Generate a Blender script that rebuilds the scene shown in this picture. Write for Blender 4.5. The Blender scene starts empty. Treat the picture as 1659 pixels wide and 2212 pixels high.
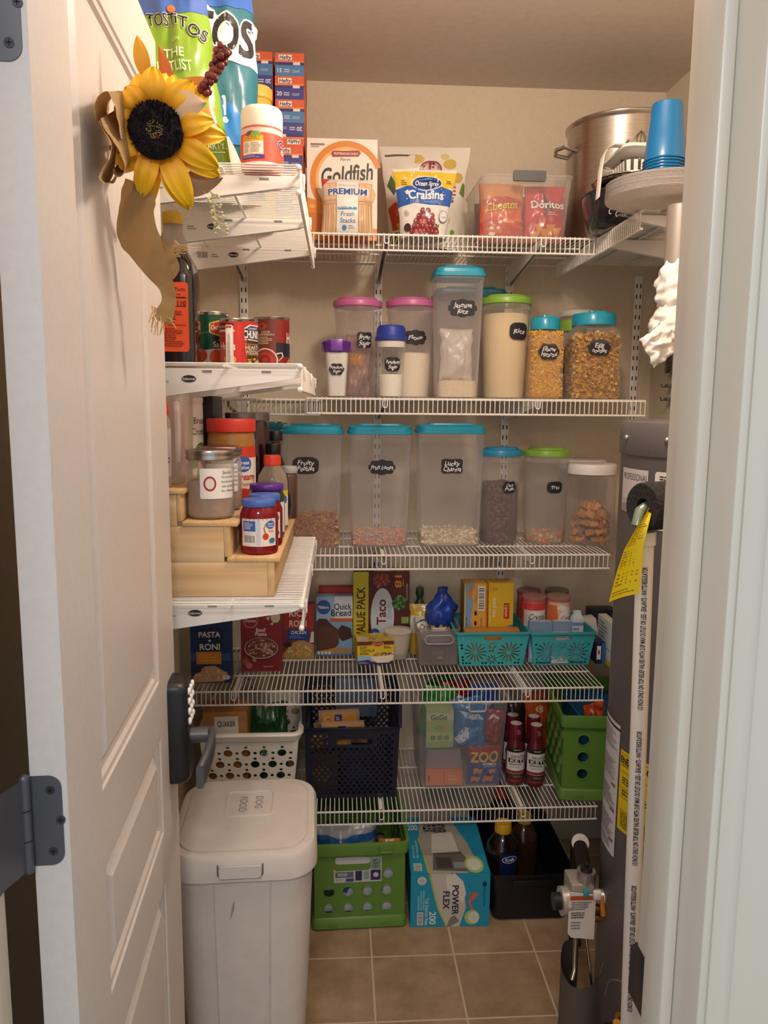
import bpy, bmesh, math, random
from math import pi, sin, cos, radians, atan2, sqrt
from mathutils import Vector, Matrix, noise
S = bpy.context.scene
COL = S.collection
R = random.Random(7)

# ---------------------------------------------------------------- camera
cam = bpy.data.objects.new('camera', bpy.data.cameras.new('camera'))
COL.objects.link(cam)
S.camera = cam
PITCH, YAW, ROLL = radians(8.0), radians(3.4), radians(0.5)
fw = Vector((sin(YAW)*cos(PITCH), cos(YAW)*cos(PITCH), -sin(PITCH)))
rt = Vector((cos(YAW), -sin(YAW), 0))
up = rt.cross(fw)
rr_, uu_ = rt*cos(ROLL)+up*sin(ROLL), up*cos(ROLL)-rt*sin(ROLL)
mw = Matrix((rr_, uu_, -fw)).transposed().to_4x4()
mw.translation = (0, 0, 1.494)
cam.matrix_world = mw
cam.data.sensor_fit = 'VERTICAL'
cam.data.sensor_height = 24.0
cam.data.lens = 24.0*1661.0/2212.0
cam.data.clip_start = 0.01

# ---------------------------------------------------------------- light and exposure
W = bpy.data.worlds.new('daylight'); S.world = W; W.use_nodes = True
bg = W.node_tree.nodes['Background']
bg.inputs[0].default_value = (0.68, 0.82, 0.97, 1); bg.inputs[1].default_value = 0.80
LAMP_POWER = 23.0; HALL_FILL_POWER = 22.0
S.view_settings.view_transform = 'Standard'
S.view_settings.look = 'None'
S.view_settings.gamma = 1.0
S.view_settings.use_curve_mapping = False
S.view_settings.exposure = 0.0
S.cycles.transparent_max_bounces = 24
S.cycles.max_bounces = 8
lamp = bpy.data.lights.new('pantry_lamp', 'POINT')
lamp.energy = LAMP_POWER; lamp.color = (1.0, 0.825, 0.69); lamp.shadow_soft_size = 0.07
lo = bpy.data.objects.new('pantry_lamp', lamp); COL.objects.link(lo); lo.location = (0.30, 1.15, 2.27)
hall = bpy.data.lights.new('hall_fill', 'AREA'); hall.shape = 'DISK'; hall.size = 0.5  # added fill, no known fixture; brightens lower shelves and floor through the doorway
hall.energy = HALL_FILL_POWER; hall.color = (1.0, 0.93, 0.86)
ho = bpy.data.objects.new('hall_fill', hall); COL.objects.link(ho); ho.location = (-0.12, -0.75, 2.45)

# ---------------------------------------------------------------- materials
def hexc(h):
    if not isinstance(h, str): return h
    v = [int(h[i:i+2], 16)/255 for i in (0, 2, 4)]
    return tuple(c/12.92 if c <= .04045 else ((c+.055)/1.055)**2.4 for c in v)+(1,)
_m = {}
def newmat(key):
    m = bpy.data.materials.new(key); m.use_nodes = True
    return m, m.node_tree, m.node_tree.nodes['Principled BSDF']
def M(col, rough=.5, metal=0., coat=0., bump=0., bscale=60.):
    k = ('m', col, rough, metal, coat, bump, bscale)
    if k in _m: return _m[k]
    m, nt, b = newmat('surface_%s' % (col if isinstance(col, str) else 'tone'))
    b.inputs['Base Color'].default_value = hexc(col)
    b.inputs['Roughness'].default_value = rough
    b.inputs['Metallic'].default_value = metal
    b.inputs['Coat Weight'].default_value = coat
    if bump:
        n = nt.nodes.new('ShaderNodeTexNoise'); n.inputs['Scale'].default_value = bscale
        tc = nt.nodes.new('ShaderNodeTexCoord'); nt.links.new(tc.outputs['Object'], n.inputs['Vector'])
        bp = nt.nodes.new('ShaderNodeBump'); bp.inputs['Strength'].default_value = bump; bp.inputs['Distance'].default_value = .002
        nt.links.new(n.outputs['Fac'], bp.inputs['Height']); nt.links.new(bp.outputs['Normal'], b.inputs['Normal'])
    _m[k] = m
    return m
def CLEAR(col='ffffff', fac=.8, rough=.1, spec=.5, soft=.35):
    """thin see-through plastic or glass: part of the light passes straight on, the rest meets a glossy tinted skin"""
    k = ('c', col, fac, rough, spec, soft)
    if k in _m: return _m[k]
    m, nt, b = newmat('clear_%s' % col)
    b.inputs['Base Color'].default_value = hexc(col); b.inputs['Roughness'].default_value = rough
    b.inputs['Specular IOR Level'].default_value = spec
    tr = nt.nodes.new('ShaderNodeBsdfTransparent'); h_ = hexc(col); tr.inputs[0].default_value = tuple(c**.35 for c in h_[:3])+(1,)
    lw = nt.nodes.new('ShaderNodeLayerWeight'); lw.inputs['Blend'].default_value = .25
    mr = nt.nodes.new('ShaderNodeMapRange')
    mr.inputs['To Min'].default_value = fac; mr.inputs['To Max'].default_value = fac*.35
    nt.links.new(lw.outputs['Facing'], mr.inputs['Value'])
    mx = nt.nodes.new('ShaderNodeMixShader')
    tl = nt.nodes.new('ShaderNodeBsdfTranslucent'); tl.inputs[0].default_value = h_
    m2 = nt.nodes.new('ShaderNodeMixShader'); m2.inputs[0].default_value = soft
    nt.links.new(b.outputs[0], m2.inputs[1]); nt.links.new(tl.outputs[0], m2.inputs[2])
    nt.links.new(mr.outputs['Result'], mx.inputs[0]); nt.links.new(m2.outputs[0], mx.inputs[1]); nt.links.new(tr.outputs[0], mx.inputs[2])
    nt.links.new(mx.outputs[0], nt.nodes['Material Output'].inputs['Surface'])
    _m[k] = m
    return m
FROST = CLEAR('fbf8fa', .80, .32, .5, .5)
JARCLEAR = CLEAR('f4f6f4', .91, .06)
GLASS = CLEAR('f6f4ee', .89, .04, .8)
WIRE = M('f4f0ea', .35)
WHITE = M('f2efe9', .45)
def MIXMAT(key, c1, c2, kind='noise', scale=6., stretch=(1,1,1), rough=.5, bump=0., lo=.35, hi=.65, detail=4., dist=.003, band='X'):
    m, nt, b = newmat(key)
    tc = nt.nodes.new('ShaderNodeTexCoord'); mp = nt.nodes.new('ShaderNodeMapping'); mp.inputs['Scale'].default_value = stretch
    nt.links.new(tc.outputs['Object'], mp.inputs[0])
    if kind == 'wave':
        n = nt.nodes.new('ShaderNodeTexWave'); n.inputs['Scale'].default_value = scale; n.inputs['Distortion'].default_value = 6; n.inputs['Detail'].default_value = 2; n.bands_direction = band
        n.inputs['Detail Scale'].default_value = .6
    else:
        n = nt.nodes.new('ShaderNodeTexNoise'); n.inputs['Scale'].default_value = scale; n.inputs['Detail'].default_value = detail
    nt.links.new(mp.outputs[0], n.inputs['Vector'])
    cr = nt.nodes.new('ShaderNodeValToRGB')
    cr.color_ramp.elements[0].position = lo; cr.color_ramp.elements[1].position = hi
    cr.color_ramp.elements[0].color = hexc(c1); cr.color_ramp.elements[1].color = hexc(c2)
    nt.links.new(n.outputs['Fac'], cr.inputs[0]); nt.links.new(cr.outputs[0], b.inputs['Base Color'])
    b.inputs['Roughness'].default_value = rough
    if bump:
        bp = nt.nodes.new('ShaderNodeBump'); bp.inputs['Strength'].default_value = bump; bp.inputs['Distance'].default_value = dist
        nt.links.new(n.outputs['Fac'], bp.inputs['Height']); nt.links.new(bp.outputs['Normal'], b.inputs['Normal'])
    return m

# ---------------------------------------------------------------- objects
def tag(o, label=None, cat=None, group=None, kind=None):
    for k, v in (('label', label), ('category', cat), ('group', group), ('kind', kind)):
        if v: o[k] = v
    return o
def thing(name, label, cat, loc=(0, 0, 0), rz=0., group=None, tilt=None):
    o = bpy.data.objects.new(name, None); COL.objects.link(o)
    o.empty_display_size = .02
    o.location = loc; o.rotation_euler = tilt if tilt else (0, 0, rz)
    return tag(o, label, cat, group)
def children(o): return [c for c in bpy.data.objects if c.parent == o]
def dup(o, loc=None, rz=None, label=None, parent=None, rot=None):
    kids = children(o)
    c = o.copy(); COL.objects.link(c)
    if parent is not None: c.parent = parent
    if loc is not None: c.location = loc
    if rz is not None: c.rotation_euler = (0, 0, rz)
    if rot is not None: c.rotation_euler = rot
    if label: c['label'] = label
    for k in kids: dup(k, parent=c)
    return c
def rr(hw, hd, rad, n=4):
    pts = []
    for cx, cy, a0 in ((hw-rad, hd-rad, 0), (-hw+rad, hd-rad, pi/2), (-hw+rad, -hd+rad, pi), (hw-rad, -hd+rad, 1.5*pi)):
        for i in range(n+1):
            a = a0+i*pi/2/n
            pts.append((cx+rad*cos(a), cy+rad*sin(a)))
    return pts
def circ(r, n=32): return [(r*cos(2*pi*i/n), r*sin(2*pi*i/n)) for i in range(n)]
class G:
    def __init__(s): s.bm = bmesh.new(); s.mi = 0
    def face(s, vs):
        try:
            f = s.bm.faces.new(vs); f.material_index = s.mi; return f
        except ValueError: return None
    def box(s, x0, x1, y0, y1, z0, z1, bev=0., seg=2):
        v = [s.bm.verts.new(p) for p in ((x0,y0,z0),(x1,y0,z0),(x1,y1,z0),(x0,y1,z0),(x0,y0,z1),(x1,y0,z1),(x1,y1,z1),(x0,y1,z1))]
        fs = [s.face([v[i] for i in q]) for q in ((3,2,1,0),(4,5,6,7),(0,1,5,4),(1,2,6,5),(2,3,7,6),(3,0,4,7))]
        if bev:
            es = list({e for f in fs for e in f.edges})
            r = bmesh.ops.bevel(s.bm, geom=es, offset=bev, segments=seg, affect='EDGES', profile=.5)
            for f in r['faces']: f.material_index = s.mi
        return s
    def loft(s, rings, bot=True, top=True, c=(0, 0, 0)):
        """rings = [(z, [(x, y), ...]), ...] or [[(x,y,z), ...], ...]"""
        L = []
        for ring in rings:
            if isinstance(ring, tuple): z, pts = ring; pts = [(x, y, z) for x, y in pts]
            else: pts = ring
            L.append([s.bm.verts.new((p[0]+c[0], p[1]+c[1], p[2]+c[2])) for p in pts])
        n = len(L[0])
        for a, b in zip(L, L[1:]):
            for i in range(n):
                j = (i+1) % n
                s.face([a[i], a[j], b[j], b[i]])
        if bot: s.face(L[0][::-1])
        if top: s.face(L[-1])
        return s
    def lathe(s, prof, n=32, c=(0, 0, 0), bot=True, top=True):
        return s.loft([(z, circ(max(r, 1e-5), n)) for r, z in prof], bot, top, c)
    def tube(s, path, r, n=6, caps=True, closed=False, flat=None):
        P = [Vector(p) for p in path]; L = []; ref = None
        rad = r if isinstance(r, (list, tuple)) else [r]*len(P)
        for i, p in enumerate(P):
            if closed: t = P[(i+1) % len(P)]-P[i-1]
            else: t = P[min(i+1, len(P)-1)]-P[max(i-1, 0)]
            t.normalize()
            if ref is None: ref = Vector((0, 0, 1)) if abs(t.z) < .9 else Vector((1, 0, 0))
            u = (ref-t*ref.dot(t)).normalized(); w = t.cross(u); ref = u
            L.append([s.bm.verts.new(p+(u*cos(2*pi*k/n)+w*sin(2*pi*k/n))*rad[i]) for k in range(n)])
        pairs = list(zip(L, L[1:]))+([(L[-1], L[0])] if closed else [])
        for a, b in pairs:
            for k in range(n): s.face([a[k], a[(k+1) % n], b[(k+1) % n], b[k]])
        if caps and not closed: s.face(L[0][::-1]); s.face(L[-1])
        return s
    def prism(s, poly, fn0, fn1):
        """poly 2d -> two copies mapped by fn0, fn1, joined"""
        a = [s.bm.verts.new(fn0(*p)) for p in poly]; b = [s.bm.verts.new(fn1(*p)) for p in poly]
        n = len(poly); s.face(a[::-1]); s.face(b)
        for i in range(n): s.face([a[i], a[(i+1) % n], b[(i+1) % n], b[i]])
        return s
    def ball(s, c, r, seg=10, ring=7, sq=(1, 1, 1)):
        L = []
        for i in range(1, ring):
            a = pi*i/ring
            L.append([s.bm.verts.new((c[0]+r*sq[0]*sin(a)*cos(2*pi*k/seg), c[1]+r*sq[1]*sin(a)*sin(2*pi*k/seg), c[2]-r*sq[2]*cos(a))) for k in range(seg)])
        for a, b in zip(L, L[1:]):
            for k in range(seg): s.face([a[k], a[(k+1) % seg], b[(k+1) % seg], b[k]])
        v0 = s.bm.verts.new((c[0], c[1], c[2]-r*sq[2])); v1 = s.bm.verts.new((c[0], c[1], c[2]+r*sq[2]))
        for k in range(seg): s.face([v0, L[0][(k+1) % seg], L[0][k]]); s.face([v1, L[-1][k], L[-1][(k+1) % seg]])
        return s
    def grid(s, fn, nu, nv):
        V = [[s.bm.verts.new(fn(i/nu, j/nv)) for i in range(nu+1)] for j in range(nv+1)]
        for j in range(nv):
            for i in range(nu): s.face([V[j][i], V[j][i+1], V[j+1][i+1], V[j+1][i]])
        return s
    def obj(s, name, mats, parent=None, loc=None, rz=0., sharp=38., label=None, kind=None, recalc=True):
        if recalc: bmesh.ops.recalc_face_normals(s.bm, faces=s.bm.faces)
        me = bpy.data.meshes.new(name); s.bm.to_mesh(me); s.bm.free()
        for m in (mats if isinstance(mats, (list, tuple)) else [mats]): me.materials.append(m)
        me.polygons.foreach_set('use_smooth', [True]*len(me.polygons))
        me.set_sharp_from_angle(angle=radians(sharp))
        o = bpy.data.objects.new(name, me); COL.objects.link(o)
        if parent is not None: o.parent = parent
        if loc is not None: o.location = loc
        if rz: o.rotation_euler = (0, 0, rz)
        if label: o['label'] = label
        if kind: o['kind'] = kind
        return o
def struct(g, name, mat, label=None):
    o = g.obj(name, mat); o['kind'] = 'structure'
    if label: o['label'] = label
    return o

# ---------------------------------------------------------------- flat printed artwork
_tx = {}
def text2d(txt, bold=0.):
    k = (txt, bold)
    if k in _tx: return _tx[k]
    cu = bpy.data.curves.new('glyphs', 'FONT'); cu.body = txt; cu.resolution_u = 4; cu.offset = bold
    ob = bpy.data.objects.new('glyphs', cu)
    me = ob.to_mesh()
    v = [tuple(x.co[:2]) for x in me.vertices]; f = [tuple(p.vertices) for p in me.polygons]
    ob.to_mesh_clear(); bpy.data.objects.remove(ob); bpy.data.curves.remove(cu)
    _tx[k] = (v, f)
    return v, f
CAP = max(y for _, y in text2d('H')[0])
def shape2d(outer, holes, thick):
    """a filled outline with holes, given thickness; returns verts (x,y,z) and faces"""
    cu = bpy.data.curves.new('outline', 'CURVE'); cu.dimensions = '2D'; cu.fill_mode = 'BOTH'; cu.extrude = thick/2
    for pl in [outer]+holes:
        sp = cu.splines.new('POLY'); sp.points.add(len(pl)-1); sp.use_cyclic_u = True
        for p, q in zip(sp.points, pl): p.co = (q[0], q[1], 0, 1)
    ob = bpy.data.objects.new('outline', cu); me = ob.to_mesh()
    v = [tuple(x.co) for x in me.vertices]; f = [tuple(p.vertices) for p in me.polygons]
    ob.to_mesh_clear(); bpy.data.objects.remove(ob); bpy.data.curves.remove(cu)
    return v, f
def add_sheet(g, outer, holes, thick, fn):
    v, f = shape2d(outer, holes, thick)
    V = [g.bm.verts.new(fn(*p)) for p in v]
    for q in f: g.face([V[i] for i in q])
class Art:
    """Printing on a face W x H metres; x, y, sizes as fractions of the face (text height of H)."""
    def __init__(s, W, H, step=.00006, base=.0003): s.W, s.H, s.ops, s.step, s.base, s.L, s.inc = W, H, [], step, base, 0., 1.
    def r(s, x, y, w, h, c): return s.p([(x, y), (x+w, y), (x+w, y+h), (x, y+h)], c)
    def e(s, cx, cy, rx, ry, c, n=28, a0=0): return s.p([(cx+rx*cos(2*pi*i/n+a0), cy+ry*sin(2*pi*i/n+a0)) for i in range(n)], c)
    def p(s, pts, c):
        s.L += s.inc; s.ops.append(([(x*s.W, y*s.H) for x, y in pts], [tuple(range(len(pts)))], c, s.L)); return s
    def t(s, txt, x, y, h, c, al='c', rot=0., b=.0, sh=0., w=None, ol=None, jit=0.):
        if ol: s.t(txt, x, y, h, ol[0], al, rot, b+ol[1], sh, w, None, jit)
        core = min(b, .012); ex = b-core
        v, f = text2d(txt, core)
        if not v: return s
        k = h*s.H/CAP
        x0, x1 = min(a for a, _ in v), max(a for a, _ in v)
        kx = (w*s.W/(x1-x0)) if w else k
        ox = (x0+x1)/2 if al == 'c' else (x0 if al == 'l' else x1)
        nsh = 1 if ex < .002 else (4 if ex < .03 else 10)
        s.L += s.inc
        for i in range(nsh):
            m_ = 1.2 if nsh == 4 else 1.
            dx, dy = (0, 0) if nsh == 1 else (ex*m_*cos(2*pi*(i+.5)/nsh), ex*m_*sin(2*pi*(i+.5)/nsh))
            out = []
            for a, q in v:
                a, q = a+dx, q+dy
                px, py = (a-ox)*kx+q*k*sh, (q-CAP/2)*k
                if jit: py += jit*k*sin(a*5.3+len(txt))
                out.append((x*s.W+px*cos(rot)-py*sin(rot), y*s.H+px*sin(rot)+py*cos(rot)))
            s.ops.append((out, f, c, s.L)); s.L += .25
        return s
    def bars(s, x, y, w, h, c='1a1a1a', n=17, bgc='f4f4f0', vert=False):
        s.r(x, y, w, h, bgc); q = random.Random(n); s.L += 1; s.inc = 0.
        t = .06
        while t < .92:
            d = q.choice((.012, .02, .035)); 
            if vert: s.r(x+w*.08, y+h*t, w*.84, h*d, c)
            else: s.r(x+w*t, y+h*.16, w*d, h*.74, c)
            t += d+q.choice((.015, .025, .04))
        s.inc = 1.
        return s
    def fine(s, x, y, w, h, n, c, fill=.5, seed=1, vert=False):
        q = random.Random(seed); s.L += 1; s.inc = 0.
        for i in range(n):
            t = 0.
            end = q.uniform(.6, 1.)
            while t < end-.02:
                d = min(q.uniform(.04, .16), end-t)
                a = i/n
                if vert: s.r(x+w*a, y+h*t, w/n*fill, h*d, c)
                else: s.r(x+w*t, y+h*(1-a)-h/n*fill, w*d, h/n*fill, c)
                t += d+.02
        s.inc = 1.
        return s
    def blobs(s, cx, cy, rx, ry, n, r, cols, seed=3, asp=1.):
        q = random.Random(seed); s.inc = .12
        for i in range(n):
            a = q.uniform(0, 2*pi); d = sqrt(q.random())
            k = r*q.uniform(.6, 1.25)
            s.e(cx+rx*d*cos(a), cy+ry*d*sin(a), k, k*asp*q.uniform(.5, 1.), q.choice(cols), 8, q.uniform(0, 3))
        s.inc = 1.
        return s
    def build(s, name, parent, fn, nu=0, nv=0, rough=.4, label=None, coat=0.):
        bm = bmesh.new(); mats = []; idx = {}
        for pts, fs, c, L in s.ops:
            if c not in idx: idx[c] = len(mats); mats.append(M(c, rough, 0., coat))
            off = s.base+L*s.step
            V = [bm.verts.new((x, y, off)) for x, y in pts]
            for q in fs:
                try: bm.faces.new([V[i] for i in q]).material_index = idx[c]
                except ValueError: pass
        if nu or nv:
            bmesh.ops.triangulate(bm, faces=[f for f in bm.faces if len(f.verts) > 4])
            for n, ax, ln in ((nu, 0, s.W), (nv, 1, s.H)):
                for i in range(1, n):
                    co = [0, 0, 0]; co[ax] = ln*i/n; no = [0, 0, 0]; no[ax] = 1
                    bmesh.ops.bisect_plane(bm, geom=bm.verts[:]+bm.edges[:]+bm.faces[:], plane_co=co, plane_no=no, dist=1e-6)
        for v in bm.verts: v.co = fn(v.co.x, v.co.y, v.co.z)
        me = bpy.data.meshes.new(name); bm.to_mesh(me); bm.free()
        for m in mats: me.materials.append(m)
        if nu: me.polygons.foreach_set('use_smooth', [True]*len(me.polygons))
        o = bpy.data.objects.new(name, me); COL.objects.link(o)
        if parent is not None: o.parent = parent
        if label: o['label'] = label
        return o
def flat(w, y, x0=None, z0=0., lean=0.):
    """front face, looking towards -y"""
    x0 = -w/2 if x0 is None else x0
    return lambda u, v, o: Vector((x0+u, y-o+lean*v, z0+v))
def sideL(x, y1, z0=0.):   # face towards -x, art reads from far to near
    return lambda u, v, o: Vector((x-o, y1-u, z0+v))
def topface(w, y0, z, x0=None):   # lying face seen from the front
    x0 = -w/2 if x0 is None else x0
    return lambda u, v, o: Vector((x0+u, y0+v, z+o))
def cyl(r, W, z0, a0=-pi/2, r1=None, H=1., c=(0, 0)):
    def f(u, v, o):
        q = (r if r1 is None else r+(r1-r)*v/H)+o
        a = a0+(u-W/2)/r
        return Vector((c[0]+q*cos(a), c[1]+q*sin(a), z0+v))
    return f
def copy_label(o, s): o['label'] = s; return o
# ================================================================ the room
WALL = MIXMAT('painted_wall', 'd8cab4', 'dccfb9', 'noise', 90, rough=.75, bump=.12, dist=.001)
CEIL = MIXMAT('painted_ceiling', 'd2c6ba', 'd8ccc0', 'noise', 40, rough=.9, bump=.3, dist=.002)
TRIM = M('cdc5b6', .35)
m, nt, b = newmat('stone_look_tile'); FLOOR = m
tc = nt.nodes.new('ShaderNodeTexCoord'); mp = nt.nodes.new('ShaderNodeMapping'); mp.inputs['Location'].default_value = (-.0905, -.1175, 0)
nt.links.new(tc.outputs['Object'], mp.inputs[0])
bk = nt.nodes.new('ShaderNodeTexBrick'); bk.offset = 0
for k, v in (('Scale', 1.), ('Mortar Size', .0028), ('Mortar Smooth', .2), ('Bias', 0.), ('Brick Width', .2255), ('Row Height', .2235)): bk.inputs[k].default_value = v
bk.inputs['Mortar'].default_value = hexc('ccbba2')
nt.links.new(mp.outputs[0], bk.inputs['Vector'])
ns = nt.nodes.new('ShaderNodeTexNoise'); ns.inputs['Scale'].default_value = 9; ns.inputs['Detail'].default_value = 7; ns.inputs['Roughness'].default_value = .65
nt.links.new(tc.outputs['Object'], ns.inputs['Vector'])
cr = nt.nodes.new('ShaderNodeValToRGB'); cr.color_ramp.elements[0].position = .3; cr.color_ramp.elements[1].position = .7
cr.color_ramp.elements[0].color = hexc('90765c'); cr.color_ramp.elements[1].color = hexc('b89e80')
nt.links.new(ns.outputs['Fac'], cr.inputs[0]); nt.links.new(cr.outputs[0], bk.inputs['Color1'])
hs = nt.nodes.new('ShaderNodeHueSaturation'); hs.inputs['Value'].default_value = .9; nt.links.new(cr.outputs[0], hs.inputs['Color']); nt.links.new(hs.outputs[0], bk.inputs['Color2'])
nt.links.new(bk.outputs['Color'], b.inputs['Base Color']); b.inputs['Roughness'].default_value = .42
bp = nt.nodes.new('ShaderNodeBump'); bp.inputs['Strength'].default_value = .25; bp.inputs['Distance'].default_value = .002; bp.invert = True
nt.links.new(bk.outputs['Fac'], bp.inputs['Height']); nt.links.new(bp.outputs['Normal'], b.inputs['Normal'])

D, XL, XR, CE, YF = 2.46, -.45, 1.003, 2.447, .655
struct(G().box(-1.6, 1.8, -1.6, D+.1, -.1, 0), 'floor', FLOOR)
struct(G().box(XL-.1, XR+.1, YF-.1, D+.1, CE, CE+.1), 'ceiling', CEIL)
struct(G().box(XL-.1, XR+.1, D, D+.1, 0, CE), 'wall_back', WALL)
struct(G().box(XL-.1, XL, .54, D, 0, CE), 'wall_left', WALL)
struct(G().box(XR, XR+.1, .54, D, 0, CE), 'wall_right', WALL)
JL, JR, JT = -.299, .285, 2.05
g = G(); g.box(-1.6, JL-.02, .54, YF, 0, 2.75); g.box(JR+.02, 1.8, .54, YF, 0, 2.75); g.box(JL-.02, JR+.02, .54, YF, JT+.02, 2.75)
struct(g, 'wall_front', WALL)
struct(G().box(XL, XR, D-.012, D, 0, .075, .003), 'baseboard_back', TRIM)
struct(G().box(XL, XL+.012, 1.0, D-.012, 0, .075, .003), 'baseboard_left', TRIM)
# door lining and casing: jamb boards, stop and a stepped moulding on the hall side
def zext(g, prof, z0, z1):
    g.prism(prof, lambda x, y: (x, y, z0), lambda x, y: (x, y, z1))
g = G(); g.box(JR, JR+.02, .535, YF, 0, JT+.02, .002); g.box(JR-.011, JR, .576, .615, 0, JT, .003)
struct(g, 'trim_1', TRIM, 'right door lining with stop strip')
g = G(); g.box(JL-.02, JL, .535, YF, 0, JT+.02, .002); g.box(JL, JL+.011, .576, .615, 0, JT, .003)
struct(g, 'trim_2', TRIM, 'left door lining on hinge side')
struct(G().box(JL, JR, .535, YF, JT, JT+.02), 'trim_3', TRIM, 'head lining above doorway')
def casing(sx, x):
    p = [(0, 0), (0, .008), (.006, .012), (.014, .012), (.018, .009), (.034, .013), (.042, .017), (.056, .018), (.060, .014), (.062, 0)]
    return [(x+sx*a, .54-q) for a, q in p]
g = G(); zext(g, casing(1, JR+.006), 0, JT+.07); struct(g, 'trim_4', TRIM, 'right door casing')
g = G(); zext(g, casing(-1, JL-.006), 0, JT+.07); struct(g, 'trim_5', TRIM, 'left door casing')
g = G(); g.box(JR-.0012, JR+.001, .628, YF+.003, .925, .985, .0005)
zext(g, [(JR-.001, YF), (JR-.001, YF+.012), (JR+.012, YF+.016), (JR+.012, YF)], .925, .975)
st = g.obj('strike_plate', M('2a2726', .4, .6)); tag(st, 'dark metal strike plate on right door jamb', 'strike plate')

# ---------------------------------------------------------------- door, opened into the pantry
DH, DF = Vector((-.2525, .69)), Vector((-.2785, 1.274))
dd = (DF-DH).normalized(); dn = Vector((dd.y, -dd.x)); DW = (DF-DH).length; DT = .033
def DP(s, z, o=0.):
    p = DH+dd*s+dn*o
    return (p.x, p.y, z)
DOORM = MIXMAT('painted_door', 'd0c8c2', 'd4ccc6', 'noise', 120, rough=.42, bump=.05, dist=.0005)
panels = [(.115, .455, .215, .745), (.115, .455, .822, .985), (.115, .455, 1.068, 1.935)]
g = G()
add_sheet(g, [(0, .012), (DW, .012), (DW, 2.035), (0, 2.035)], [[(a, c), (b_, c), (b_, d), (a, d)] for a, b_, c, d in panels], DT, lambda x, y, z: DP(x, y, z-DT/2))
for a, b_, c, d in panels:
    rings = []
    for ins, dep in ((0, 0), (.003, -.0005), (.005, -.003), (.010, -.0045), (.013, -.009), (.023, -.010), (.026, -.0085), (.036, -.0022), (.040, -.002)):
        rings.append([DP(x, z, dep) for x, z in ((a+ins, c+ins), (b_-ins, c+ins), (b_-ins, d-ins), (a+ins, d-ins))])
    g.loft(rings, bot=False)
    g.loft([[DP(x, z, -DT+.006) for x, z in ((a, c), (b_, c), (b_, d), (a, d))], [DP(x, z, -DT+.007) for x, z in ((a, c), (b_, c), (b_, d), (a, d))]])
door = g.obj('door_1', DOORM, sharp=25); door['kind'] = 'structure'
BLK = M('1d1b1e', .38); BRONZE = M('5e5f64', .4, .5)
# keypad lock
def dbox(g, s0, s1, z0, z1, o0, o1, bev=0.):
    n0 = len(g.bm.verts); g.bm.verts.ensure_lookup_table()
    before = set(g.bm.verts)
    g.box(s0, s1, o0, o1, z0, z1, bev)
    for v in g.bm.verts:
        if v not in before: v.co = DP(v.co.x, v.co.z, v.co.y)
g = G()
rings = []
for o, k in ((0, 1.), (.016, 1.), (.026, .93), (.031, .8)):
    rings.append([DP(.543+x*k, .958+z*(1-(1-k)*.5), o) for x, z in rr(.034, .088, .016)])
g.loft(rings); lock = g.obj('keypad_lock', BLK, door)
g = G()
for i in range(4):
    for j in range(3):
        q = DP(.525+j*.018, 1.028-i*.017, .0325); g.ball(q, .0062, 8, 6, (.6, 1, 1))
g.obj('keypad_button', M('f4f4f4', .4), lock)
g = G(); g.tube([DP(.543, .945, .028), DP(.543, .945, .062)], .013, 16)
g.obj('lever_neck', BRONZE, door)
g = G()
path = [(.545, .947, .064), (.52, .946, .068), (.49, .944, .069), (.455, .936, .066), (.43, .926, .06)]
for k in range(1):
    L = []
    for i, (s_, z, o) in enumerate(path):
        hh = (.012, .014, .016, .018, .019)[i]
        L.append([DP(s_, z+a, o+q) for q, a in rr(.006, hh, .0055, 3)])
    g.loft(L)
g.obj('lever_handle', BRONZE, door)
# hinges: leaf on door edge, leaf on jamb, knuckle with two joints, screws
def hinge(z0):
    h = thing('door_hinge', 'x', 'hinge', (0, 0, 0)); 
    g = G(); pts = [(-.0035, 0)]+[(DT-.005-.012+.012*sin(i*pi/12), .012-.012*cos(i*pi/12)) for i in range(7)]+[(DT-.005-.012+.012*cos(i*pi/12), .077+.012*sin(i*pi/12)) for i in range(7)]+[(-.0035, .089)]
    def P(o):
        return lambda x, z: (DP(0, 0, -DT+x)[0], DP(0, 0, -DT+x)[1]-o, z0+z)
    g.prism(pts, P(-.001), P(.0012)); lf = g.obj('hinge_leaf', BRONZE, h)
    g = G(); zext(g, [(JL-.0004, .612), (JL+.0016, .612), (JL+.0016, .650), (-.2875, .682), (-.2892, .683), (JL-.0004, .653)], z0, z0+.089); g.obj('hinge_leaf', BRONZE, h)
    g = G(); x, y = -.2885, .682
    for k in range(3): g.tube([(x, y, z0+.0005+k*.0297), (x, y, z0+.029+k*.0297)], .0052, 14)
    g.ball((x, y, z0+.089), .0052); g.ball((x, y, z0), .0052)
    g.tube([(JL+.001, .660, z0+.045), (x, y, z0+.045)], .001, 4); g.obj('hinge_pin', BRONZE, h)
    for a, z in ((.018, .075), (.026, .045), (.018, .014)):
        g = G(); c = P(.0012)(a, z)
        g.tube([(c[0], c[1]+.001, c[2]), (c[0], c[1]-.0006, c[2])], .0042, 14)
        g.mi = 1
        for w_, t_ in ((.0026, .0005), (.0005, .0026)): g.box(c[0]-w_, c[0]+w_, c[1]-.001, c[1]-.0004, c[2]-t_, c[2]+t_)
        g.obj('screw', [M('55555a', .3, .8), M('111111', .6)], h)
    return h
tag(hinge(1.061), 'dark metal butt hinge at hip height on door edge'); tag(hinge(1.768), 'dark metal butt hinge at top of door edge')

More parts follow.
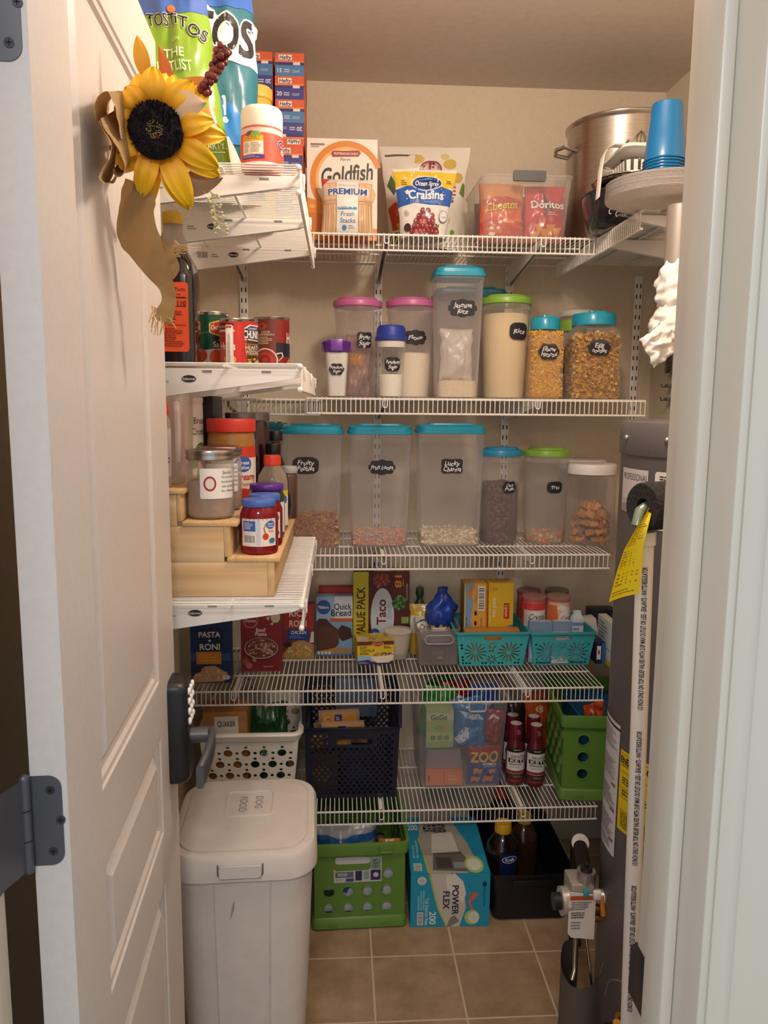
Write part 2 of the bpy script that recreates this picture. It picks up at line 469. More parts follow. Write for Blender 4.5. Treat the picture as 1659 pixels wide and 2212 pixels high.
# ---------------------------------------------------------------- slotted wall standards
SLOT = M('35302c', .8)
def standard(name, label, loc, rz, z0, z1):
    g = G(); g.box(-.0125, .0125, -.012, 0, z0, z1, .0015); g.mi = 1
    z = z0+.02
    while z < z1-.02:
        for x in (-.0062, .0062): g.box(x-.0018, x+.0018, -.0124, -.0116, z, z+.013)
        z += .0318
    o = g.obj(name, [WIRE, SLOT]); o.location = loc; o.rotation_euler = (0, 0, rz)
    return tag(o, label, 'shelf standard', 'slotted shelf standards')
for x, z1, l in ((-.291, 1.92, 'slotted white standard left of the big tomato can'), (.122, 1.92, 'slotted white standard behind pink lidded canisters'),
              (.531, 1.92, 'slotted white standard behind tall jasmine rice canister'), (.944, 1.90, 'slotted white standard right of the egg noodle jar')):
    standard('shelf_standard', l, (x, D, 0), 0, .22, z1)
for y, l in ((1.35, 'slotted white standard on left wall nearest the doorway'), (1.65, 'middle slotted white standard on left wall'), (1.95, 'slotted white standard on left wall beside the green can')):
    standard('shelf_standard', l, (XL, y, 0), pi/2, .9, 1.86)
standard('shelf_standard', 'slotted white standard on right wall under steel pot', (XR, 1.98, 0), -pi/2, 1.5, 1.92)

# ---------------------------------------------------------------- wire shelves
def wire_shelf(name, label, loc, rz, L, d, brk=(), hw=.06, lip=.042, logo=False, group='white wire shelves', clip=True, balls=False, step=.0128):
    t = thing(name, label, 'wire shelf', loc, rz, group)
    g = G(); n = int(L/step)
    for i in range(n+1):
        x = (L-n*step)/2+i*step
        g.tube([(x, d, 0), (x, .0035, 0), (x, .001, -.001), (x, 0, -.004)], .00135, 5, caps=False)
    for y in (d-.002, d*.66, d*.33): g.tube([(0, y, -.0036), (L, y, -.0036)], .0026, 6)
    g.obj('wire_deck', WIRE, t)
    g = G()
    for i in range(n+1):
        x = (L-n*step)/2+i*step
        g.tube([(x, 0, -.003), (x, 0, -lip)], .00135, 5, caps=False)
    g.tube([(0, .0025, -.0036), (L, .0025, -.0036)], .0029, 6); g.tube([(0, .0025, -lip), (L, .0025, -lip)], .0029, 6)
    if balls:
        for x in (0, L):
            g.ball((x, .0025, -.0036), .0052); g.ball((x, .0025, -lip), .0052)
    g.obj('front_lip', WIRE, t)
    for bx in brk:
        g = G(); zt = -.0068
        prof = [(d-.004, zt), (.012, zt), (.006, zt+.006), (-.006, zt+.004), (-.006, zt-.008), (.02, zt-.017), (d-.004, zt-hw)]
        for s in (-1, 1):
            g.prism(prof, lambda y, z: (bx+s*.0065, y, z), lambda y, z: (bx+s*.0053, y, z))
        g.box(bx-.0062, bx+.0062, .02, d-.004, zt-.0012, zt)
        br = g.obj('bracket', WIRE, t)
        if clip:
            g = G(); g.tube([(bx-.006, -.003, zt+.004), (bx-.006, -.004, zt-.014), (bx-.003, -.0045, zt-.019), (bx+.003, -.0045, zt-.019), (bx+.006, -.004, zt-.014), (bx+.006, -.003, zt+.004)], .0016, 6)
            g.obj('bracket_clip', WIRE, br)
        if logo:
            a = Art(.13, .03)
            a.bars(.12, .1, .22, .62, n=11, bgc='efece6'); a.fine(.4, .2, .16, .3, 2, '9a948c')
            a.e(.8, .48, .095, .2, '24222a'); a.t('Rubbermaid', .8, .48, .15, 'f0eee8', w=.16, b=.005)
            a.build('printed_mark', br, lambda u, v, o: Vector((bx-.0065-o, d*.64+.05-u, zt-.032+v)))
            g = G(); g.mi = 0
            for y in (d*.42, d*.16): g.box(bx-.0069, bx-.006, y-.008, y+.008, zt-.007, zt-.003)
            g.obj('bracket_slot', M('8e8880', .6), br)
    return t
z1, z2, z3, z4, z5 = 1.928, 1.510, 1.089, .706, .3455
FY, DD_ = 2.05, .402
wire_shelf('wire_shelf', 'highest back wire shelf, holding crackers and snack bags', (-.44, FY, z1), 0, 1.11, DD_, (.149, .562, .971))
wire_shelf('wire_shelf', 'back wire shelf under the flour, rice and pasta', (-.085, FY, z2), 0, .912, DD_, (.207, .616))
wire_shelf('wire_shelf', 'shaded short wire shelf section left of the powdered sugar', (-.435, FY+.012, z2-.004), 0, .385, DD_-.012, (.144,))
wire_shelf('wire_shelf', 'back wire shelf under the cereal canisters', (-.44, FY, z3), 0, 1.19, DD_, (.149, .562, .971))
wire_shelf('wire_shelf', 'back wire shelf under taco box and teal baskets', (-.205, FY, z4), 0, .956, DD_, (.327, .736))
wire_shelf('wire_shelf', 'short wire shelf section under the two pasta mix boxes', (-.435, FY+.014, z4-.004), 0, .315, DD_-.014, (.144,))
wire_shelf('wire_shelf', 'lowest back wire shelf, under the crates and snack bin', (-.44, FY, z5), 0, 1.19, DD_, (.149, .562, .971))
LD = .385
for z, l in ((1.872, 'high left wire shelf carrying chip bags and drink mix'), (1.558, 'middle left wire shelf carrying bottle and cans'), (1.148, 'lower left wire shelf under the wooden riser')):
    wire_shelf('wire_shelf', l, (-.062, 1.305, z), pi/2, .68, LD, (.045, .345, .645), .068, logo=True, balls=True)
wire_shelf('wire_shelf', 'high right wire shelf under paper plates', (.676, 2.45, z1+.002), -pi/2, .69, .322, (.40, .66), .07, clip=False)
# loose bracket end at the tip of the middle left shelf
# ---------------------------------------------------------------- ceiling lamp
t = thing('ceiling_light', 'round flush ceiling light above the pantry', 'ceiling light', (.30, 1.15, CE))
G().lathe([(.13, -.02), (.135, -.012), (.135, -.001)], 40).obj('light_base', M('8d8a86', .3, .8), t)
m, nt, b = newmat('lit_glass'); b.inputs['Emission Color'].default_value = (1, .82, .66, 1); b.inputs['Emission Strength'].default_value = 2.0
G().lathe([(.128, -.021), (.124, -.045), (.105, -.070), (.06, -.088), (.01, -.094)], 40).obj('glass_dome', m, t)
# ================================================================ builders for packets, jars and tins
ORD = ['topmost', 'second from the top', 'third from the top', 'fourth from the top', 'fifth from the top', 'sixth from the top', 'seventh from the top', 'lowest']
def carton(name, label, x, yf, z, w, d, h, col, front=None, left=None, top=None, rz=0., group=None, cat='box', rough=.45, tilt=None, bev=.0012, right=None):
    """card box standing on its base; yf is the front face"""
    t = thing(name, label, cat, (x, yf+d/2, z), rz, group, tilt)
    G().box(-w/2, w/2, -d/2, d/2, 0, h, bev).obj('carton', M(col, rough), t)
    if front: a = Art(w, h); front(a); a.build('front_print', t, flat(w, -d/2), rough=rough)
    if left: a = Art(d, h); left(a); a.build('side_print', t, sideL(-w/2, d/2), rough=rough)
    if top: a = Art(w, d); top(a); a.build('top_print', t, topface(w, -d/2, h), rough=rough)
    return t
def bag(name, label, loc, bw, bh, bt, col, art=None, tilt=(0, 0, 0), seed=0., group=None, cat='snack bag', wr=.006, rough=.26, gusset=0., topk=1., parent=None, nub=26):
    t = thing(name, label, cat, loc, 0, group, tilt)
    def Pf(a, b, sd, off=0.):
        sx = bw*(1-.05*sin(pi*b))*(topk+(1-topk)*(1-b))
        k = max(0., 1-(2*a-1)**2)**.6*max(0., min(1, sin(pi*min(1., b*(1-gusset)+gusset*.5+b*gusset*.5))))**.55
        if gusset: k = max(0., 1-(2*a-1)**2)**.6*max(0., 1-b)**.7
        w_ = wr*noise.noise(Vector((a*4+seed, b*5, sd*3+seed)))+wr*.5*noise.noise(Vector((a*11, b*9+seed, seed)))
        fr = .2+.8*min(1, 6*a*(1-a))
        y = sd*(bt/2*k+.0015)+w_*fr*(.35 if sd > 0 else 1.)*min(1, 8*(1-b)+.15)
        return Vector(((a-.5)*sx+.4*wr*noise.noise(Vector((b*6+seed, 3, seed))), y+sd*off, b*bh+.25*wr*noise.noise(Vector((a*7+seed, 9, 1)))*(1 if b > .5 else 0)))
    g = G(); g.grid(lambda a, b: Pf(a, b, -1), nub, nub); g.grid(lambda a, b: Pf(1-a, b, 1), nub, nub)
    bmesh.ops.remove_doubles(g.bm, verts=g.bm.verts, dist=.0022)
    g.obj('pouch', M(col, rough, 0, .3), t, sharp=180)
    if art:
        A = Art(bw, bh, .0001, .0008); art(A)
        A.build('front_print', t, lambda u, v, o: Pf(u/bw, v/bh, -1, o), nub, nub, rough, coat=.3)
    return t
def tin(name, label, x, y, z, r, h, col, art=None, a0=-pi/2, W=None, group=None, cat='can'):
    """ribbed steel can with a paper label"""
    t = thing(name, label, cat, (x, y, z), 0, group)
    G().lathe([(r-.003, .0015), (r-.001, 0), (r+.0006, .002), (r-.0012, .005), (r-.0012, h-.005), (r+.0006, h-.002), (r-.0005, h), (r-.0025, h-.0005), (r-.004, h-.004)], 40).obj('tin', M('c9c5bf', .25, 1.), t)
    G().lathe([(r-.0006, .0065), (r-.0006, h-.0065)], 40, bot=False, top=False).obj('paper_label', M(col, .35), t)
    if art:
        W = W or r*2.9; a = Art(W, h-.014); art(a)
        a.build('label_print', t, cyl(r-.0006, W, .007, a0), 16, 0, .35)
    return t
def jar(name, label, x, y, z, prof, mat, lid=None, lidmat=None, lidname='lid', art=None, az=.3, ah=.4, aw=.06, ar=None, a0=-pi/2, group=None, cat='jar', lab=None, open_top=True, n=36, ribs=False, rough=.4):
    """lathe-turned jar, lid = profile of the lid"""
    t = thing(name, label, cat, (x, y, z), 0, group)
    G().lathe(prof, n, top=not open_top).obj('jar_body', mat, t, recalc=True)
    if lid:
        g = G(); g.lathe(lid, 64 if ribs else n)
        if ribs:
            for v in g.bm.verts:
                q = sqrt(v.co.x**2+v.co.y**2)
                if q > lid[1][0]*.9 and int(round(atan2(v.co.y, v.co.x)/(2*pi/64))) % 2: v.co.x *= 1.012; v.co.y *= 1.012
        g.obj(lidname, lidmat, t)
    if art:
        H = ah; ar = ar or prof[2][0]
        a = Art(aw, H); art(a)
        a.build('label_sticker', t, cyl(ar, aw, az, a0), 14, 0, rough)
    return t
def faceto(x, y): return atan2(-y, -x)   # azimuth from a point towards the doorway's middle
def turn(deg): return -pi/2+radians(deg)
TABLET = '23232a'
def plaque(a, kind, lines, chalk='f4f4f6', h=.25):
    """chalkboard sticker, one of several scalloped outlines, with chalk lettering"""
    pts = []
    for i in range(72):
        th = 2*pi*i/72; c, s_ = cos(th), sin(th)
        if kind == 0: k = 1-.13*abs(sin(4*th))**3*(abs(c) < .96)
        elif kind == 1: k = .93+.07*cos(6*th)
        elif kind == 2: k = min(1.02, .80/max(abs(c), abs(s_), 1e-6))*(1-.05*abs(sin(2*th+pi/2))**12)
        else: k = 1-.10*abs(cos(2*th))**8 if abs(c) > .4 and abs(s_) > .4 else .96
        ex = 2.6
        q = (abs(c)**ex+abs(s_)**ex)**(-1/ex) if kind in (0, 1, 3) else 1
        pts.append((.5+.5*k*q*c, .5+.5*k*q*s_))
    a.p(pts, TABLET)
    n = len(lines)
    for i, (tx, w) in enumerate(lines):
        a.t(tx, .5, .5+(n-1)*.16-i*.32, h, chalk, sh=.22, w=w, b=.012, jit=.1)
BAR = lambda a, *k, **q: a.bars(*k, **q)

# ================================================================ high left shelf
def tost(A_):
    class Sq:
        def __getattr__(q_, n_): return lambda *k, **w: getattr(A_, n_)(*k, **w)
        def t(q_, tx, x, y, h, c, **w):
            if w.get('w'): w['w'] *= .84
            A_.t(tx, .17+.83*x, y, h*.92, c, **w)
    a = Sq()
    a.r(0, .83, 1, .17, '3f66b4'); a.p([(0, .83), (.5, .80), (1, .84), (1, .86), (0, .86)], '3f66b4')
    for tx, x, y, r_ in (('TOST', .29, .775, -.03), ('i', .505, .775, -.1), ('T', .60, .76, -.16), ('OS', .80, .71, -.32)):
        a.t(tx, x, y, .072, '232323', rot=r_, b=.02, ol=('f3efe6', .03), w=.40 if tx == 'TOST' else None)
    a.e(.56, .83, .05, .022, 'd9733a')
    a.t('ON', .48, .66, .022, 'cfe0a0'); a.t('THE', .45, .59, .05, 'e9f2cf', b=.01); a.t('GUESTLIST', .36, .525, .052, 'dfecc0', b=.01, w=.66)
    a.t('WORDS IT', .34, .45, .022, 'b9d17c'); a.t('FOR ONE, COME ALL,', .42, .405, .028, 'e2eec4', w=.72, rot=.04); a.t('COME HUNGRY', .40, .345, .038, 'f4f8e4', w=.7, rot=.05, b=.01)
    a.p([(.2, .30), (.4, .325), (.75, .31), (.95, .33), (.9, .27), (.62, .235), (.3, .25)], 'dc8a32')
    a.p([(.3, .285), (.5, .30), (.7, .285), (.55, .255)], 'e8a850')
    a.e(.86, .215, .085, .04, '8a5a30'); a.e(.86, .218, .06, .026, 'c9a070')
    a.t('TOSTITOS CHIPS', .72, .165, .022, 'bcd586', w=.5, rot=.05); a.t("IT'S PARTY.", .74, .125, .036, 'eef5d8', w=.46, rot=.07); a.r(.5, .095, .46, .004, 'e2eec4')
bag('chip_bag', 'green and blue tortilla chip bag in front, beside the sunflower', (-.255, 1.385, 1.8745), .152, .300, .075, '82a92c', tost, (radians(-2), radians(-6), radians(6)), 1.3, wr=.010, topk=.86)
def blueb(a):
    a.r(0, .8, 1, .2, '3c6cc0')
    a.p([(0, .80), (.45, .82), (.7, .72), (1, .70), (1, .55), (.75, .56), (.4, .60), (0, .60)], 'efefec')
    a.t('NTOS', .5, .70, .15, '2b2c2e', rot=-.18, b=.03, w=1.0, ol=('f5f5f2', .04))
    a.r(0, .35, 1, .2, '2f7484'); a.t('STYLE', .3, .50, .03, 'bcd7da')
    a.p([(0, .46), (.5, .44), (.75, .38), (.9, .30), (1, .27), (1, .18), (.8, .22), (.5, .24), (0, .25)], '2c86d2'); a.t('e!', .52, .37, .10, 'f4f6f8', b=.03)
    a.p([(.3, .25), (.62, .26), (.78, .12), (.8, .0), (.45, .0)], 'efe9de'); a.p([(.38, .22), (.55, .23), (.66, .1), (.66, .02), (.45, .02)], 'cfae7c'); a.t('S', .93, .12, .05, 'd9ecef', rot=.6)
bag('chip_bag', 'tall blue and teal chip bag behind the green chip bag', (-.222, 1.56, 1.8745), .165, .42, .08, '2f7080', blueb, (radians(-1), radians(-3), radians(4)), 4.2, wr=.012)
def mix(a):
    a.r(0, 0, 1, 1, 'f0523e'); a.r(0, 0, 1, .06, 'efe6dc'); a.r(0, .86, 1, .14, 'd8c6c0')
    a.e(.30, .82, .10, .09, '8d2f28'); a.e(.40, .80, .10, .10, '7fae46'); a.r(.12, .62, .42, .16, 'e9b32f'); a.fine(.14, .65, .38, .1, 2, 'c47a1e')
    a.r(.12, .26, .42, .36, 'f0e6d6'); a.fine(.15, .30, .14, .28, 6, 'a58e80'); a.fine(.33, .30, .19, .28, 6, 'a58e80'); a.r(.31, .27, .006, .34, '8a7a70')
    a.r(.10, .14, .46, .10, '3d3f8e'); a.fine(.12, .16, .4, .06, 2, 'b8b6d8'); a.t('C', .90, .60, .22, '3a2f7a', rot=-.3, b=.03, ol=('f4efe8', .04)); a.t('o', .95, .42, .18, 'f4efe8', b=.03)
jar('drink_mix_canister', 'coral drink mix canister with a cream screw cap at shelf end', -.128, 1.365, 1.8745, [(.030, 0), (.0345, .003), (.0355, .01), (.0355, .045), (.0335, .062), (.0335, .066)], M('ee5a46', .35),
    [(.034, .066), (.0345, .068), (.0345, .090), (.0335, .096), (.031, .099), (.020, .1)], M('f2ead8', .4), 'screw_cap', mix, .006, .056, .088, .0356, turn(3), cat='canister', open_top=False)
def mix2(a):
    a.r(0, 0, 1, 1, 'c94a4a'); a.r(0, .62, 1, .3, 'e2ac45'); a.fine(.1, .7, .8, .16, 2, 'a5712a'); a.t('SOUR', .5, .42, .22, 'f4efe8', b=.03, ol=('2a2340', .05)); a.r(0, 0, 1, .2, '97b04a')
jar('drink_mix_canister', 'yellow and red drink mix tub half hidden behind blue chip bag', -.178, 1.80, 1.8745, [(.032, 0), (.037, .003), (.037, .23), (.034, .245), (.030, .27)], M('d9a63e', .4),
    [(.031, .27), (.033, .272), (.033, .292), (.030, .296)], M('e0b450', .4), 'screw_cap', mix2, .12, .12, .09, .0372, turn(5), cat='canister', open_top=False)

# boxes of slider bags, two columns on the highest back shelf
def hefty(flip, n, alt):
    def f(a):
        F = (lambda x, y, w, h, c: a.r(1-x-w, 1-y-h, w, h, c)) if flip else a.r
        def T(tx, x, y, h, c, **k):
            if flip: a.t(tx, 1-x, 1-y, h, c, rot=pi, **k)
            else: a.t(tx, x, y, h, c, **k)
        F(0, .60, 1, .4, 'd9623c'); F(0, .62, 1, .06, 'e2835a'); F(0, .48, 1, .12, '3b3a7c'); F(0, 0, 1, .48, '4f7fb4' if alt else '46458c')
        F(.12, .70, .46, .22, 'efe9e2'); T('Hefty', .35, .81, .17, '2b2b44', b=.02, sh=.15, w=.40)
        F(.62, .49, .24, .12, 'e6dcd6'); T(n, .15, .25, .17, 'e8e4ea', b=.02); F(.30, .26, .2, .05, 'b9c2da'); F(.30, .17, .2, .05, 'b9c2da'); T('COUNT', .72, .22, .11, 'd5dce8', w=.26)
    return f
cols = {'left': (-.207, [(0, '15', 1), (1, '20', 0), (0, '20', 0), (0, '15', 1), (1, '20', 0), (0, '20', 0), (0, '15', 1), (0, '20', 0)]),
        'right': (-.127, [(0, '15', 1), (0, '20', 0), (0, '15', 1), (1, '20', 0), (0, '20', 0), (0, '15', 1), (0, '20', 0), (0, '15', 1)])}
for side, (x, L) in cols.items():
    for i, (fl, n_, al) in enumerate(L):
        carton('storage_bag_box', 'orange and blue slider bag box, %s in the %s column' % (ORD[i], side), x+R.uniform(-.0015, .0015)-i*.0008, 2.125+R.uniform(0, .004), z1+.0016+(7-i)*.0568, .074, .19, .0565, 'cf6440', hefty(fl, n_, al), group='slider bag boxes stacked on the highest shelf', bev=.0008)

# ================================================================ middle left shelf
t = thing('syrup_bottle', 'dark bottle with orange label and yellow cap beside the door', 'bottle', (-.292, 1.43, 1.5595))
def sq(k, r): return rr(k, k, r, 4)
G().loft([(0, sq(.036, .012)), (.004, sq(.0395, .014)), (.15, sq(.0395, .014)), (.175, sq(.036, .014)), (.195, sq(.026, .016)), (.2, sq(.024, .016))]).obj('bottle_body', M('17141a', .12, 0, .4), t)
G().loft([(.2, sq(.024, .016)), (.215, sq(.023, .018)), (.232, sq(.017, .0165)), (.245, sq(.0165, .0163))]).obj('bottle_neck', CLEAR('cfc6bc', .55, .15), t)
g = G(); g.lathe([(.0175, .243), (.018, .245), (.018, .262), (.0165, .264)], 40); g.obj('screw_cap', M('d6a92c', .4), t)
a = Art(.062, .118); a.p([(.5+x, .5+y) for x, y in rr(.5, .5, .06)], 'e8582a')
a.t('Nutrition Facts', .5, .90, .055, '2a1712', w=.84, b=.01); a.fine(.1, .8, .8, .06, 2, '7a3018'); a.r(.06, .77, .88, .02, '2a1712'); a.t('110', .82, .70, .065, '2a1712', b=.02); a.t('Calories', .3, .70, .05, '2a1712', w=.44); a.r(.06, .65, .88, .01, '2a1712')
a.fine(.08, .40, .84, .22, 6, '7a3018'); a.r(.06, .38, .88, .008, '2a1712'); a.fine(.08, .06, .84, .28, 9, '8c3a1c')
a.build('label_sticker', t, flat(.062, -.0396, z0=.022), rough=.5)

def delm(a):
    a.r(0, 0, 1, 1, '0f4a32'); a.p([(0, .0), (1, 0), (1, .26), (.75, .36), (.4, .30), (0, .42)], 'd9cfc0'); a.p([(0, .60), (.6, .66), (.6, .67), (0, .62)], '4e9a5a')
    pts = [(.72+.24*cos(2*pi*i/30)*(1-.1*cos(4*pi*i/15)), .74+.17*sin(2*pi*i/30)*(1-.12*cos(2*pi*i/10))) for i in range(30)]
    a.p(pts, 'e6c84a'); a.p([(.72+(x-.72)*.88, .74+(y-.74)*.86) for x, y in pts], 'c8352c'); a.t('Del Monte', .72, .75, .085, 'f4efe6', w=.36, b=.02); a.t('Quality', .74, .64, .05, 'e8c9a0', sh=.2)
    a.t('Sauce', .72, .42, .11, 'eee9df', w=.30, b=.01); a.t('tomato', .74, .51, .04, 'd9e0cc'); a.e(.3, .2, .16, .15, 'b5382c'); a.e(.62, .17, .12, .14, 'd2542a'); a.e(.86, .12, .13, .11, 'd2542a')
tin('tomato_can', 'green can with a red heart emblem and tomatoes on it', -.258, 1.60, 1.5595, .037, .112, '0f4a32', delm, turn(5))
def hun1(a):
    a.r(0, 0, 1, 1, 'c8342c'); a.r(0, .83, .62, .13, '5a1a1a'); a.t('Nutrition Facts', .31, .895, .07, 'eadfd6', w=.56); a.r(0, .77, .66, .04, 'efe6dc')
    a.t('Hunts', .42, .43, .17, 'f4efe8', w=.5, b=.03); a.e(.35, .2, .22, .16, 'd8664a'); a.e(.5, .12, .2, .1, 'e8b060'); a.r(.2, 0, .5, .05, '3a3f7a')
tin('tomato_can', 'small red sauce can between green can and soup can', -.2075, 1.545, 1.5595, .0245, .095, 'c0302a', hun1, turn(-4), W=.06)
g_ = thing('seasoning_box', 'narrow white box standing in front of the soup can', 'box', (-.2025, 1.472, 1.5595))
G().box(-.0055, .0055, -.012, .012, 0, .076, .0006).obj('carton', M('eee8de', .5), g_)
a = Art(.011, .076); a.fine(.3, .08, .45, .8, 3, '9a9088', vert=True); a.r(0, .93, 1, .05, 'c9574a'); a.build('front_print', g_, flat(.011, -.012))
def chunk(a):
    a.r(0, 0, 1, 1, 'c42e22'); a.r(.66, 0, .34, .62, '4a2a1c')
    a.p([(.56, .60), (.60, .84), (.72, .93), (.99, .93), (.99, .58)], 'f4efe6'); a.p([(.585, .62), (.62, .83), (.73, .905), (.99, .905), (.99, .60)], '1f2650'); a.t("Campbell's", .80, .86, .06, 'f4efe6', sh=.2, w=.26); a.t('CHUNKY', .80, .72, .16, 'f4f0e8', b=.03, w=.40)
    a.t('HEARTY', .80, .43, .09, 'e9dcc4', b=.01, w=.34); a.t('WEDDING', .80, .33, .08, 'e9dcc4', b=.01, w=.34); a.r(.6, .50, .36, .012, 'c9a94a'); a.r(.6, .27, .36, .01, 'c9a94a'); a.blobs(.8, .1, .18, .10, 26, .04, ['d9902a', 'a8b43a', '6a4a24', 'e0b04a'])
tin('soup_can', 'red soup can with a dark blue banner behind small sauce can', -.2065, 1.655, 1.5595, .0385, .106, 'c02c22', chunk, turn(2))
def hunB(a):
    a.r(0, 0, 1, 1, '8c2622'); a.r(0, 0, .62, 1, '7a3a30'); a.blobs(.14, .88, .14, .09, 14, .045, ['a84434', '6a2c24', '99503c']); a.e(.34, .87, .10, .06, 'b5503a'); a.e(.34, .87, .05, .03, '8a3628')
    a.t('COOK', .42, .76, .042, 'ead8b4', b=.01); a.t('CONFIDENTLY', .42, .71, .036, 'ead8b4', w=.34, b=.01); a.fine(.26, .52, .32, .15, 5, 'd8c2a0')
    a.r(.62, .30, .38, .26, '1f2338'); a.t('Hunts', 1.04, .66, .19, 'f0ebe2', b=.03, w=.36); a.e(.40, .22, .25, .235, 'e4d9cc'); a.e(.40, .22, .225, .21, 'a8342c')
    for k in (.16, .11, .06): a.e(.40, .22, k, k*.93, 'b8453a' if k != .11 else '9c2e28')
    a.p([(.62, .33), (.72, .36), (.74, .30), (.66, .22), (.67, .21), (.765, .30), (.74, .38), (.62, .36)], 'e4d9cc'); a.bars(.05, .0, .27, .17, n=13); a.e(.97, .14, .12, .13, 'd8a060'); a.blobs(.97, .14, .09, .1, 14, .025, ['c8542a', 'e0b878'])
tin('tomato_can', 'large dark red tomato can standing alone near shelf tip', -.160, 1.895, 1.5595, .0425, .135, '8a2622', hunB, turn(-2))
t = thing('spice_grinder', 'white bottle with dark marks against the left wall', 'bottle', (-.375, 1.78, 1.5595))
G().lathe([(.018, 0), (.02, .003), (.02, .15), (.014, .165)], 24).obj('bottle_body', M('e9e4d8', .4), t); G().lathe([(.014, .166), (.0145, .168), (.0145, .19), (.012, .193)], 24).obj('screw_cap', M('dfd9cc', .4), t)
a = Art(.04, .12); a.e(.5, .8, .3, .07, '55504a'); a.e(.6, .55, .2, .05, '6a645c'); a.build('label_print', t, cyl(.02, .04, .02, turn(20)), 8)

# ================================================================ lower left shelf: stepped wooden riser
PINE = MIXMAT('pine', 'e9cfa2', 'd0a876', 'noise', 7, (.35, .35, 8), .55, .03, .32, .72, detail=2.)
PINE2 = MIXMAT('pine_edge', 'e0bd8a', 'cda470', 'noise', 14, (6, .4, 3), .6, .03, .3, .7)
zb = 1.1495
t = thing('stepped_shelf_riser', 'three-step pale pine riser carrying jars and bottles', 'shelf riser', (0, 0, zb))
Y0, Y1 = 1.355, 1.93
G().box(-.385, -.127, Y0, Y0+.012, .001, .0635, .0012).obj('side_panel', PINE, t); G().box(-.385, -.127, Y1-.012, Y1, .001, .0635, .0012).obj('side_panel', PINE, t)
G().box(-.127, -.1145, Y0, Y1, .001, .0635, .0012).obj('riser_board', PINE2, t); G().box(-.198, -.104, Y0-.003, Y1+.003, .0637, .0725, .002).obj('tread', PINE2, t)
G().box(-.385, -.203, Y0, Y0+.012, .0637, .1275, .0012).obj('side_panel', PINE, t); G().box(-.385, -.203, Y1-.012, Y1, .0637, .1275, .0012).obj('side_panel', PINE, t)
G().box(-.203, -.1915, Y0, Y1, .0727, .1275, .0012).obj('riser_board', PINE2, t); G().box(-.275, -.178, Y0-.003, Y1+.003, .1277, .1365, .002).obj('tread', PINE2, t)
G().box(-.385, -.284, Y0, Y0+.012, .1277, .1845, .0012).obj('side_panel', PINE, t); G().box(-.385, -.284, Y1-.012, Y1, .1277, .1845, .0012).obj('side_panel', PINE, t)
G().box(-.284, -.2755, Y0, Y1, .1367, .1845, .0012).obj('riser_board', PINE2, t); G().box(-.385, -.27, Y0-.003, Y1+.003, .1847, .193, .002).obj('tread', PINE2, t)
s1, s2, s3 = zb+.0729, zb+.1369, zb+.1934
# mason jars of cocoa powder
STEEL = M('b9b3aa', .28, 1.)
def santa(a):
    a.p([(.5+x, .5+y) for x, y in rr(.5, .5, .06)], 'f2eee8')
    a.e(.27, .5, .17, .25, 'b02a2e'); a.e(.27, .5, .12, .18, 'e9e2da')
    for i, s_ in enumerate(("Santa's", 'This hot cocoa', 'favorite way to', 'wait up late', 'for Santa')): a.t(s_, .78, .86-i*.15, .07 if i else .1, '2a2826', w=.40 if i else .34, sh=.12)
def mason(x, y, label, deg):
    j = jar('mason_jar', label, x, y, s2, [(.036, .001), (.041, .004), (.0425, .012), (.0425, .094), (.0405, .102), (.0405, .106)], GLASS,
        [(.0425, .106), (.0436, .107), (.0436, .112), (.0430, .114), (.0436, .116), (.0436, .121), (.0425, .1235), (.034, .1235), (.033, .1228)], STEEL, 'ring_lid', santa, .038, .054, .066, .0426, turn(deg), group='mason jars of cocoa mix')
    c = G().lathe([(.035, .003), (.040, .006), (.0412, .013), (.0412, .062), (.0395, .068), (.03, .070)], 36).obj('cocoa_mix', MIXMAT('cocoa', 'a98f7c', '9a8170', 'noise', 60, rough=.9)); c.location = (x, y, s2)
    tag(c, 'beige cocoa powder inside the %s' % ('front mason jar' if deg > 20 else 'rear mason jar'), 'cocoa powder', kind='stuff')
mason(-.233, 1.41, 'mason jar of cocoa with a white and red gift label, nearest the door', 28); mason(-.2325, 1.515, 'second mason jar with a white and red gift label, behind the front one', 17)
def pbl(a):
    a.r(0, 0, 1, 1, 'f0e9df'); a.r(0, .78, 1, .22, 'd8432e'); a.e(.62, .66, .17, .15, '3b62b8'); a.t('Great', .62, .69, .07, 'f4f4f4', w=.24, b=.02); a.t('Value', .62, .60, .07, 'f4f4f4', w=.22, b=.02); a.t('Creamy', .68, .42, .13, 'c8341f', w=.44, b=.02); a.t('Peanut', .7, .28, .07, 'd27a1e', w=.3); a.p([(0, 0), (1, 0), (1, .12), (.6, .2), (.3, .1), (0, .1)], 'd8432e'); a.bars(.1, .3, .2, .3)
jar('peanut_butter_jar', 'peanut butter jar with a red screw lid', -.2265, 1.645, s2, [(.046, 0), (.0495, .004), (.050, .012), (.050, .128), (.0485, .138), (.047, .146)], M('b07a3a', .2, 0, .4),
    [(.048, .146), (.0505, .148), (.0505, .171), (.049, .1735), (.046, .174)], M('d83a2c', .4), 'screw_lid', pbl, .01, .108, .12, .0501, turn(20), ribs=True, open_top=False)
for i, (x, y) in enumerate(((-.222, 1.765), (-.196, 1.83))):
    jar('jam_jar', 'dark jam jar with metal lid behind the peanut butter, %s' % ('nearer one' if not i else 'farther one'), x, y, s2, [(.030, 0), (.034, .004), (.034, .15), (.030, .165)], M('3a1420', .1, 0, .4),
        [(.032, .166), (.034, .168), (.034, .184), (.032, .186)], M('8f8388', .3, .8), 'screw_lid', group='jam jars behind the peanut butter', open_top=False)
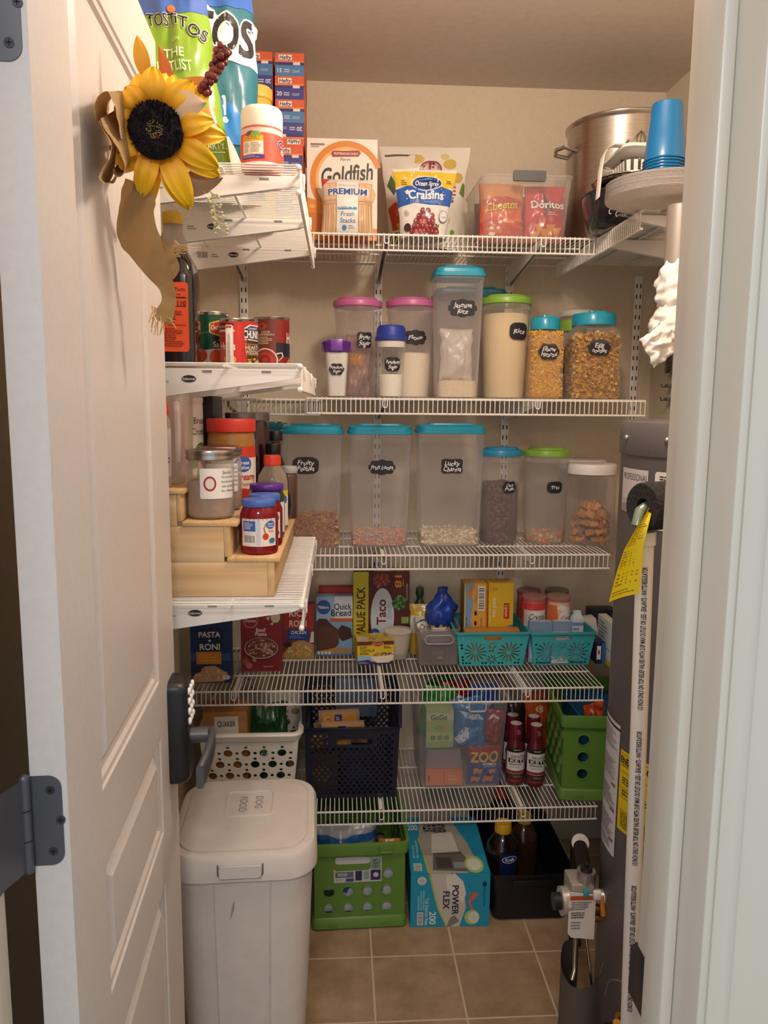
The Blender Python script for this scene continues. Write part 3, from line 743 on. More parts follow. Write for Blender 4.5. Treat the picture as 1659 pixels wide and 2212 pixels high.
# cherries
CH = CLEAR('9c1a2a', .25, .05, .8)
def cher(a):
    a.r(0, 0, 1, 1, 'efe3d6'); a.r(.06, .55, .36, .37, '3a66b8'); a.fine(.1, .6, .28, .26, 6, 'dfe6f2'); a.bars(.08, .08, .34, .36); a.r(.45, .05, .1, .9, 'c9d3e2'); a.e(.68, .36, .08, .12, 'cf3a2a'); a.p([(.66, .46), (.62, .66), (.68, .84), (.70, .83), (.65, .66), (.69, .46)], '8a7a4a'); a.e(.82, .78, .13, .15, '3a62b8'); a.t('Great', .82, .82, .08, 'f2f2f2', w=.18); a.t('Value', .82, .73, .08, 'f2f2f2', w=.18); a.t('Red', .84, .55, .08, 'c8452e', w=.14); a.e(.86, .2, .09, .1, '3b7f9a')
    for k in range(9): a.e(.06+k*.11, .97, .02, .014, '7a4a44', 8)
def cherry(x, y, label):
    j = jar('cherry_jar', label, x, y, s1, [(.030, 0), (.0335, .003), (.0345, .010), (.0345, .070), (.031, .080), (.028, .086)], CLEAR('a31d2c', .18, .05, .8),
        [(.0295, .086), (.0305, .088), (.0305, .096), (.0295, .0985), (.024, .0975), (.022, .0985), (.004, .0985)], M('4a6fc2', .35), 'screw_lid', cher, .016, .050, .07, .0346, turn(4), group='maraschino cherry jars')
    G().lathe([(.029, .002), (.0325, .005), (.0335, .011), (.0335, .068), (.0305, .075)], 30).obj('syrup', M('8d1523', .15, 0, .5), j)
cherry(-.1455, 1.402, 'red cherry jar with blue lid, front of the lowest step'); cherry(-.143, 1.48, 'second red cherry jar with blue lid, behind the first')
jar('pickle_jar', 'dark green pickle jar with a purple lid behind cherry jars', -.1465, 1.567, s1, [(.032, 0), (.0355, .004), (.0365, .012), (.0365, .085), (.033, .094), (.031, .097)], M('2f3a1c', .12, 0, .5),
    [(.0335, .097), (.0345, .099), (.0345, .107), (.033, .109), (.02, .1095)], M('5a2a92', .35), 'screw_lid', lambda a: (a.r(0, 0, 1, 1, 'dfe3dc'), a.p([(.3, .1), (.5, .9), (.6, .85), (.45, .4), (.7, .1)], '22302a'), a.t('DF', .3, .85, .14, '1d2420', b=.03), a.t('ck', .45, .25, .14, '1d2420', b=.03)), .012, .062, .06, .0367, turn(30), open_top=False)
t = jar('sauce_bottle', 'clear bottle with a red cap behind the pickle jar', -.142, 1.655, s1, [(.028, 0), (.0315, .004), (.0325, .012), (.0325, .10), (.030, .118), (.0185, .136), (.0165, .140)], CLEAR('eadfca', .72, .06, .8),
    [(.0175, .14), (.0185, .141), (.0185, .158), (.0175, .161)], M('e2402e', .4), 'screw_cap', lambda a: (a.r(0, 0, 1, 1, 'efe9e0'), a.r(0, .85, 1, .15, 'e5c83a'), a.e(.7, .75, .18, .12, '3a62b8'), a.bars(.1, .2, .3, .4)), .012, .075, .06, .0327, turn(30), cat='bottle')
G().lathe([(.027, .002), (.031, .006), (.0315, .012), (.0315, .09)], 28).obj('sauce', M('7a5a3a', .2), t)
def stx(x, y, h, label):
    sb = jar('steak_sauce_bottle', label, x, y, s1, [(.021, 0), (.0235, .003), (.0235, h-.085), (.018, h-.068), (.013, h-.055), (.0125, h-.026)], M('2a1614', .12, 0, .5),
        [(.0165, h-.024), (.0175, h-.023), (.0175, h-.002), (.016, h)], M('141416', .4), 'screw_cap', lambda a: (a.r(0, 0, 1, 1, '1a1416'), a.t('STX', .5, .55, .3, 'e6e0da', b=.03, ol=('b02a20', .05)), a.r(0, .9, 1, .08, 'b02a20')), .02, h-.11, .04, .0237, turn(22), cat='bottle', group='black capped sauce bottles', open_top=False)
    a = Art(.026, .026); a.r(0, 0, 1, 1, 'b8352c'); a.t('STA', .45, .5, .4, 'f0ebe6', w=.7, b=.03, rot=.12)
    a.build('neck_band', sb, cyl(.0132, .026, h-.054, turn(20)), 10)
stx(-.150, 1.775, .180, 'nearer black-capped steak sauce bottle with a red neck band'); stx(-.153, 1.875, .205, 'farther black-capped steak sauce bottle, tallest on the lowest step')
jar('spice_jar', 'small jar with a grey lid beside the sauce bottles', -.118, 1.83, s1, [(.018, 0), (.02, .003), (.02, .10), (.017, .108)], M('5a4436', .15, 0, .4), [(.0195, .108), (.02, .11), (.02, .122), (.0185, .124)], M('b4b4b4', .4), 'screw_cap', open_top=False)
g = G(); g.lathe([(.010, 0), (.022, .006), (.030, .025), (.033, .045), (.030, .066), (.020, .085), (.009, .094), (.006, .100)], 28); o = g.obj('molasses_bottle', M('151416', .2, 0, .5)); o.location = (-.137, 1.735, s1)
tag(o, 'round black bottle on the edge of lowest step', 'bottle')
# top step: pitcher, red-capped bottle, crumb canister, dark box
t = thing('plastic_pitcher', 'clear plastic pitcher with a handle on the top step', 'pitcher', (-.3265, 1.50, s3))
G().loft([(0, rr(.034, .05, .012)), (.003, rr(.037, .055, .013)), (.165, rr(.041, .062, .014)), (.168, rr(.043, .064, .014))], top=False).obj('pitcher_body', CLEAR('f0e6de', .62, .08, .7), t)
g = G(); g.tube([(.03, -.062, .15), (.034, -.078, .135), (.035, -.081, .09), (.033, -.078, .045), (.03, -.056, .03)], .0055, 8); g.obj('handle', CLEAR('f4ece6', .5, .08, .8), t)
jar('spice_jar', 'tall seasoning bottle with red cap beside the door edge', -.318, 1.395, s3, [(.016, 0), (.0185, .003), (.0185, .118), (.014, .128)], CLEAR('e0d2c4', .5, .1), [(.0165, .128), (.017, .129), (.017, .147), (.016, .149)], M('d8382c', .4), 'screw_cap',
    lambda a: (a.r(0, 0, 1, 1, 'd9cfd2'), a.bars(.05, .55, .5, .38, vert=True), a.fine(.1, .08, .8, .4, 5, '5a6aa0')), .02, .085, .045, .0187, turn(25), cat='bottle')
def crumb(a):
    a.r(0, 0, 1, 1, 'efe8de'); a.r(.02, .1, .28, .78, 'b8323a'); a.t('B', .16, .72, .13, 'f2ece4', b=.02); a.t('Bread', .72, .78, .09, '2a2422', w=.4); a.t('Crumbs', .72, .62, .09, '2a2422', w=.5); a.e(.75, .32, .22, .14, '5a7a3a'); a.e(.85, .2, .16, .12, 'c8402e'); a.e(.5, .18, .14, .1, '8aa04a')
jar('bread_crumb_canister', 'white bread crumb canister with a red stripe behind the pitcher', -.318, 1.625, s3, [(.034, 0), (.036, .002), (.036, .148), (.0355, .15)], M('ece5da', .5), [(.0365, .15), (.037, .151), (.037, .159), (.036, .161)], M('e8e2d8', .4), 'plastic_lid', crumb, .005, .14, .085, .0362, turn(36), cat='canister', open_top=False)
carton('pasta_box', 'black upright box at the back of top step', -.305, 1.72, s3, .058, .14, .165, '1b1b20', lambda a: (a.r(.1, .12, .8, .2, '2a2c38'), a.e(.5, .6, .3, .12, '2c2f40')))
# ================================================================ highest back shelf
zs = z1+.0016
def gold(a):
    a.r(0, 0, 1, 1, 'ece6da'); a.p([(0, 0), (1, 0), (1, .12), (.94, .12), (.94, .05), (.6, .22), (.2, .38), (0, .42)], 'e08a22')
    def arc(r0, r1, t0, t1, c, cx=.56, cy=.60, k=1.02):
        n = 26; P = []
        for i in range(n+1): th = t0+(t1-t0)*i/n; P.append((cx+r0*cos(th), cy+r0*k*.72*sin(th)))
        for i in range(n+1): th = t1+(t0-t1)*i/n; w_ = r1-(r1-r0)*.8*abs((i/n)-.5)*0; P.append((cx+r1*cos(th), cy+r1*k*.72*sin(th)))
        a.p(P, c)
    arc(.44, .52, radians(20), radians(235), 'd9862c'); arc(.40, .44, radians(60), radians(200), 'eab46a')
    a.r(.05, .93, .2, .02, '8a7f74'); a.fine(.06, .895, .18, .03, 1, '9a9086')
    a.p([(.36, .82), (.73, .83), (.76, .86), (.74, .89), (.36, .88), (.34, .85)], '9c3a34'); a.t('PEPPERIDGE FARM', .55, .855, .022, 'efe2d4', w=.34, b=.01); a.t('Farm', .54, .80, .03, '3a2a20', sh=.3, w=.14)
    a.t('Goldfish', .55, .655, .155, '2c2a28', sh=.18, w=.74, rot=.13, b=.02); a.t('BAKED', .50, .535, .05, 'd2602c', w=.30, rot=.07, b=.03); a.fine(.42, .49, .3, .03, 1, 'd2602c')
    a.p([(.62, .48), (.72, .55), (.92, .55), (.98, .46), (.95, .38), (.65, .38)], 'ddc06a'); a.e(.07, .33, .045, .022, 'e9a83c'); a.p([(0, .28), (.3, .24), (.34, .14), (.1, .05), (0, .05)], 'cf7420')
carton('cracker_box', 'tall white and orange snack cracker box on the highest shelf', .009, 2.155, zs, .187, .075, .258, 'e2842a', gold)
def prem(a):
    a.r(0, 0, 1, 1, 'd3b394'); a.r(0, .62, 1, .38, 'e6ddcf')
    for x0 in (.02, .72):
        a.r(x0, .04, .26, .50, 'c79a72')
        for k in range(5): a.r(x0+.012+k*.05, .05, .034, .47, ('e3c7a2', 'd9b68e')[k % 2])
        a.r(x0, .58, .26, .34, 'd8a888'); a.r(x0+.02, .62, .10, .28, 'e4c4a2'); a.r(x0+.14, .62, .10, .28, 'e4c4a2')
    a.p([(0, 1), (.18, 1), (0, .86)], 'c8403c'); a.r(.29, 0, .42, 1, 'efede6'); a.r(.1, .68, .82, .14, 'eae4da')
    a.t('PREMIUM', .5, .745, .105, '2f5aa8', w=.76, b=.03); a.t('ORIGINAL SALTINE', .5, .86, .03, '8aa2c8', w=.34); a.r(.31, .42, .38, .045, '4a94c8'); a.fine(.33, .43, .34, .025, 1, 'd8e6f0')
    a.t('Fresh', .5, .345, .075, '3a6fb0', sh=.15, w=.26); a.t('Stacks', .5, .235, .075, '3a6fb0', sh=.15, w=.30); a.e(.44, .12, .045, .045, '4a94d2'); a.fine(.52, .09, .14, .07, 2, '9ab8d8')
bag('cracker_pack', 'saltine cracker pack leaning in front of the white and orange box', (.022, 2.105, zs), .136, .142, .055, 'd8bfa0', prem, (radians(-2), 0, 0), 8.1, cat='cracker pack', wr=.003)
def veg(a):
    a.r(0, 0, 1, 1, 'e9e4d8'); a.r(.04, .90, .36, .02, '6a645c'); 
    for x, y, rx, ry, c in ((.42, .87, .07, .045, 'd9be6a'), (.79, .83, .08, .05, 'd4b85c'), (.20, .70, .08, .05, 'cdae62'), (.30, .65, .06, .04, 'c9a04e'), (.90, .70, .07, .05, 'cfae5c'), (.80, .64, .08, .05, 'd4b868'), (.72, .9, .05, .03, 'dcc890')): a.e(x, y, rx, ry, c)
    a.e(.57, .76, .135, .095, '8c3f4c'); a.e(.57, .765, .115, .075, 'c79aa0'); a.e(.57, .765, .08, .05, 'dcc4bc'); a.p([(.03, .62), (.10, .72), (.16, .60), (.10, .52)], '4d6a40'); a.p([(.93, .55), (.97, .66), (1, .64), (1, .52)], '6f8a45')
    a.t('VEGGIE', .5, .565, .085, 'c24e2a', w=.78, b=.02, rot=.02); a.t('STRAWS', .62, .48, .05, '3c5ca8', w=.5, b=.02); a.p([(.02, .40), (.12, .46), (.2, .36), (.18, .2), (.06, .18)], 'c4532f'); a.e(.12, .1, .1, .06, '6f8f3a'); a.blobs(.5, .2, .4, .15, 26, .04, ['d4b85c', 'c4532f', '7f9a45'])
bag('chip_bag', 'large pale veggie crisp bag behind the dried cranberry pouch', (.246, 2.30, zs), .205, .295, .09, 'e6e0d4', veg, (radians(-4), 0, radians(-3)), 2.2, wr=.008, gusset=.3, topk=1.28)
def crai(a):
    a.r(0, 0, 1, 1, 'e8e4df'); a.p([(0, .74), (1, .73), (1, .96), (.5, .97), (0, .96)], 'e3c232')
    a.p([(0, .44), (.3, .49), (.6, .46), (1, .47), (1, .70), (.75, .76), (.2, .75), (0, .70)], '2f62b8')
    a.e(.53, .79, .26, .115, 'f2efe8'); a.e(.53, .79, .245, .10, '1f3f86'); a.p([(.36, .83), (.55, .875), (.7, .84), (.55, .85)], '6ea6d8'); a.t('Ocean Spray', .53, .785, .065, 'f4f2ec', w=.40, b=.02, rot=-.06, sh=.1)
    a.fine(.10, .75, .10, .08, 3, '4a4426'); a.fine(.86, .78, .1, .06, 2, '4a4426')
    a.t('Craisins', .52, .615, .125, 'f4f4f2', w=.64, b=.03); a.t('DRIED CRANBERRIES', .53, .51, .045, '9fc0e8', w=.60); a.p([(.14, .66), (.2, .69), (.23, .63), (.17, .61)], 'e8eef4')
    q = random.Random(4)
    for row, n in ((0, 7), (1, 6), (2, 5), (3, 4), (4, 2)):
        for i in range(n): 
            x, y = .5+(i-(n-1)/2)*.088+q.uniform(-.01, .01), .07+row*.072
            a.e(x, y, .052, .05, q.choice(['8a2a34', '9c3f44', '7a2430', 'a6504c'])); a.e(x-.012, y+.014, .016, .014, 'c98a88')
    a.e(.14, .13, .07, .06, '3a2028'); a.e(.86, .30, .09, .09, '5a76b0'); a.e(.86, .30, .08, .08, 'e8e6e4'); a.t('ORIGINAL', .86, .29, .03, '3a4f86', w=.13); a.p([(.72, .13), (.80, .19), (.78, .10)], '5f8a3a'); a.fine(.09, .30, .10, .08, 3, '9a928c')
bag('dried_fruit_pouch', 'blue and yellow dried cranberry pouch in front of veggie crisps', (.226, 2.13, zs), .122, .180, .075, 'd8d4d0', crai, (radians(-3), 0, 0), 5.5, wr=.005, gusset=.35, topk=1.42)
# clear bin of crisps
TUBC = CLEAR('f2f2f4', .80, .1, .7)
def tub(name, label, x0, x1, y0, y1, z, h, mat, tp=.0, rim=.004, rad=.02, cat='bin', th=None):
    cx, cy, hw, hd = (x0+x1)/2, (y0+y1)/2, (x1-x0)/2, (y1-y0)/2
    t = thing(name, label, cat, (cx, cy, z))
    G().loft([(0.0005, rr(hw-tp-.006, hd-tp-.006, rad*.7)), (.006, rr(hw-tp, hd-tp, rad)), (h-.006, rr(hw, hd, rad)), (h-.005, rr(hw+rim, hd+rim, rad+rim)), (h, rr(hw+rim, hd+rim, rad+rim)), (h, rr(hw-.002, hd-.002, rad))], top=False).obj('tub_body', mat, t)
    return t
t = tub('clear_bin', 'clear plastic bin with a grey latch full of crisp packets', .378, .618, 2.10, 2.38, zs, .165, TUBC, .012, .003)
g = G(); g.loft([[(x, -.148-o, z) for x, z in rr(.043, .013, .005)] for o in (0, .008)]); o = g.obj('latch', M('5a5a5e', .4), t); o.location = (.0, 0, .158)
def chee(a):
    a.r(0, 0, 1, 1, 'd85a2c'); a.r(0, .70, 1, .3, 'd08a4a'); a.p([(0, 0), (1, 0), (1, .4), (.6, .3), (.3, .42), (0, .3)], 'c23a28'); a.e(.5, .66, .48, .1, 'b93a2a')
    a.t('Cheetos', .48, .60, .14, 'e9b52c', w=.74, rot=.12, b=.03, ol=('2a1a18', .045)); a.t('FLAMIN HOT', .55, .48, .05, 'e6a53a', w=.45, rot=.1)
    q = random.Random(2)
    for i in range(9): a.e(q.uniform(.15, .9), q.uniform(.08, .38), .16, .03, q.choice(['e0702a', 'd84a28', 'e89a3c']), 14, 0)
    for i in range(6): a.e(q.uniform(.1, .9), q.uniform(.06, .34), .05, .03, 'efe4d8', 6)
def dori(a):
    a.r(0, 0, 1, 1, 'b8262a'); a.p([(.1, .35), (.4, .5), (.3, .9), (0, 1), (0, .3)], 'c93a38'); a.p([(.42, .86), (.66, .55), (.46, .42)], '3a2030'); a.t('Doritos', .54, .64, .13, 'f0ece6', w=.82, b=.03, ol=('2a2028', .04), rot=-.02)
    a.fine(.55, .44, .3, .06, 2, 'e2c4b8')
    for x, y in ((.35, .22), (.62, .2), (.5, .12), (.78, .14), (.25, .08)): a.p([(x-.13, y+.08), (x+.12, y+.1), (x, y-.12)], 'd98a34')
bag('crisp_packet', 'orange crisp packet with yellow lettering inside the clear bin', (.440, 2.152, zs+.004), .122, .150, .04, 'd05a30', chee, (radians(-4), 0, radians(3)), 6.6)
bag('crisp_packet', 'red crisp packet with white lettering inside the clear bin', (.558, 2.15, zs+.004), .112, .148, .04, 'b8262a', dori, (radians(-4), 0, radians(-4)), 3.9)
bag('crisp_packet', 'second orange crisp packet standing behind in clear bin', (.45, 2.235, zs+.004), .12, .172, .04, 'c8742f', lambda a: (a.e(.5, .8, .3, .08, 'e0b070'), a.t('Cheetos', .5, .6, .12, 'e9b52c', w=.7, b=.03)), (0, 0, 0), 7.3)
bag('crisp_packet', 'purple and brown crisp packet at the back of clear bin', (.46, 2.315, zs+.004), .14, .135, .05, '7a4a60', None, (0, 0, radians(10)), 9.3)
bag('crisp_packet', 'second red crisp packet behind the first red one', (.555, 2.24, zs+.004), .10, .14, .04, 'a82a2a', None, (0, 0, 0), 1.9)

# ================================================================ corner: pot, pans, basket, plates, cups
BRUSH = MIXMAT('brushed_steel', 'aaa39c', 'bab3ac', 'noise', 30, (1, 1, 12), .3)
BRUSH.node_tree.nodes['Principled BSDF'].inputs['Metallic'].default_value = 1.
t = thing('stock_pot', 'large brushed steel stock pot in the shelf corner', 'pot', (.792, 2.235, zs))
G().lathe([(.14, .001), (.148, .008), (.15, .02), (.15, .318), (.152, .322), (.156, .326), (.157, .331), (.153, .334), (.147, .331), (.1465, .324), (.1465, .02), (.14, .012)], 56, top=True).obj('pot_body', BRUSH, t)
for sg in (-1, 1):
    g = G(); a0 = pi*1.03 if sg < 0 else 0
    g.tube([(.149*cos(a0-.22), .149*sin(a0-.22), .255), (.185*cos(a0-.2), .185*sin(a0-.2), .262), (.192*cos(a0), .192*sin(a0), .264), (.185*cos(a0+.2), .185*sin(a0+.2), .262), (.149*cos(a0+.22), .149*sin(a0+.22), .255)], .0055, 8); g.obj('handle', BRUSH, t)
t = thing('roasting_pan', 'black speckled enamel pan under the steel bowl', 'pan', (.735, 2.0, zs))
NAV = M('15161c', .22, 0, .5)
G().lathe([(.088, .001), (.10, .01), (.112, .05), (.118, .085), (.121, .087), (.121, .09), (.115, .088), (.105, .05), (.09, .014)], 44).obj('pan_body', NAV, t)
for i, (dx, dz) in enumerate(((-.75, .032), (-.62, .046), (-.60, .024))):
    g = G(); a0 = -pi/2+dx
    pts = [(.1045*cos(a0)+.0, .1045*sin(a0)-.004, dz)]
    P = []
    for k in range(9):
        th = radians(60+k*30); P.append(((.108+dz*.12)*cos(a0+.035*cos(th)), (.108+dz*.12)*sin(a0+.035*cos(th))-.002, dz+.0055*sin(th)))
    g.tube(P, .0009, 5); g.obj('enamel_mark', M('e9e9e4', .4), t)
t = thing('mixing_bowl', 'shiny steel mixing bowl under the white basket', 'bowl', (.745, 1.985, zs+.064))
G().lathe([(.05, 0), (.075, .006), (.098, .03), (.106, .052), (.109, .054), (.109, .056), (.105, .0545), (.095, .03), (.07, .009)], 44).obj('bowl_body', M('bdb3a6', .14, 1.), t)
# white handled basket with slotted sides
t = thing('plastic_basket', 'white slotted basket with a swing handle, holding utensils', 'basket', (.745, 1.985, zs+.105))
g = G()
outer = [(0, 0), (.5, 0), (.5, .07), (0, .07)]
per = rr(.062, .088, .022, 5); seglen = [0]
per2 = per+[per[0]]
for p, q in zip(per2, per2[1:]): seglen.append(seglen[-1]+sqrt((p[0]-q[0])**2+(p[1]-q[1])**2))
tot = seglen[-1]
def around(s, z, o=0., fl=1.):
    s = s % tot
    for i in range(len(per)):
        if seglen[i] <= s <= seglen[i+1]+1e-9:
            f = (s-seglen[i])/(seglen[i+1]-seglen[i]); p, q = per2[i], per2[i+1]
            x, y = p[0]+(q[0]-p[0])*f, p[1]+(q[1]-p[1])*f; k = 1+o/.075+(fl-1)
            return Vector((x*k, y*k, z))
NS = 30; st_ = tot/NS
holes = [[(i*st_+st_*.28, .012), (i*st_+st_*.72, .012), (i*st_+st_*.72, .045), (i*st_+st_*.28, .045)] for i in range(NS)]
edge = [(i*tot/90, 0) for i in range(91)]+[(tot-i*tot/90, .075) for i in range(91)]
add_sheet(g, edge, holes, .002, lambda x, y, z: around(min(x, tot-1e-6), y, z, .86+1.9*y))
g.loft([(.0, [(x*.86, y*.86) for x, y in per]), (.002, [(x*.865, y*.865) for x, y in per])])
g.loft([(.072, [(x*1.0, y*1.0) for x, y in per]), (.072, [(x*1.08, y*1.08) for x, y in per]), (.079, [(x*1.08, y*1.08) for x, y in per]), (.079, [(x*.99, y*.99) for x, y in per])], bot=False, top=False)
g.obj('basket_body', WHITE, t)
g = G(); L = []
for p in ((-.060, -.060, .082), (-.085, -.066, .080), (-.103, -.070, .070), (-.113, -.073, .050), (-.118, -.075, .02), (-.122, -.076, -.045)):
    L.append([(p[0]+a*.5, p[1]+b_, p[2]+a*.6) for a, b_ in rr(.0045, .013, .004, 2)])
g.loft(L); g.obj('swing_handle', WHITE, t)
# utensils standing in the basket
for i, (nm, lab, x, y, hh, c) in enumerate((('whisk', 'balloon whisk standing in the white basket', .735, 1.955, .125, 0), ('spatula', 'dark spatula handle standing in the white basket', .705, 1.99, .115, 1), ('mixing_beater', 'steel beater standing in the white basket', .775, 1.97, .128, 2))):
    u = thing(nm, lab, 'utensil', (x, y, zs+.108), .4*i)
    G().tube([(0, 0, 0), (.004, 0, hh*.6)], .004, 8).obj('handle', M(('c9c9c9', '4a4450', 'b9b2a8')[i], .3, .8 if i != 1 else 0), u)
    g = G()
    if i == 1: g.tube([(.004, 0, hh*.6), (.006, 0, hh*.8), (.014, 0, hh*.92), (.02, 0, hh)], .0035, 8)
    else:
        for k in range(5):
            th = pi*k/5
            g.tube([(.004+.017*sin(q*pi/8)*cos(th)*(1 if q <= 8 else 1), .017*sin(q*pi/8)*sin(th), hh*.6+hh*.4*(1-abs(q-8)/8.)) for q in range(17)], .0009, 5)
            g.tube([(.004-.017*sin(q*pi/8)*cos(th), -.017*sin(q*pi/8)*sin(th), hh*.6+hh*.4*q/8) for q in range(9)], .0009, 5)
    g.obj('wires' if i != 1 else 'blade', M('c4bcae', .2, 1.), u)
g = G(); 
g.grid(lambda a, b: Vector(((a-.5)*.10, (b-.5)*.06, .012+.012*noise.noise(Vector((a*5, b*4, 2)))+.012*sin(pi*a)*sin(pi*b))), 24, 16)
g.grid(lambda a, b: Vector(((.5-a)*.10, (b-.5)*.06, .002)), 24, 16)
bmesh.ops.remove_doubles(g.bm, verts=g.bm.verts, dist=.0005)
o = g.obj('plastic_film_packet', M('2a2d30', .08, 0, 1.)); o.location = (.70, 1.835, z1+.0045); o.rotation_euler = (0, 0, .5)
tag(o, 'glossy black plastic-wrapped packet by the lip of right shelf', 'packet')
# paper plates
PLATE = MIXMAT('paper_plate', 'e9e2d6', 'f0eadf', 'noise', 40, rough=.7)
g = G(); n = 96; L = []
for r_, z in ((.085, .001), (.10, .003), (.115, .011), (.124, .0135), (.1245, .0142), (.123, .0144), (.1145, .0122), (.099, .0042), (.084, .0022)):
    L.append((z, [((r_*(1+(.004*cos(pi*i) if r_ > .11 else 0)))*cos(2*pi*i/n), (r_*(1+(.004*cos(pi*i) if r_ > .11 else 0)))*sin(2*pi*i/n)) for i in range(n)]))
g.loft(L)
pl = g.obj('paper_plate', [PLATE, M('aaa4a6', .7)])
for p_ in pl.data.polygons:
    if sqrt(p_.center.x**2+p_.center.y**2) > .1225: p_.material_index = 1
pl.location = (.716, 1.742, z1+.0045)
NP = 20
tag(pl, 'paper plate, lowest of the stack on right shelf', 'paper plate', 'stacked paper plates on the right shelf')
edgem = M('8f8a96', .7)
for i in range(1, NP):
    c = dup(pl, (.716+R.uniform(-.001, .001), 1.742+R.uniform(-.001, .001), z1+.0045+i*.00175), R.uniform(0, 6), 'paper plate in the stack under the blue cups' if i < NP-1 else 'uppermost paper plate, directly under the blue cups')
# blue cups
CUP = M('09659a', .3, 0, .3)
t = thing('plastic_cup', 'blue plastic cup, lowest of the upturned stack', 'cup', (.697, 1.70, z1+.0045+NP*.00175+.0135), 0, 'upturned blue cups on the paper plates')
G().lathe([(.0445, 0), (.0455, .0012), (.0445, .003), (.0425, .004), (.039, .045), (.0385, .046), (.032, .116), (.030, .118), (.028, .1165), (.0275, .116), (.036, .046), (.0405, .004)], 40, top=False, bot=False).obj('cup_wall', CUP, t)
G().lathe([(.0285, .1145), (.0295, .1155), (.0295, .1162)], 32).obj('cup_base', CUP, t)
nm = ['second', 'third', 'fourth', 'fifth']
for i in range(4):
    dup(t, (.697, 1.70, t.location.z+(i+1)*.0062), .3*i, 'blue plastic cup, %s from the bottom of the upturned stack' % nm[i])
dup(t, (.697, 1.70, t.location.z+5*.0062), .2, 'blue plastic cup, uppermost of the upturned stack')
# bag dispenser tube hanging from the right shelf
t = thing('bag_dispenser', 'grey tube hanging under the plates, stuffed with carrier bags', 'bag dispenser', (.722, 1.66, 1.795))
g = G(); g.lathe([(.026, 0), (.028, .002), (.028, .118), (.026, .12), (.0245, .118), (.0245, .004)], 28, bot=False, top=False); g.tube([(.0, .024, .118), (.0, .05, .125), (.0, .10, .131)], .003, 6); g.obj('tube', M('a79f98', .35, .4), t)
g = G()
def crumple(cx, cy, z0, z1_, r0, seed):
    def f(a, b):
        th = 2*pi*a; k = r0*(.65+.55*sin(pi*b)**.7)*(1+.35*noise.noise(Vector((cos(th)*2.2+seed, sin(th)*2.2, b*6)))+.16*noise.noise(Vector((cos(th)*4+seed, sin(th)*4, b*9))))
        return Vector((cx+k*cos(th)*(1.0)-.012*b*b*0, cy+k*sin(th), z0+(z1_-z0)*b))
    g.grid(f, 40, 26)
crumple(0, 0, -.105, .01, .034, 3.); crumple(-.006, 0, -.178, -.085, .036, 8.)
L = g.obj('carrier_bags', MIXMAT('thin_white_film', 'ece9e4', 'f6f4f0', 'noise', 30, rough=.35, bump=.5), t, sharp=180)
bag('carrier_bag', 'white carrier bag corner poking out below the grey tube', (.700, 1.635, 1.598), .085, .07, .03, 'f2efea', None, (0, radians(-35), .3), 5.1, wr=.014, cat='carrier bag')
# small fixtures on the right wall
t = thing('wall_gadget', 'black gadget with silver rim on the right wall', 'gadget', (XR, 2.285, 1.62))
g = G(); g.loft([[(-o, y, z) for y, z in rr(.022, .03, .012)] for o in (.0, .018)]); g.obj('casing', M('17171a', .25), t)
g = G(); g.tube([(-.018, y, z) for y, z in rr(.022, .03, .012)], .0025, 6, closed=True); g.obj('rim', M('c9c4c0', .2, 1.), t)
for z, l in ((1.555, 'grey clip on the right wall under the black gadget'), (1.515, 'small metal hook low on the right wall')):
    t = thing('wall_clip', l, 'wall clip', (XR, 2.285, z)); G().box(-.022, 0, -.01, .01, -.005, .006, .002).obj('clip_base', M('7d766f', .4, .5), t)
    G().tube([(-.02, 0, 0), (-.035, 0, -.004), (-.038, 0, .006)], .0022, 6).obj('hook', M('6a625c', .4, .6), t)
# ================================================================ canisters on the flour shelf and the cereal shelf
PINK, TEAL, GREEN, BLUE_, PURP = M('c2679c', .35), M('21a3c4', .28, 0, .2), M('8ab648', .35), M('2a3f9e', .35), CLEAR('8a4fc0', .35, .12, .7)
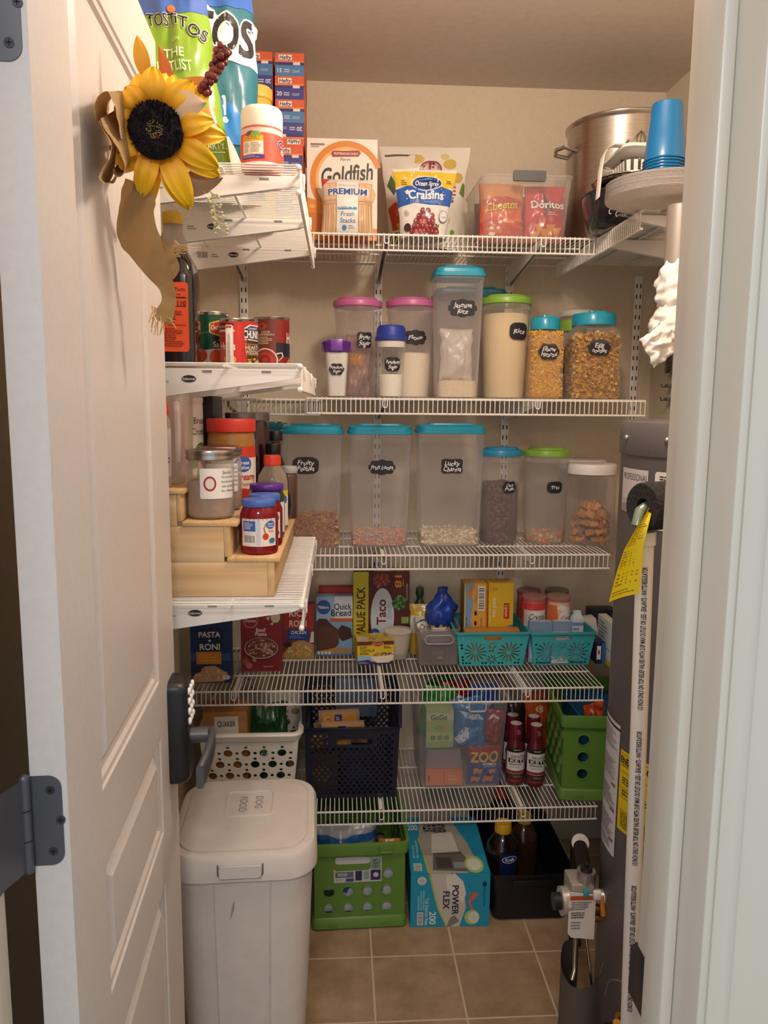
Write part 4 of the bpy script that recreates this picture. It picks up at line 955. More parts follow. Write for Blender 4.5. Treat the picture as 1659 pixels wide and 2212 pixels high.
# --- loose contents: a filled block with pieces of food over its skin
def scatter(name, label, cat, shape, h, n, piece, cols, loc, basecol, seed=1, dome=.012, topn=.35, rz=0., front=True):
    """shape = ('r', radius) or ('b', half width, half depth); pieces are put over the top and the visible flank"""
    q = random.Random(seed); g = G()
    pts = circ(shape[1]-.004, 28) if shape[0] == 'r' else rr(shape[1]-.004, shape[2]-.004, .012)
    g.loft([(0, [(x*.97, y*.97) for x, y in pts]), (.004, pts), (h-dome*.6, pts), (h-dome*.25, [(x*.7, y*.7) for x, y in pts]), (h-dome*.1, [(x*.3, y*.3) for x, y in pts])])
    V, F = piece
    mats = [M(basecol, .8)]+[M(c, .6) for c in cols]
    for i in range(n):
        if q.random() < topn:
            a = q.uniform(0, 2*pi); d = sqrt(q.random())*.93
            px, py = (shape[1]*d*cos(a), shape[1]*d*sin(a)) if shape[0] == 'r' else (shape[1]*.92*q.uniform(-1, 1), shape[2]*.92*q.uniform(-1, 1))
            pz = h-dome*q.uniform(.2, .7)
        else:
            pz = q.uniform(.006, h-dome*.5)
            if shape[0] == 'r':
                a = q.uniform(-pi-.15, .15); px, py = (shape[1]-.0055)*cos(a), (shape[1]-.0055)*sin(a)
            else:
                u = q.uniform(-shape[1]*.93, shape[1]*1.6)
                if u < shape[1]*.93: px, py = u, -shape[2]+.005
                else: px, py = (-1 if loc[0] > 0 else 1)*(shape[1]-.005), q.uniform(-shape[2], shape[2])*.9
        m = Matrix.Rotation(q.uniform(0, 6.3), 3, Vector((q.gauss(0, 1), q.gauss(0, 1), q.gauss(0, 1))).normalized())
        k = q.uniform(.85, 1.15); g.mi = 1+q.randrange(len(cols))
        vs = [g.bm.verts.new(m @ (Vector(v)*k)+Vector((px, py, pz))) for v in V]
        for f in F: g.face([vs[j] for j in f])
    o = g.obj(name, mats, None, loc, rz, recalc=False)
    return tag(o, label, cat, kind='stuff')
def piece_ball(r, sq=1.):
    g = G(); g.ball((0, 0, 0), r, 7, 5, (1, 1, sq)); return grab(g)
def grab(g):
    g.bm.verts.index_update(); V = [tuple(v.co) for v in g.bm.verts]; F = [tuple(v.index for v in f.verts) for f in g.bm.faces]; g.bm.free(); return V, F
def piece_elbow(R_, r, n=5, arc=2.4):
    g = G(); g.tube([(R_*cos(i*arc/n)-R_*.6, R_*sin(i*arc/n)-R_*.5, 0) for i in range(n+1)], r, 5); return grab(g)
def piece_ring(R_, r):
    g = G(); g.tube([(R_*cos(2*pi*i/8), R_*sin(2*pi*i/8), 0) for i in range(8)], r, 5, closed=True); return grab(g)
def piece_flake(w, l):
    g = G(); g.grid(lambda a, b: Vector(((a-.5)*w, (b-.5)*l, .25*w*sin(pi*a)*cos(2*b))), 2, 2); return grab(g)
def piece_twist(w, l, t=2.6):
    g = G(); g.grid(lambda a, b: Vector(((a-.5)*w*cos(t*b), (b-.5)*l, (a-.5)*w*sin(t*b)+.0008)), 2, 5); return grab(g)

def pitcher(name, label, x, y, z, r, h, lidmat, mat, plq=None, tp=.012, deg=0., lab=None, lw=.075, lh=.05, lz=.6, flap=1, group='lidded pitchers of dry food', ang=0.):
    """round tapered canister, pouring lid with a raised flap"""
    t = thing(name, label, 'canister', (x, y, z), ang, group)
    r0 = r-tp
    G().lathe([(r0-.006, .0005), (r0-.001, .003), (r0, .008), (r-.002, h-.045), (r+.0005, h-.042), (r+.0005, h-.036), (r-.001, h-.033), (r-.001, h-.022)], 44, top=False).obj('canister_body', mat, t)
    g = G(); g.lathe([(r-.002, h-.026), (r+.003, h-.025), (r+.0035, h-.012), (r+.001, h-.008), (r-.006, h-.006)], 44)
    g.obj('lid', lidmat, t)
    if flap:
        g = G(); P = [(r*.82*cos(a), r*.60*sin(a)-r*.18) for a in [2*pi*i/28 for i in range(28)]]
        g.loft([(h-.008, P), (h-.002, P), (h, [(p*.93, q*.93) for p, q in P])]); g.obj('pour_flap', lidmat, t)
    if plq:
        a = Art(lw, lh); plaque(a, *plq)
        rr0 = r0+(r-r0)*(h*lz)/(h-.045)
        a.build('chalk_label', t, cyl(rr0+.0006, lw, h*lz-lh/2, turn(deg), r1=rr0+.0006+(r-.002-r0)*lh/(h-.05), H=lh), 12, 0, .55)
    return t
def sqcan(name, label, x, yf, z, w, d, h, lidmat, mat, plq=None, tp=.008, lw=.078, lh=.048, lz=.62, lx=0., ang=0., fl=1, group='lidded pitchers of dry food'):
    """square-shouldered canister with a two-step lid"""
    t = thing(name, label, 'canister', (x, yf+d/2, z), ang, group)
    def ring(k, zz): return (zz, rr(w/2+k, d/2+k, .024+k*.5, 5))
    G().loft([ring(-tp-.004, .0005), ring(-tp, .006), ring(-.001, h-.034), ring(.0015, h-.033), ring(.0015, h-.024), ring(0, h-.022)], top=False).obj('canister_body', mat, t)
    g = G(); g.loft([ring(.001, h-.026), ring(.0045, h-.025), ring(.0048, h-.016), ring(.001, h-.0145), ring(.0005, h-.006), ring(-.004, h-.002), ring(-.012, h-.001)])
    g.obj('lid', lidmat, t)
    if fl:
        g = G(); g.loft([(h-.0012, rr(w*.36, d*.24, .016)), (h+.003, rr(w*.35, d*.23, .015))]); o = g.obj('pour_flap', lidmat, t); o.location = (0, -d*.2, 0)
    if plq:
        a = Art(lw, lh); plaque(a, *plq)
        f = lambda u, v, o: Vector((lx-lw/2+u, -d/2+tp*(1-(h*lz+v-lh/2)/(h-.034))-.0008-o, h*lz-lh/2+v))
        a.build('chalk_label', t, f, 0, 0, .55)
    return t
def powder(name, label, x, y, z, r0, r1, h, c, bumpy=.004, cat=None, n=40):
    g = G(); g.lathe([(r0*.96, .003), (r0, .008), (r0+(r1-r0)*.96, h*.96), (r1*.9, h), (r1*.5, h+bumpy*.4)], n)
    o = g.obj(name, MIXMAT('grain_'+name, c, c[:4]+'%02x' % max(0, int(c[4:], 16)-14), 'noise', 220, rough=.95, bump=.15), None, (x, y, z))
    return tag(o, label, cat or name.replace('_', ' '), kind='stuff')
za = z2+.0016
t = thing('shaker_cup', 'small clear beaker with purple clip lid, full of white powder', 'canister', (-.006, 2.135, za))
G().loft([(0.0005, rr(.023, .023, .014)), (.004, rr(.026, .026, .015)), (.128, rr(.0325, .0325, .017))], top=False).obj('beaker', JARCLEAR, t)
g = G(); g.loft([(.120, rr(.034, .034, .018)), (.140, rr(.036, .036, .019)), (.142, rr(.037, .037, .019)), (.147, rr(.037, .037, .019)), (.149, rr(.033, .033, .017))], bot=False); g.obj('lid', PURP, t)
g = G(); g.loft([(.1495, rr(.026, .026, .014)), (.154, rr(.025, .025, .013))]); g.obj('lid_top', M('8d5fb4', .3), t)
for sx, sy, rz_ in ((0, -1, 0), (-1, 0, -pi/2), (1, 0, pi/2)):
    g = G(); g.box(-.016, .016, -.0405, -.0375, .122, .149, .001); o = g.obj('clip', M('7f45b5', .3), t, None, rz_)
a = Art(.042, .032); plaque(a, 1, [('Powdered', .78), ('Sugar', .5)]); a.build('chalk_label', t, flat(.042, -.0305, z0=.058), rough=.55)
g = G(); g.loft([(.003, rr(.0225, .0225, .013)), (.118, rr(.0305, .0305, .016)), (.120, rr(.026, .026, .014))]); o = g.obj('powdered_sugar', M('f4efea', .9), None, (-.006, 2.135, za)); tag(o, 'white powdered sugar in the purple-lidded beaker', 'sugar', kind='stuff')
t = pitcher('pitcher_canister', 'pink-lidded canister labelled for brown sugar', .053, 2.225, za, .066, .275, PINK, FROST, (2, [('Brown', .6), ('Sugar', .6)]), deg=16, lw=.052, lh=.052, lz=.57)
g = bag('sugar_bag', 'brown sugar bag slumped inside the pink-lidded canister', (.058, 2.215, za+.004), .078, .17, .05, 'a07a6c', lambda a: (a.r(0, .5, .5, .2, 'c98a3a'), a.blobs(.5, .25, .4, .2, 10, .08, ['b5958a', '8f6a60'])), (0, 0, .3), 3.3, wr=.012, cat='bag')
t = thing('shaker_cup', 'clear beaker with domed royal blue lid, half full of powder', 'canister', (.142, 2.135, za))
G().lathe([(.030, .0005), (.0325, .004), (.033, .01), (.040, .155), (.0405, .16)], 40, top=False).obj('beaker', JARCLEAR, t)
g = G(); g.lathe([(.0415, .152), (.044, .153), (.044, .162), (.0405, .166), (.039, .185), (.034, .1925), (.02, .1945)], 44); g.obj('lid', BLUE_, t)
a = Art(.044, .040); plaque(a, 3, [('Powdered', .8), ('Sugar', .55)]); a.build('chalk_label', t, cyl(.0368, .044, .068, turn(4), r1=.0388, H=.04), 10, 0, .55)
powder('powdered_sugar', 'white powdered sugar in the blue-lidded beaker', .142, 2.135, za, .0315, .0355, .062, 'f4efea', cat='sugar')
g = G(); g.lathe([(.0382, .134), (.0397, .150)], 40, bot=False, top=False); o = g.obj('sugar_dust', MIXMAT('dusty', 'f4efea', 'e9e2da', 'noise', 60, rough=.9), None, (.142, 2.135, za)); tag(o, 'white sugar dust clinging under the blue lid', 'sugar', kind='stuff')
pitcher('pitcher_canister', 'pink-lidded canister half full of flour behind blue beaker', .203, 2.225, za, .067, .277, PINK, FROST, (0, [('Flour', .62)]), deg=8, lw=.066, lh=.042, lz=.595)
powder('flour', 'cream flour filling the lower half of the pink-lidded canister', .203, 2.225, za, .0535, .0595, .125, 'f1e6d6')
sqcan('tall_canister', 'tallest square canister with teal lid, nearly empty of rice', .325, 2.10, za, .132, .125, .348, TEAL, FROST, (0, [('Jasmine', .62), ('Rice', .36)]), lz=.685, lx=.006, tp=.01)
g = G(); g.loft([(.003, rr(.052, .048, .02)), (.046, rr(.0535, .05, .02)), (.049, rr(.04, .04, .02))]); o = g.obj('jasmine_rice', MIXMAT('rice_grain', 'eadcc0', 'd9c8a8', 'noise', 260, rough=.9, bump=.4), None, (.325, 2.1625, za)); tag(o, 'shallow bed of jasmine rice in the tallest canister', 'rice', kind='stuff')
g = bag('rice_bag', 'clouded plastic bag of rice inside the tallest canister', (.325, 2.16, za+.05), .092, .14, .06, 'd9d2cc', None, (0, 0, 0), 2.9, wr=.008, cat='bag')
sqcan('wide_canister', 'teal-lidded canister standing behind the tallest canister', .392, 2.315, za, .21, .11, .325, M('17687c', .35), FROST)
pitcher('pitcher_canister', 'green-lidded canister full of white rice', .473, 2.215, za, .070, .287, GREEN, CLEAR('f4efe6', .8, .2), (3, [('Rice', .6)]), deg=22, lw=.060, lh=.048, lz=.645)
powder('white_rice', 'white rice filling the green-lidded canister', .473, 2.215, za, .0575, .0665, .235, 'ecd9bc', cat='rice')
def pjar(name, label, x, y, z, w, d, h, lm, plq, deg=0, lw=.066, lh=.046, lz=.55):
    """square-waisted clear jar with a flip-top lid"""
    t = thing(name, label, 'jar', (x, y, z), 0)
    def rg(k, zz, rad=.022): return (zz, rr(w/2+k, d/2+k, rad, 5))
    G().loft([rg(-.006, .0005), rg(0, .006), rg(0, h*.30), rg(-.0015, h*.32), rg(-.0015, h*.62), rg(0, h*.64), rg(0, h-.062), rg(-.008, h-.046, .03), rg(-.012, h-.040, .032), rg(-.012, h-.034, .032)], top=False).obj('jar_body', JARCLEAR, t)
    g = G(); R_ = w/2-.008; g.lathe([(R_-.001, h-.036), (R_, h-.035), (R_, h-.008), (R_-.003, h-.003), (R_*.7, h-.001)], 44); g.obj('lid', lm, t)
    g = G(); g.loft([(h-.003, rr(w*.19, .010, .009)), (h+.002, rr(w*.18, .009, .008))]); o = g.obj('flip_tab', lm, t); o.location = (0, -w*.24, 0)
    if plq:
        a = Art(lw, lh); plaque(a, *plq); a.build('chalk_label', t, flat(lw, -d/2+.0006, z0=h*lz-lh/2), rough=.55)
    return t
PAS = ['e4b04c', 'dba23e', 'ecc060', 'd0963a']
pjar('pasta_jar', 'teal-lidded jar of small elbow macaroni', .577, 2.175, za, .098, .098, .226, TEAL, (1, [('Elbow', .62), ('Macaroni', .72)]), lz=.57, lw=.060, lh=.046)
scatter('elbow_macaroni', 'golden elbow macaroni filling the narrower teal-lidded jar', 'pasta', ('b', .0445, .0445), .186, 1300, piece_elbow(.0042, .0019), PAS, (.577, 2.175, za+.002), 'c99a44', 3, topn=.14)
pjar('pasta_jar', 'wider teal-lidded jar of curly egg noodles', .718, 2.185, za, .138, .118, .24, TEAL, (0, [('Egg', .4), ('noodles', .62)]), lz=.59, lw=.064, lh=.046)
scatter('egg_noodles', 'curly egg noodles filling the wider teal-lidded jar', 'pasta', ('b', .0620, .0520), .182, 1200, piece_twist(.0085, .019), PAS, (.718, 2.185, za+.002), 'c4963f', 5, topn=.2, dome=.02)
pjar('pasta_jar', 'green-lidded pasta jar between and behind the two teal-lidded jars', .696, 2.305, za, .095, .095, .235, GREEN, None)
scatter('rotini', 'darker pasta pieces in the green-lidded jar behind', 'pasta', ('b', .042, .042), .15, 240, piece_twist(.008, .016, 4), ['b5843a', 'c08c40', '9a5a3a', 'cf9c4c'], (.696, 2.305, za+.002), '7a4a2a', 8)
pitcher('pitcher_canister', 'white-lidded canister at the back, behind the egg noodles', .738, 2.400, za, .052, .278, M('ece8df', .4), FROST, None, flap=0)

zc = z3+.0016
def cereal(x, yf, w, d, tp, h, *k, **q): pass
sqcan('cereal_canister', 'teal-lidded cereal canister behind sauce bottles, quarter full of colourful flakes', -.0745, 2.13, zc, .166, .115, .345, TEAL, FROST, (3, [('Fruity', .6), ('Pebbles', .6)]), lx=-.018, lz=.675, lw=.076, lh=.05, ang=.02)
scatter('crisp_rice_flakes', 'colourful crisp cereal flakes in the leftmost cereal canister', 'cereal', ('b', .074, .0485), .096, 800, piece_flake(.0075, .010), ['e0a684', 'd48e64', 'c8765c', 'e6bc66', 'a8846e', 'b0a064', 'ecc86c', 'b07880'], (-.0745, 2.1875, zc+.002), 'b8805e', 11, topn=.3, dome=.02)
sqcan('cereal_canister', 'middle teal-lidded cereal canister with a thin layer of rings', .1165, 2.145, zc, .176, .115, .345, TEAL, FROST, (0, [('Fruit Loops', .82)]), lx=.004, lz=.66, lw=.076, lh=.044)
scatter('cereal_rings', 'pink and orange cereal rings in the middle cereal canister', 'cereal', ('b', .077, .047), .042, 300, piece_ring(.0048, .0022), ['e8b498', 'e8a284', 'e0a8a2', 'e8c090', 'a8b2bc'], (.1165, 2.2025, zc+.002), 'cfa892', 12, topn=.45, dome=.016)
sqcan('cereal_canister', 'teal-lidded cereal canister with pale round oat pieces', .318, 2.145, zc, .188, .118, .348, TEAL, FROST, (2, [('Lucky', .55), ('Charms', .66)]), lx=.0, lz=.665, lw=.076, lh=.052)
scatter('oat_cereal', 'pale beige oat cereal in the rightmost tall canister', 'cereal', ('b', .083, .0485), .048, 330, piece_ball(.0052, .8), ['ece0c8', 'e0d0b4', 'f0e6d2', 'd8c6a8'], (.318, 2.204, zc+.002), 'cbbb9e', 13, topn=.4, dome=.018)
pitcher('pitcher_canister', 'blue-lidded round canister of chocolate cereal balls', .474, 2.235, zc, .060, .282, M('2f8fbe', .3), FROST, (1, [('Coco', .5), ('Puffs', .62)]), deg=17, lw=.046, lh=.034, lz=.60, tp=.006)
scatter('chocolate_balls', 'brown chocolate cereal balls filling the blue-lidded canister', 'cereal', ('r', .0535), .178, 620, piece_ball(.0052), ['5a3a34', '6a463c', '4e302c', '6f4e46'], (.474, 2.235, zc+.002), '4a302c', 14, topn=.15)
pitcher('pitcher_canister', 'green-lidded round canister with a few fruity puffs', .611, 2.235, zc, .066, .282, GREEN, FROST, (3, [('Trix', .55)]), deg=10, lw=.050, lh=.036, lz=.60, tp=.009)
scatter('fruity_puffs', 'few orange and cream puffs at the bottom of green-lidded canister', 'cereal', ('r', .0555), .030, 110, piece_ball(.0062), ['d9774a', 'e0a56a', 'd8c08a', 'c98a5a', '9aa08c'], (.611, 2.235, zc+.002), 'a8927c', 15, topn=.5, dome=.012)
t = thing('treat_jar', 'short clear jar with white lid full of dog biscuits', 'jar', (.741, 2.215, zc))
G().lathe([(.064, .0005), (.070, .004), (.072, .012), (.072, .185), (.069, .2), (.067, .205)], 44, top=False).obj('jar_body', CLEAR('f2ece8', .86, .12, .6), t)
G().lathe([(.069, .206), (.0715, .207), (.0725, .232), (.070, .236), (.05, .237)], 44).obj('lid', M('e9e3e2', .4), t)
t2 = dup(t, (.768, 2.385, zc), 0, 'second white-lidded jar, mostly hidden behind the dog biscuits')
BISC = ['c48a54', 'b5783f', 'd09a62', '8a6550', 'a8794e']
q = random.Random(5); k = 0
shapes = []
def bone(w, l):
    g = G(); pts = []
    g.box(-w/2, w/2, -l/2, l/2, -.004, .004, .0015, 1)
    for sx in (-1, 1):
        for sy in (-1, 1): g.ball((sx*w*.42, sy*l*.5, 0), w*.42, 8, 6, (1, 1, .5 if w > .012 else .6))
    return g
proto = []
for i, c in enumerate(BISC):
    g = G()
    if i % 2 == 0: g.box(-.013, .013, -.011, .011, -.0045, .0045, .002)
    else: g = bone(.013, .026)
    o = g.obj('dog_biscuit', M(c, .75)); proto.append(o); tag(o, 'dog biscuit among the pile in the white-lidded jar', 'dog biscuit', 'dog biscuits in the white-lidded jar')
pos = []
for lay in range(5):
    zz = zc+.016+lay*.0245
    for j in range(9 if lay < 4 else 5):
        a = -pi/2+(j-4)*.42+q.uniform(-.08, .08)+lay*.2; rad = .050 if lay < 4 else .03
        pos.append((.741+rad*cos(a), 2.215+rad*sin(a), zz+q.uniform(-.003, .003)))
    for j in range(2): pos.append((.741+q.uniform(-.02, .02), 2.215+q.uniform(-.02, .02), zz))
for i, p in enumerate(pos):
    o = proto[i % 5]
    c = o if i < 5 else dup(o)
    c.location = p; c.rotation_euler = (q.uniform(.5, 1.4), q.uniform(-.7, .7), atan2(p[1]-2.215, p[0]-.741)+pi/2)
# pieces in the far left behind the bottles
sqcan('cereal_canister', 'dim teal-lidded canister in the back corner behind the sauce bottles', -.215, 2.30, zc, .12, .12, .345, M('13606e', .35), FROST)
# ================================================================ box shelf: packets, taco box, teal baskets
zd = z4+.0016
def proni(a):
    a.r(0, 0, 1, 1, '16356a'); a.r(0, .36, 1, .12, '2a5a9a'); a.p([(.18, .48), (.18, .86), (.3, .90), (.7, .90), (.82, .86), (.82, .48)], '13294f')
    a.t('PASTA', .48, .79, .085, 'e6ecf2', w=.54, b=.02); a.e(.48, .69, .03, .018, 'd9e2ee'); a.t('RONI', .48, .59, .095, 'e6ecf2', w=.50, b=.02)
    a.r(.14, .31, .62, .20, 'd98a1c'); a.fine(.2, .34, .5, .13, 3, 'e9a848')
    a.p([(0, .05), (.1, .14), (.35, .27), (.6, .28), (.85, .18), (.95, .08), (.8, .02), (.1, .01)], 'c9a07a'); a.blobs(.5, .13, .42, .10, 60, .03, ['dcb894', 'b88a62', 'e3c6a6', 'c99a70']); a.e(.13, .21, .13, .05, '1c2438'); a.e(.88, .09, .1, .04, 'e6e2da'); a.t('7', .88, .09, .04, '2a2a3a')
carton('pasta_mix_box', 'dark blue pasta box with an orange panel, furthest left', -.360, 2.115, zd-.004+.004, .112, .045, .178, '16356a', proni, top=None, cat='box')
def dlz(a):
    a.r(0, 0, 1, 1, '8e2430'); a.e(.24, .84, .18, .12, 'e8d8d4'); a.e(.24, .84, .17, .113, '93283a'); a.t('Dianna', .24, .84, .05, 'efe2de', w=.27, b=.01)
    a.e(.86, .90, .12, .1, 'd8cdb8'); a.p([(.62, .88), (.70, .84), (.72, .92)], 'd8cdb8'); a.p([(.72, .78), (.80, .76), (.82, .82)], 'd8cdb8')
    a.t('Beef', .5, .685, .06, 'efe4e0', w=.24, b=.015); a.t('Pasta', .5, .62, .06, 'efe4e0', w=.28, b=.015)
    a.e(.5, .38, .45, .20, '6d2226'); a.e(.5, .385, .42, .175, 'd9c9bc'); a.e(.5, .39, .40, .165, '7a3a34')
    a.blobs(.5, .39, .36, .14, 80, .045, ['caa892', 'b58a74', '8a4a3e', 'd4b8a4', '6d2e2a'], asp=.6); a.e(.12, .16, .08, .06, 'a85a50'); a.e(.2, .1, .08, .05, 'b87468'); a.e(.33, .2, .05, .04, 'c09080'); a.fine(.55, .05, .4, .04, 1, 'c98a8a')
carton('pasta_mix_box', 'dark red boxed pasta dinner with a round bowl picture', -.228, 2.205, zd, .118, .042, .184, '8e2430', dlz)
def rroni(a):
    a.r(0, 0, 1, 1, '8f2622'); a.r(0, .55, 1, .45, 'a32c24'); a.t('RICE', .48, .84, .11, 'efe4dc', w=.56, b=.015); a.t('A', .48, .76, .03, 'efe4dc'); a.t('RONI', .48, .655, .11, 'efe4dc', w=.56, b=.015)
    a.p([(.0, .1), (.3, .3), (.6, .36), (1, .26), (1, 0), (0, 0)], 'b8965a'); a.r(.12, .34, .74, .21, '1f3f86'); a.t('CHICKEN', .5, .49, .06, 'eef0f4', w=.5, b=.02); a.fine(.2, .37, .58, .06, 2, '6f94c8'); a.p([(.86, .3), (1, .3), (1, .5), (.92, .5)], 'e2d8cc')
    a.blobs(.55, .15, .42, .11, 70, .035, ['d9b876', 'c9a25c', 'e6cd94', 'b58a48']); a.e(.14, .27, .14, .05, '2a2426')
carton('rice_mix_box', 'red boxed rice mix with a blue band, third from the left', -.124, 2.315, zd, .094, .04, .172, '8f2622', rroni)
def quick(a):
    a.r(0, 0, 1, 1, '7fa6cc'); a.r(0, .62, 1, .38, 'dfe6ee'); a.r(0, .9, .4, .1, '7fa6cc'); a.p([(0, .55), (.5, .62), (.5, 1), (0, 1)], '9dbada')
    a.e(.20, .82, .19, .12, '27408a'); a.e(.20, .82, .175, .107, '31509c'); a.t('Pillsbury', .20, .82, .05, 'e9eef6', w=.29, b=.015)
    a.t('Quick', .73, .83, .10, '1f2436', w=.48, b=.012); a.t('Bread', .68, .725, .10, '1f2436', w=.56, b=.012); a.fine(.46, .655, .5, .02, 1, '6a7488'); a.r(.38, .575, .62, .055, 'c9602a')
    a.p([(.0, .08), (.0, .58), (.08, .63), (.28, .62), (.42, .52), (.60, .44), (.62, .20), (.50, .12), (.1, .08)], '4a2a1e'); a.p([(.6, .44), (.7, .52), (.95, .46), (1, .30), (.72, .24), (.62, .3)], '3f241a'); a.p([(.03, .10), (.5, .14), (.6, .21), (.6, .42), (.42, .49), (.1, .5), (.03, .4)], '5c3826')
    a.p([(0, .0), (1, 0), (1, .1), (.6, .14), (0, .07)], 'b58a5a'); a.r(0, 0, 1, .03, '4a86c8')
    for x in (.03, .13, .23, .33): a.r(x, .02, .06, .05, 'e6e2dc')
carton('bread_mix_box', 'blue quick bread box showing a dark sliced loaf', -.013, 2.345, zd, .113, .04, .19, '86a8cc', quick)
carton('cake_mix_box', 'red box just showing over the quick bread box', -.008, 2.395, zd, .113, .04, .206, 'a02828', lambda a: (a.r(0, .9, 1, .1, 'b83a34'), a.r(.1, .2, .8, .5, '7a2020')))
def tacoA(a):
    a.r(0, 0, 1, 1, '5a1f1c'); a.r(0, 0, .27, 1, 'd8c62e'); a.t('VALUE PACK', .135, .5, .10, '4a2418', rot=pi/2, b=.02, w=.92)
    a.e(.50, .90, .15, .09, '7a2a22'); a.blobs(.5, .9, .14, .08, 30, .025, ['a8483a', '8c3428', 'c46a50']); a.t('18', .80, .88, .075, 'd98a2a', rot=-pi/2, b=.02, w=.22); a.fine(.88, .82, .03, .14, 1, 'c98a3a', vert=True)
    pts = [(.52+.21*cos(2*pi*i/30), .44+.36*sin(2*pi*i/30)) for i in range(30)]; a.p(pts, 'd3dae2'); a.t('Taco', .50, .50, .105, '7a2430', rot=pi/2, b=.025, w=.46); a.t('Shells', .64, .52, .06, '8ab0ba', rot=pi/2, w=.30)
    a.e(.39, .20, .10, .10, '2f5aa8'); a.t('Great', .37, .20, .03, 'eef2f6', rot=pi/2, w=.16); a.t('Value', .42, .20, .03, 'eef2f6', rot=pi/2, w=.14)
    a.e(.82, .62, .13, .105, '2c3820'); a.blobs(.82, .62, .11, .085, 40, .022, ['4f7a34', '6a9a44', '3a5a28']); a.t('MEXICAN STYLE', .955, .75, .022, 'd9c9b8', rot=-pi/2, w=.3)
    a.e(.80, .14, .27, .20, '2a2018'); a.e(.82, .13, .24, .17, '9aa05a'); a.p([(.64, .02), (.68, .18), (.88, .28), (.96, .2), (.92, .0)], 'c99a3a'); a.p([(.68, .06), (.74, .2), (.90, .25), (.84, .04)], 'e0b450'); a.r(.86, .36, .13, .08, '8fae5a')
def tacoT(a):
    a.r(0, 0, 1, 1, '46201c'); a.r(0, 0, 1, .1, '5a6a2c'); a.e(.52, .5, .22, .42, 'd3dae2'); a.t('Taco', .52, .62, .22, '7a2430', rot=pi, b=.025, w=.26); a.t('18', .14, .5, .42, 'd98a2a', rot=pi, b=.02, w=.14); a.e(.84, .3, .06, .16, 'c9d6c8'); a.e(.84, .3, .03, .09, '3a6a5a'); a.e(.9, .72, .1, .25, 'a8905a')
carton('taco_box', 'large brown taco shell box with a yellow side stripe', .135, 2.372, zd, .178, .062, .262, '4f1f1c', tacoA, top=tacoT)
def tort(a):
    a.r(0, 0, 1, 1, 'e3c42a'); a.r(0, .84, 1, .16, '7a2a22'); a.t('SOFT', .17, .74, .10, '2a2418', w=.20, b=.02); a.t('TORTILLA', .27, .61, .10, '2a2418', w=.40, b=.02); a.t('BOWL', .2, .48, .10, '2a2418', w=.24, b=.02)
    a.e(.56, .88, .16, .11, 'f0e2b0'); a.e(.56, .88, .145, .095, 'b8302a'); a.t('Old El Paso', .56, .88, .05, 'f4e6b4', w=.24); a.r(0, .12, .4, .26, '9ac0e2'); a.p([(0, 0), (1, 0), (1, .12), (.4, .12), (.3, .22), (0, .16)], '3a2a6a')
    a.p([(.36, .34), (1, .5), (.98, .2), (.86, .06), (.55, .06), (.42, .18)], 'e6dcc0'); a.blobs(.70, .42, .28, .09, 30, .035, ['6a3426', '9a4a34', 'c9a24a', '5a7a30', '4a2a20']); a.p([(.42, .32), (.98, .4), (.96, .2), (.86, .08), (.56, .08), (.46, .18)], 'efe6d0'); a.fine(.72, .66, .24, .12, 2, '4a3a20'); a.fine(.04, .05, .3, .06, 2, 'd9d4e8')
t = carton('tortilla_bowl_box', 'yellow and purple soft tortilla bowl box on the taco shelf', .108, 2.255, zd, .112, .085, .072, 'd9b82a', tort, top=lambda a: (a.r(0, 0, 1, 1, 'd9c23a'), a.p([(.0, .1), (.3, .0), (.35, .6), (.05, .7)], 'e9dcb4'), a.blobs(.6, .5, .3, .3, 16, .05, ['b87a34', 'e6cf6a', '8a5a2a']), a.t('El Paso', .6, .5, .16, 'a87a24', w=.4)), rz=.10)
jar('plastic_bowl', 'stack of pale plastic bowls behind the tortilla box', .185, 2.315, zd, [(.026, .0005), (.03, .004), (.043, .085), (.0455, .087), (.0455, .090)], CLEAR('efe8dc', .4, .25), [(.030, .02), (.042, .083), (.041, .085), (.02, .086)], M('e6dccb', .6), 'inner_bowl', cat='bowl')
def lays(a):
    a.r(0, 0, 1, 1, 'd9b83a'); a.r(0, .42, 1, .35, 'e9e2cc'); a.e(.5, .55, .36, .16, '3a4a80'); a.e(.5, .55, .31, .125, 'efe6d2'); a.t('Chips', .5, .55, .1, '3a3a5a', w=.4, b=.02)
bag('snack_pouch', 'yellow and white snack pouch standing behind the small clear bin', (.278, 2.36, zd), .105, .158, .06, 'd4b43c', lays, (radians(-3), 0, radians(-4)), 2.7, gusset=.3)
t = thing('tied_plastic_bag', 'knotted bright blue plastic bag on top of yellow pouch', 'plastic bag', (.318, 2.335, zd))
g = G(); g.grid(lambda a, b: Vector(((.016+.030*sin(pi*min(1, .15+b*1.0))**.8)*(1+.3*noise.noise(Vector((cos(2*pi*a)*2, sin(2*pi*a)*2, b*5))))*cos(2*pi*a)+.008*b, .03*(.4+sin(pi*min(1, .15+b)))*(1+.3*noise.noise(Vector((cos(2*pi*a)*2+4, sin(2*pi*a)*2, b*5))))*sin(2*pi*a)*.7, .095+.125*b)), 34, 22)
g.obj('film', M('2348b0', .16, 0, .6), t, sharp=180)
g = G(); g.grid(lambda a, b: Vector(((a-.5)*.06, -.012-.016*sin(pi*a), .0005+.10*b+.012*noise.noise(Vector((a*5, b*6, 2))))), 16, 16); g.grid(lambda a, b: Vector(((.5-a)*.06, .016*sin(pi*a), .0005+.10*b)), 16, 16); g.obj('filled_part', M('c9b14a', .3), t, sharp=180)
g = G(); g.box(-.030, .012, -.05, -.048, .092, .104, .0005); g.obj('tie_tag', M('eae6e0', .5), t)
t = thing('twist_bag', 'small dark green tied bag top behind the yellow pouch', 'plastic bag', (.262, 2.415, zd))
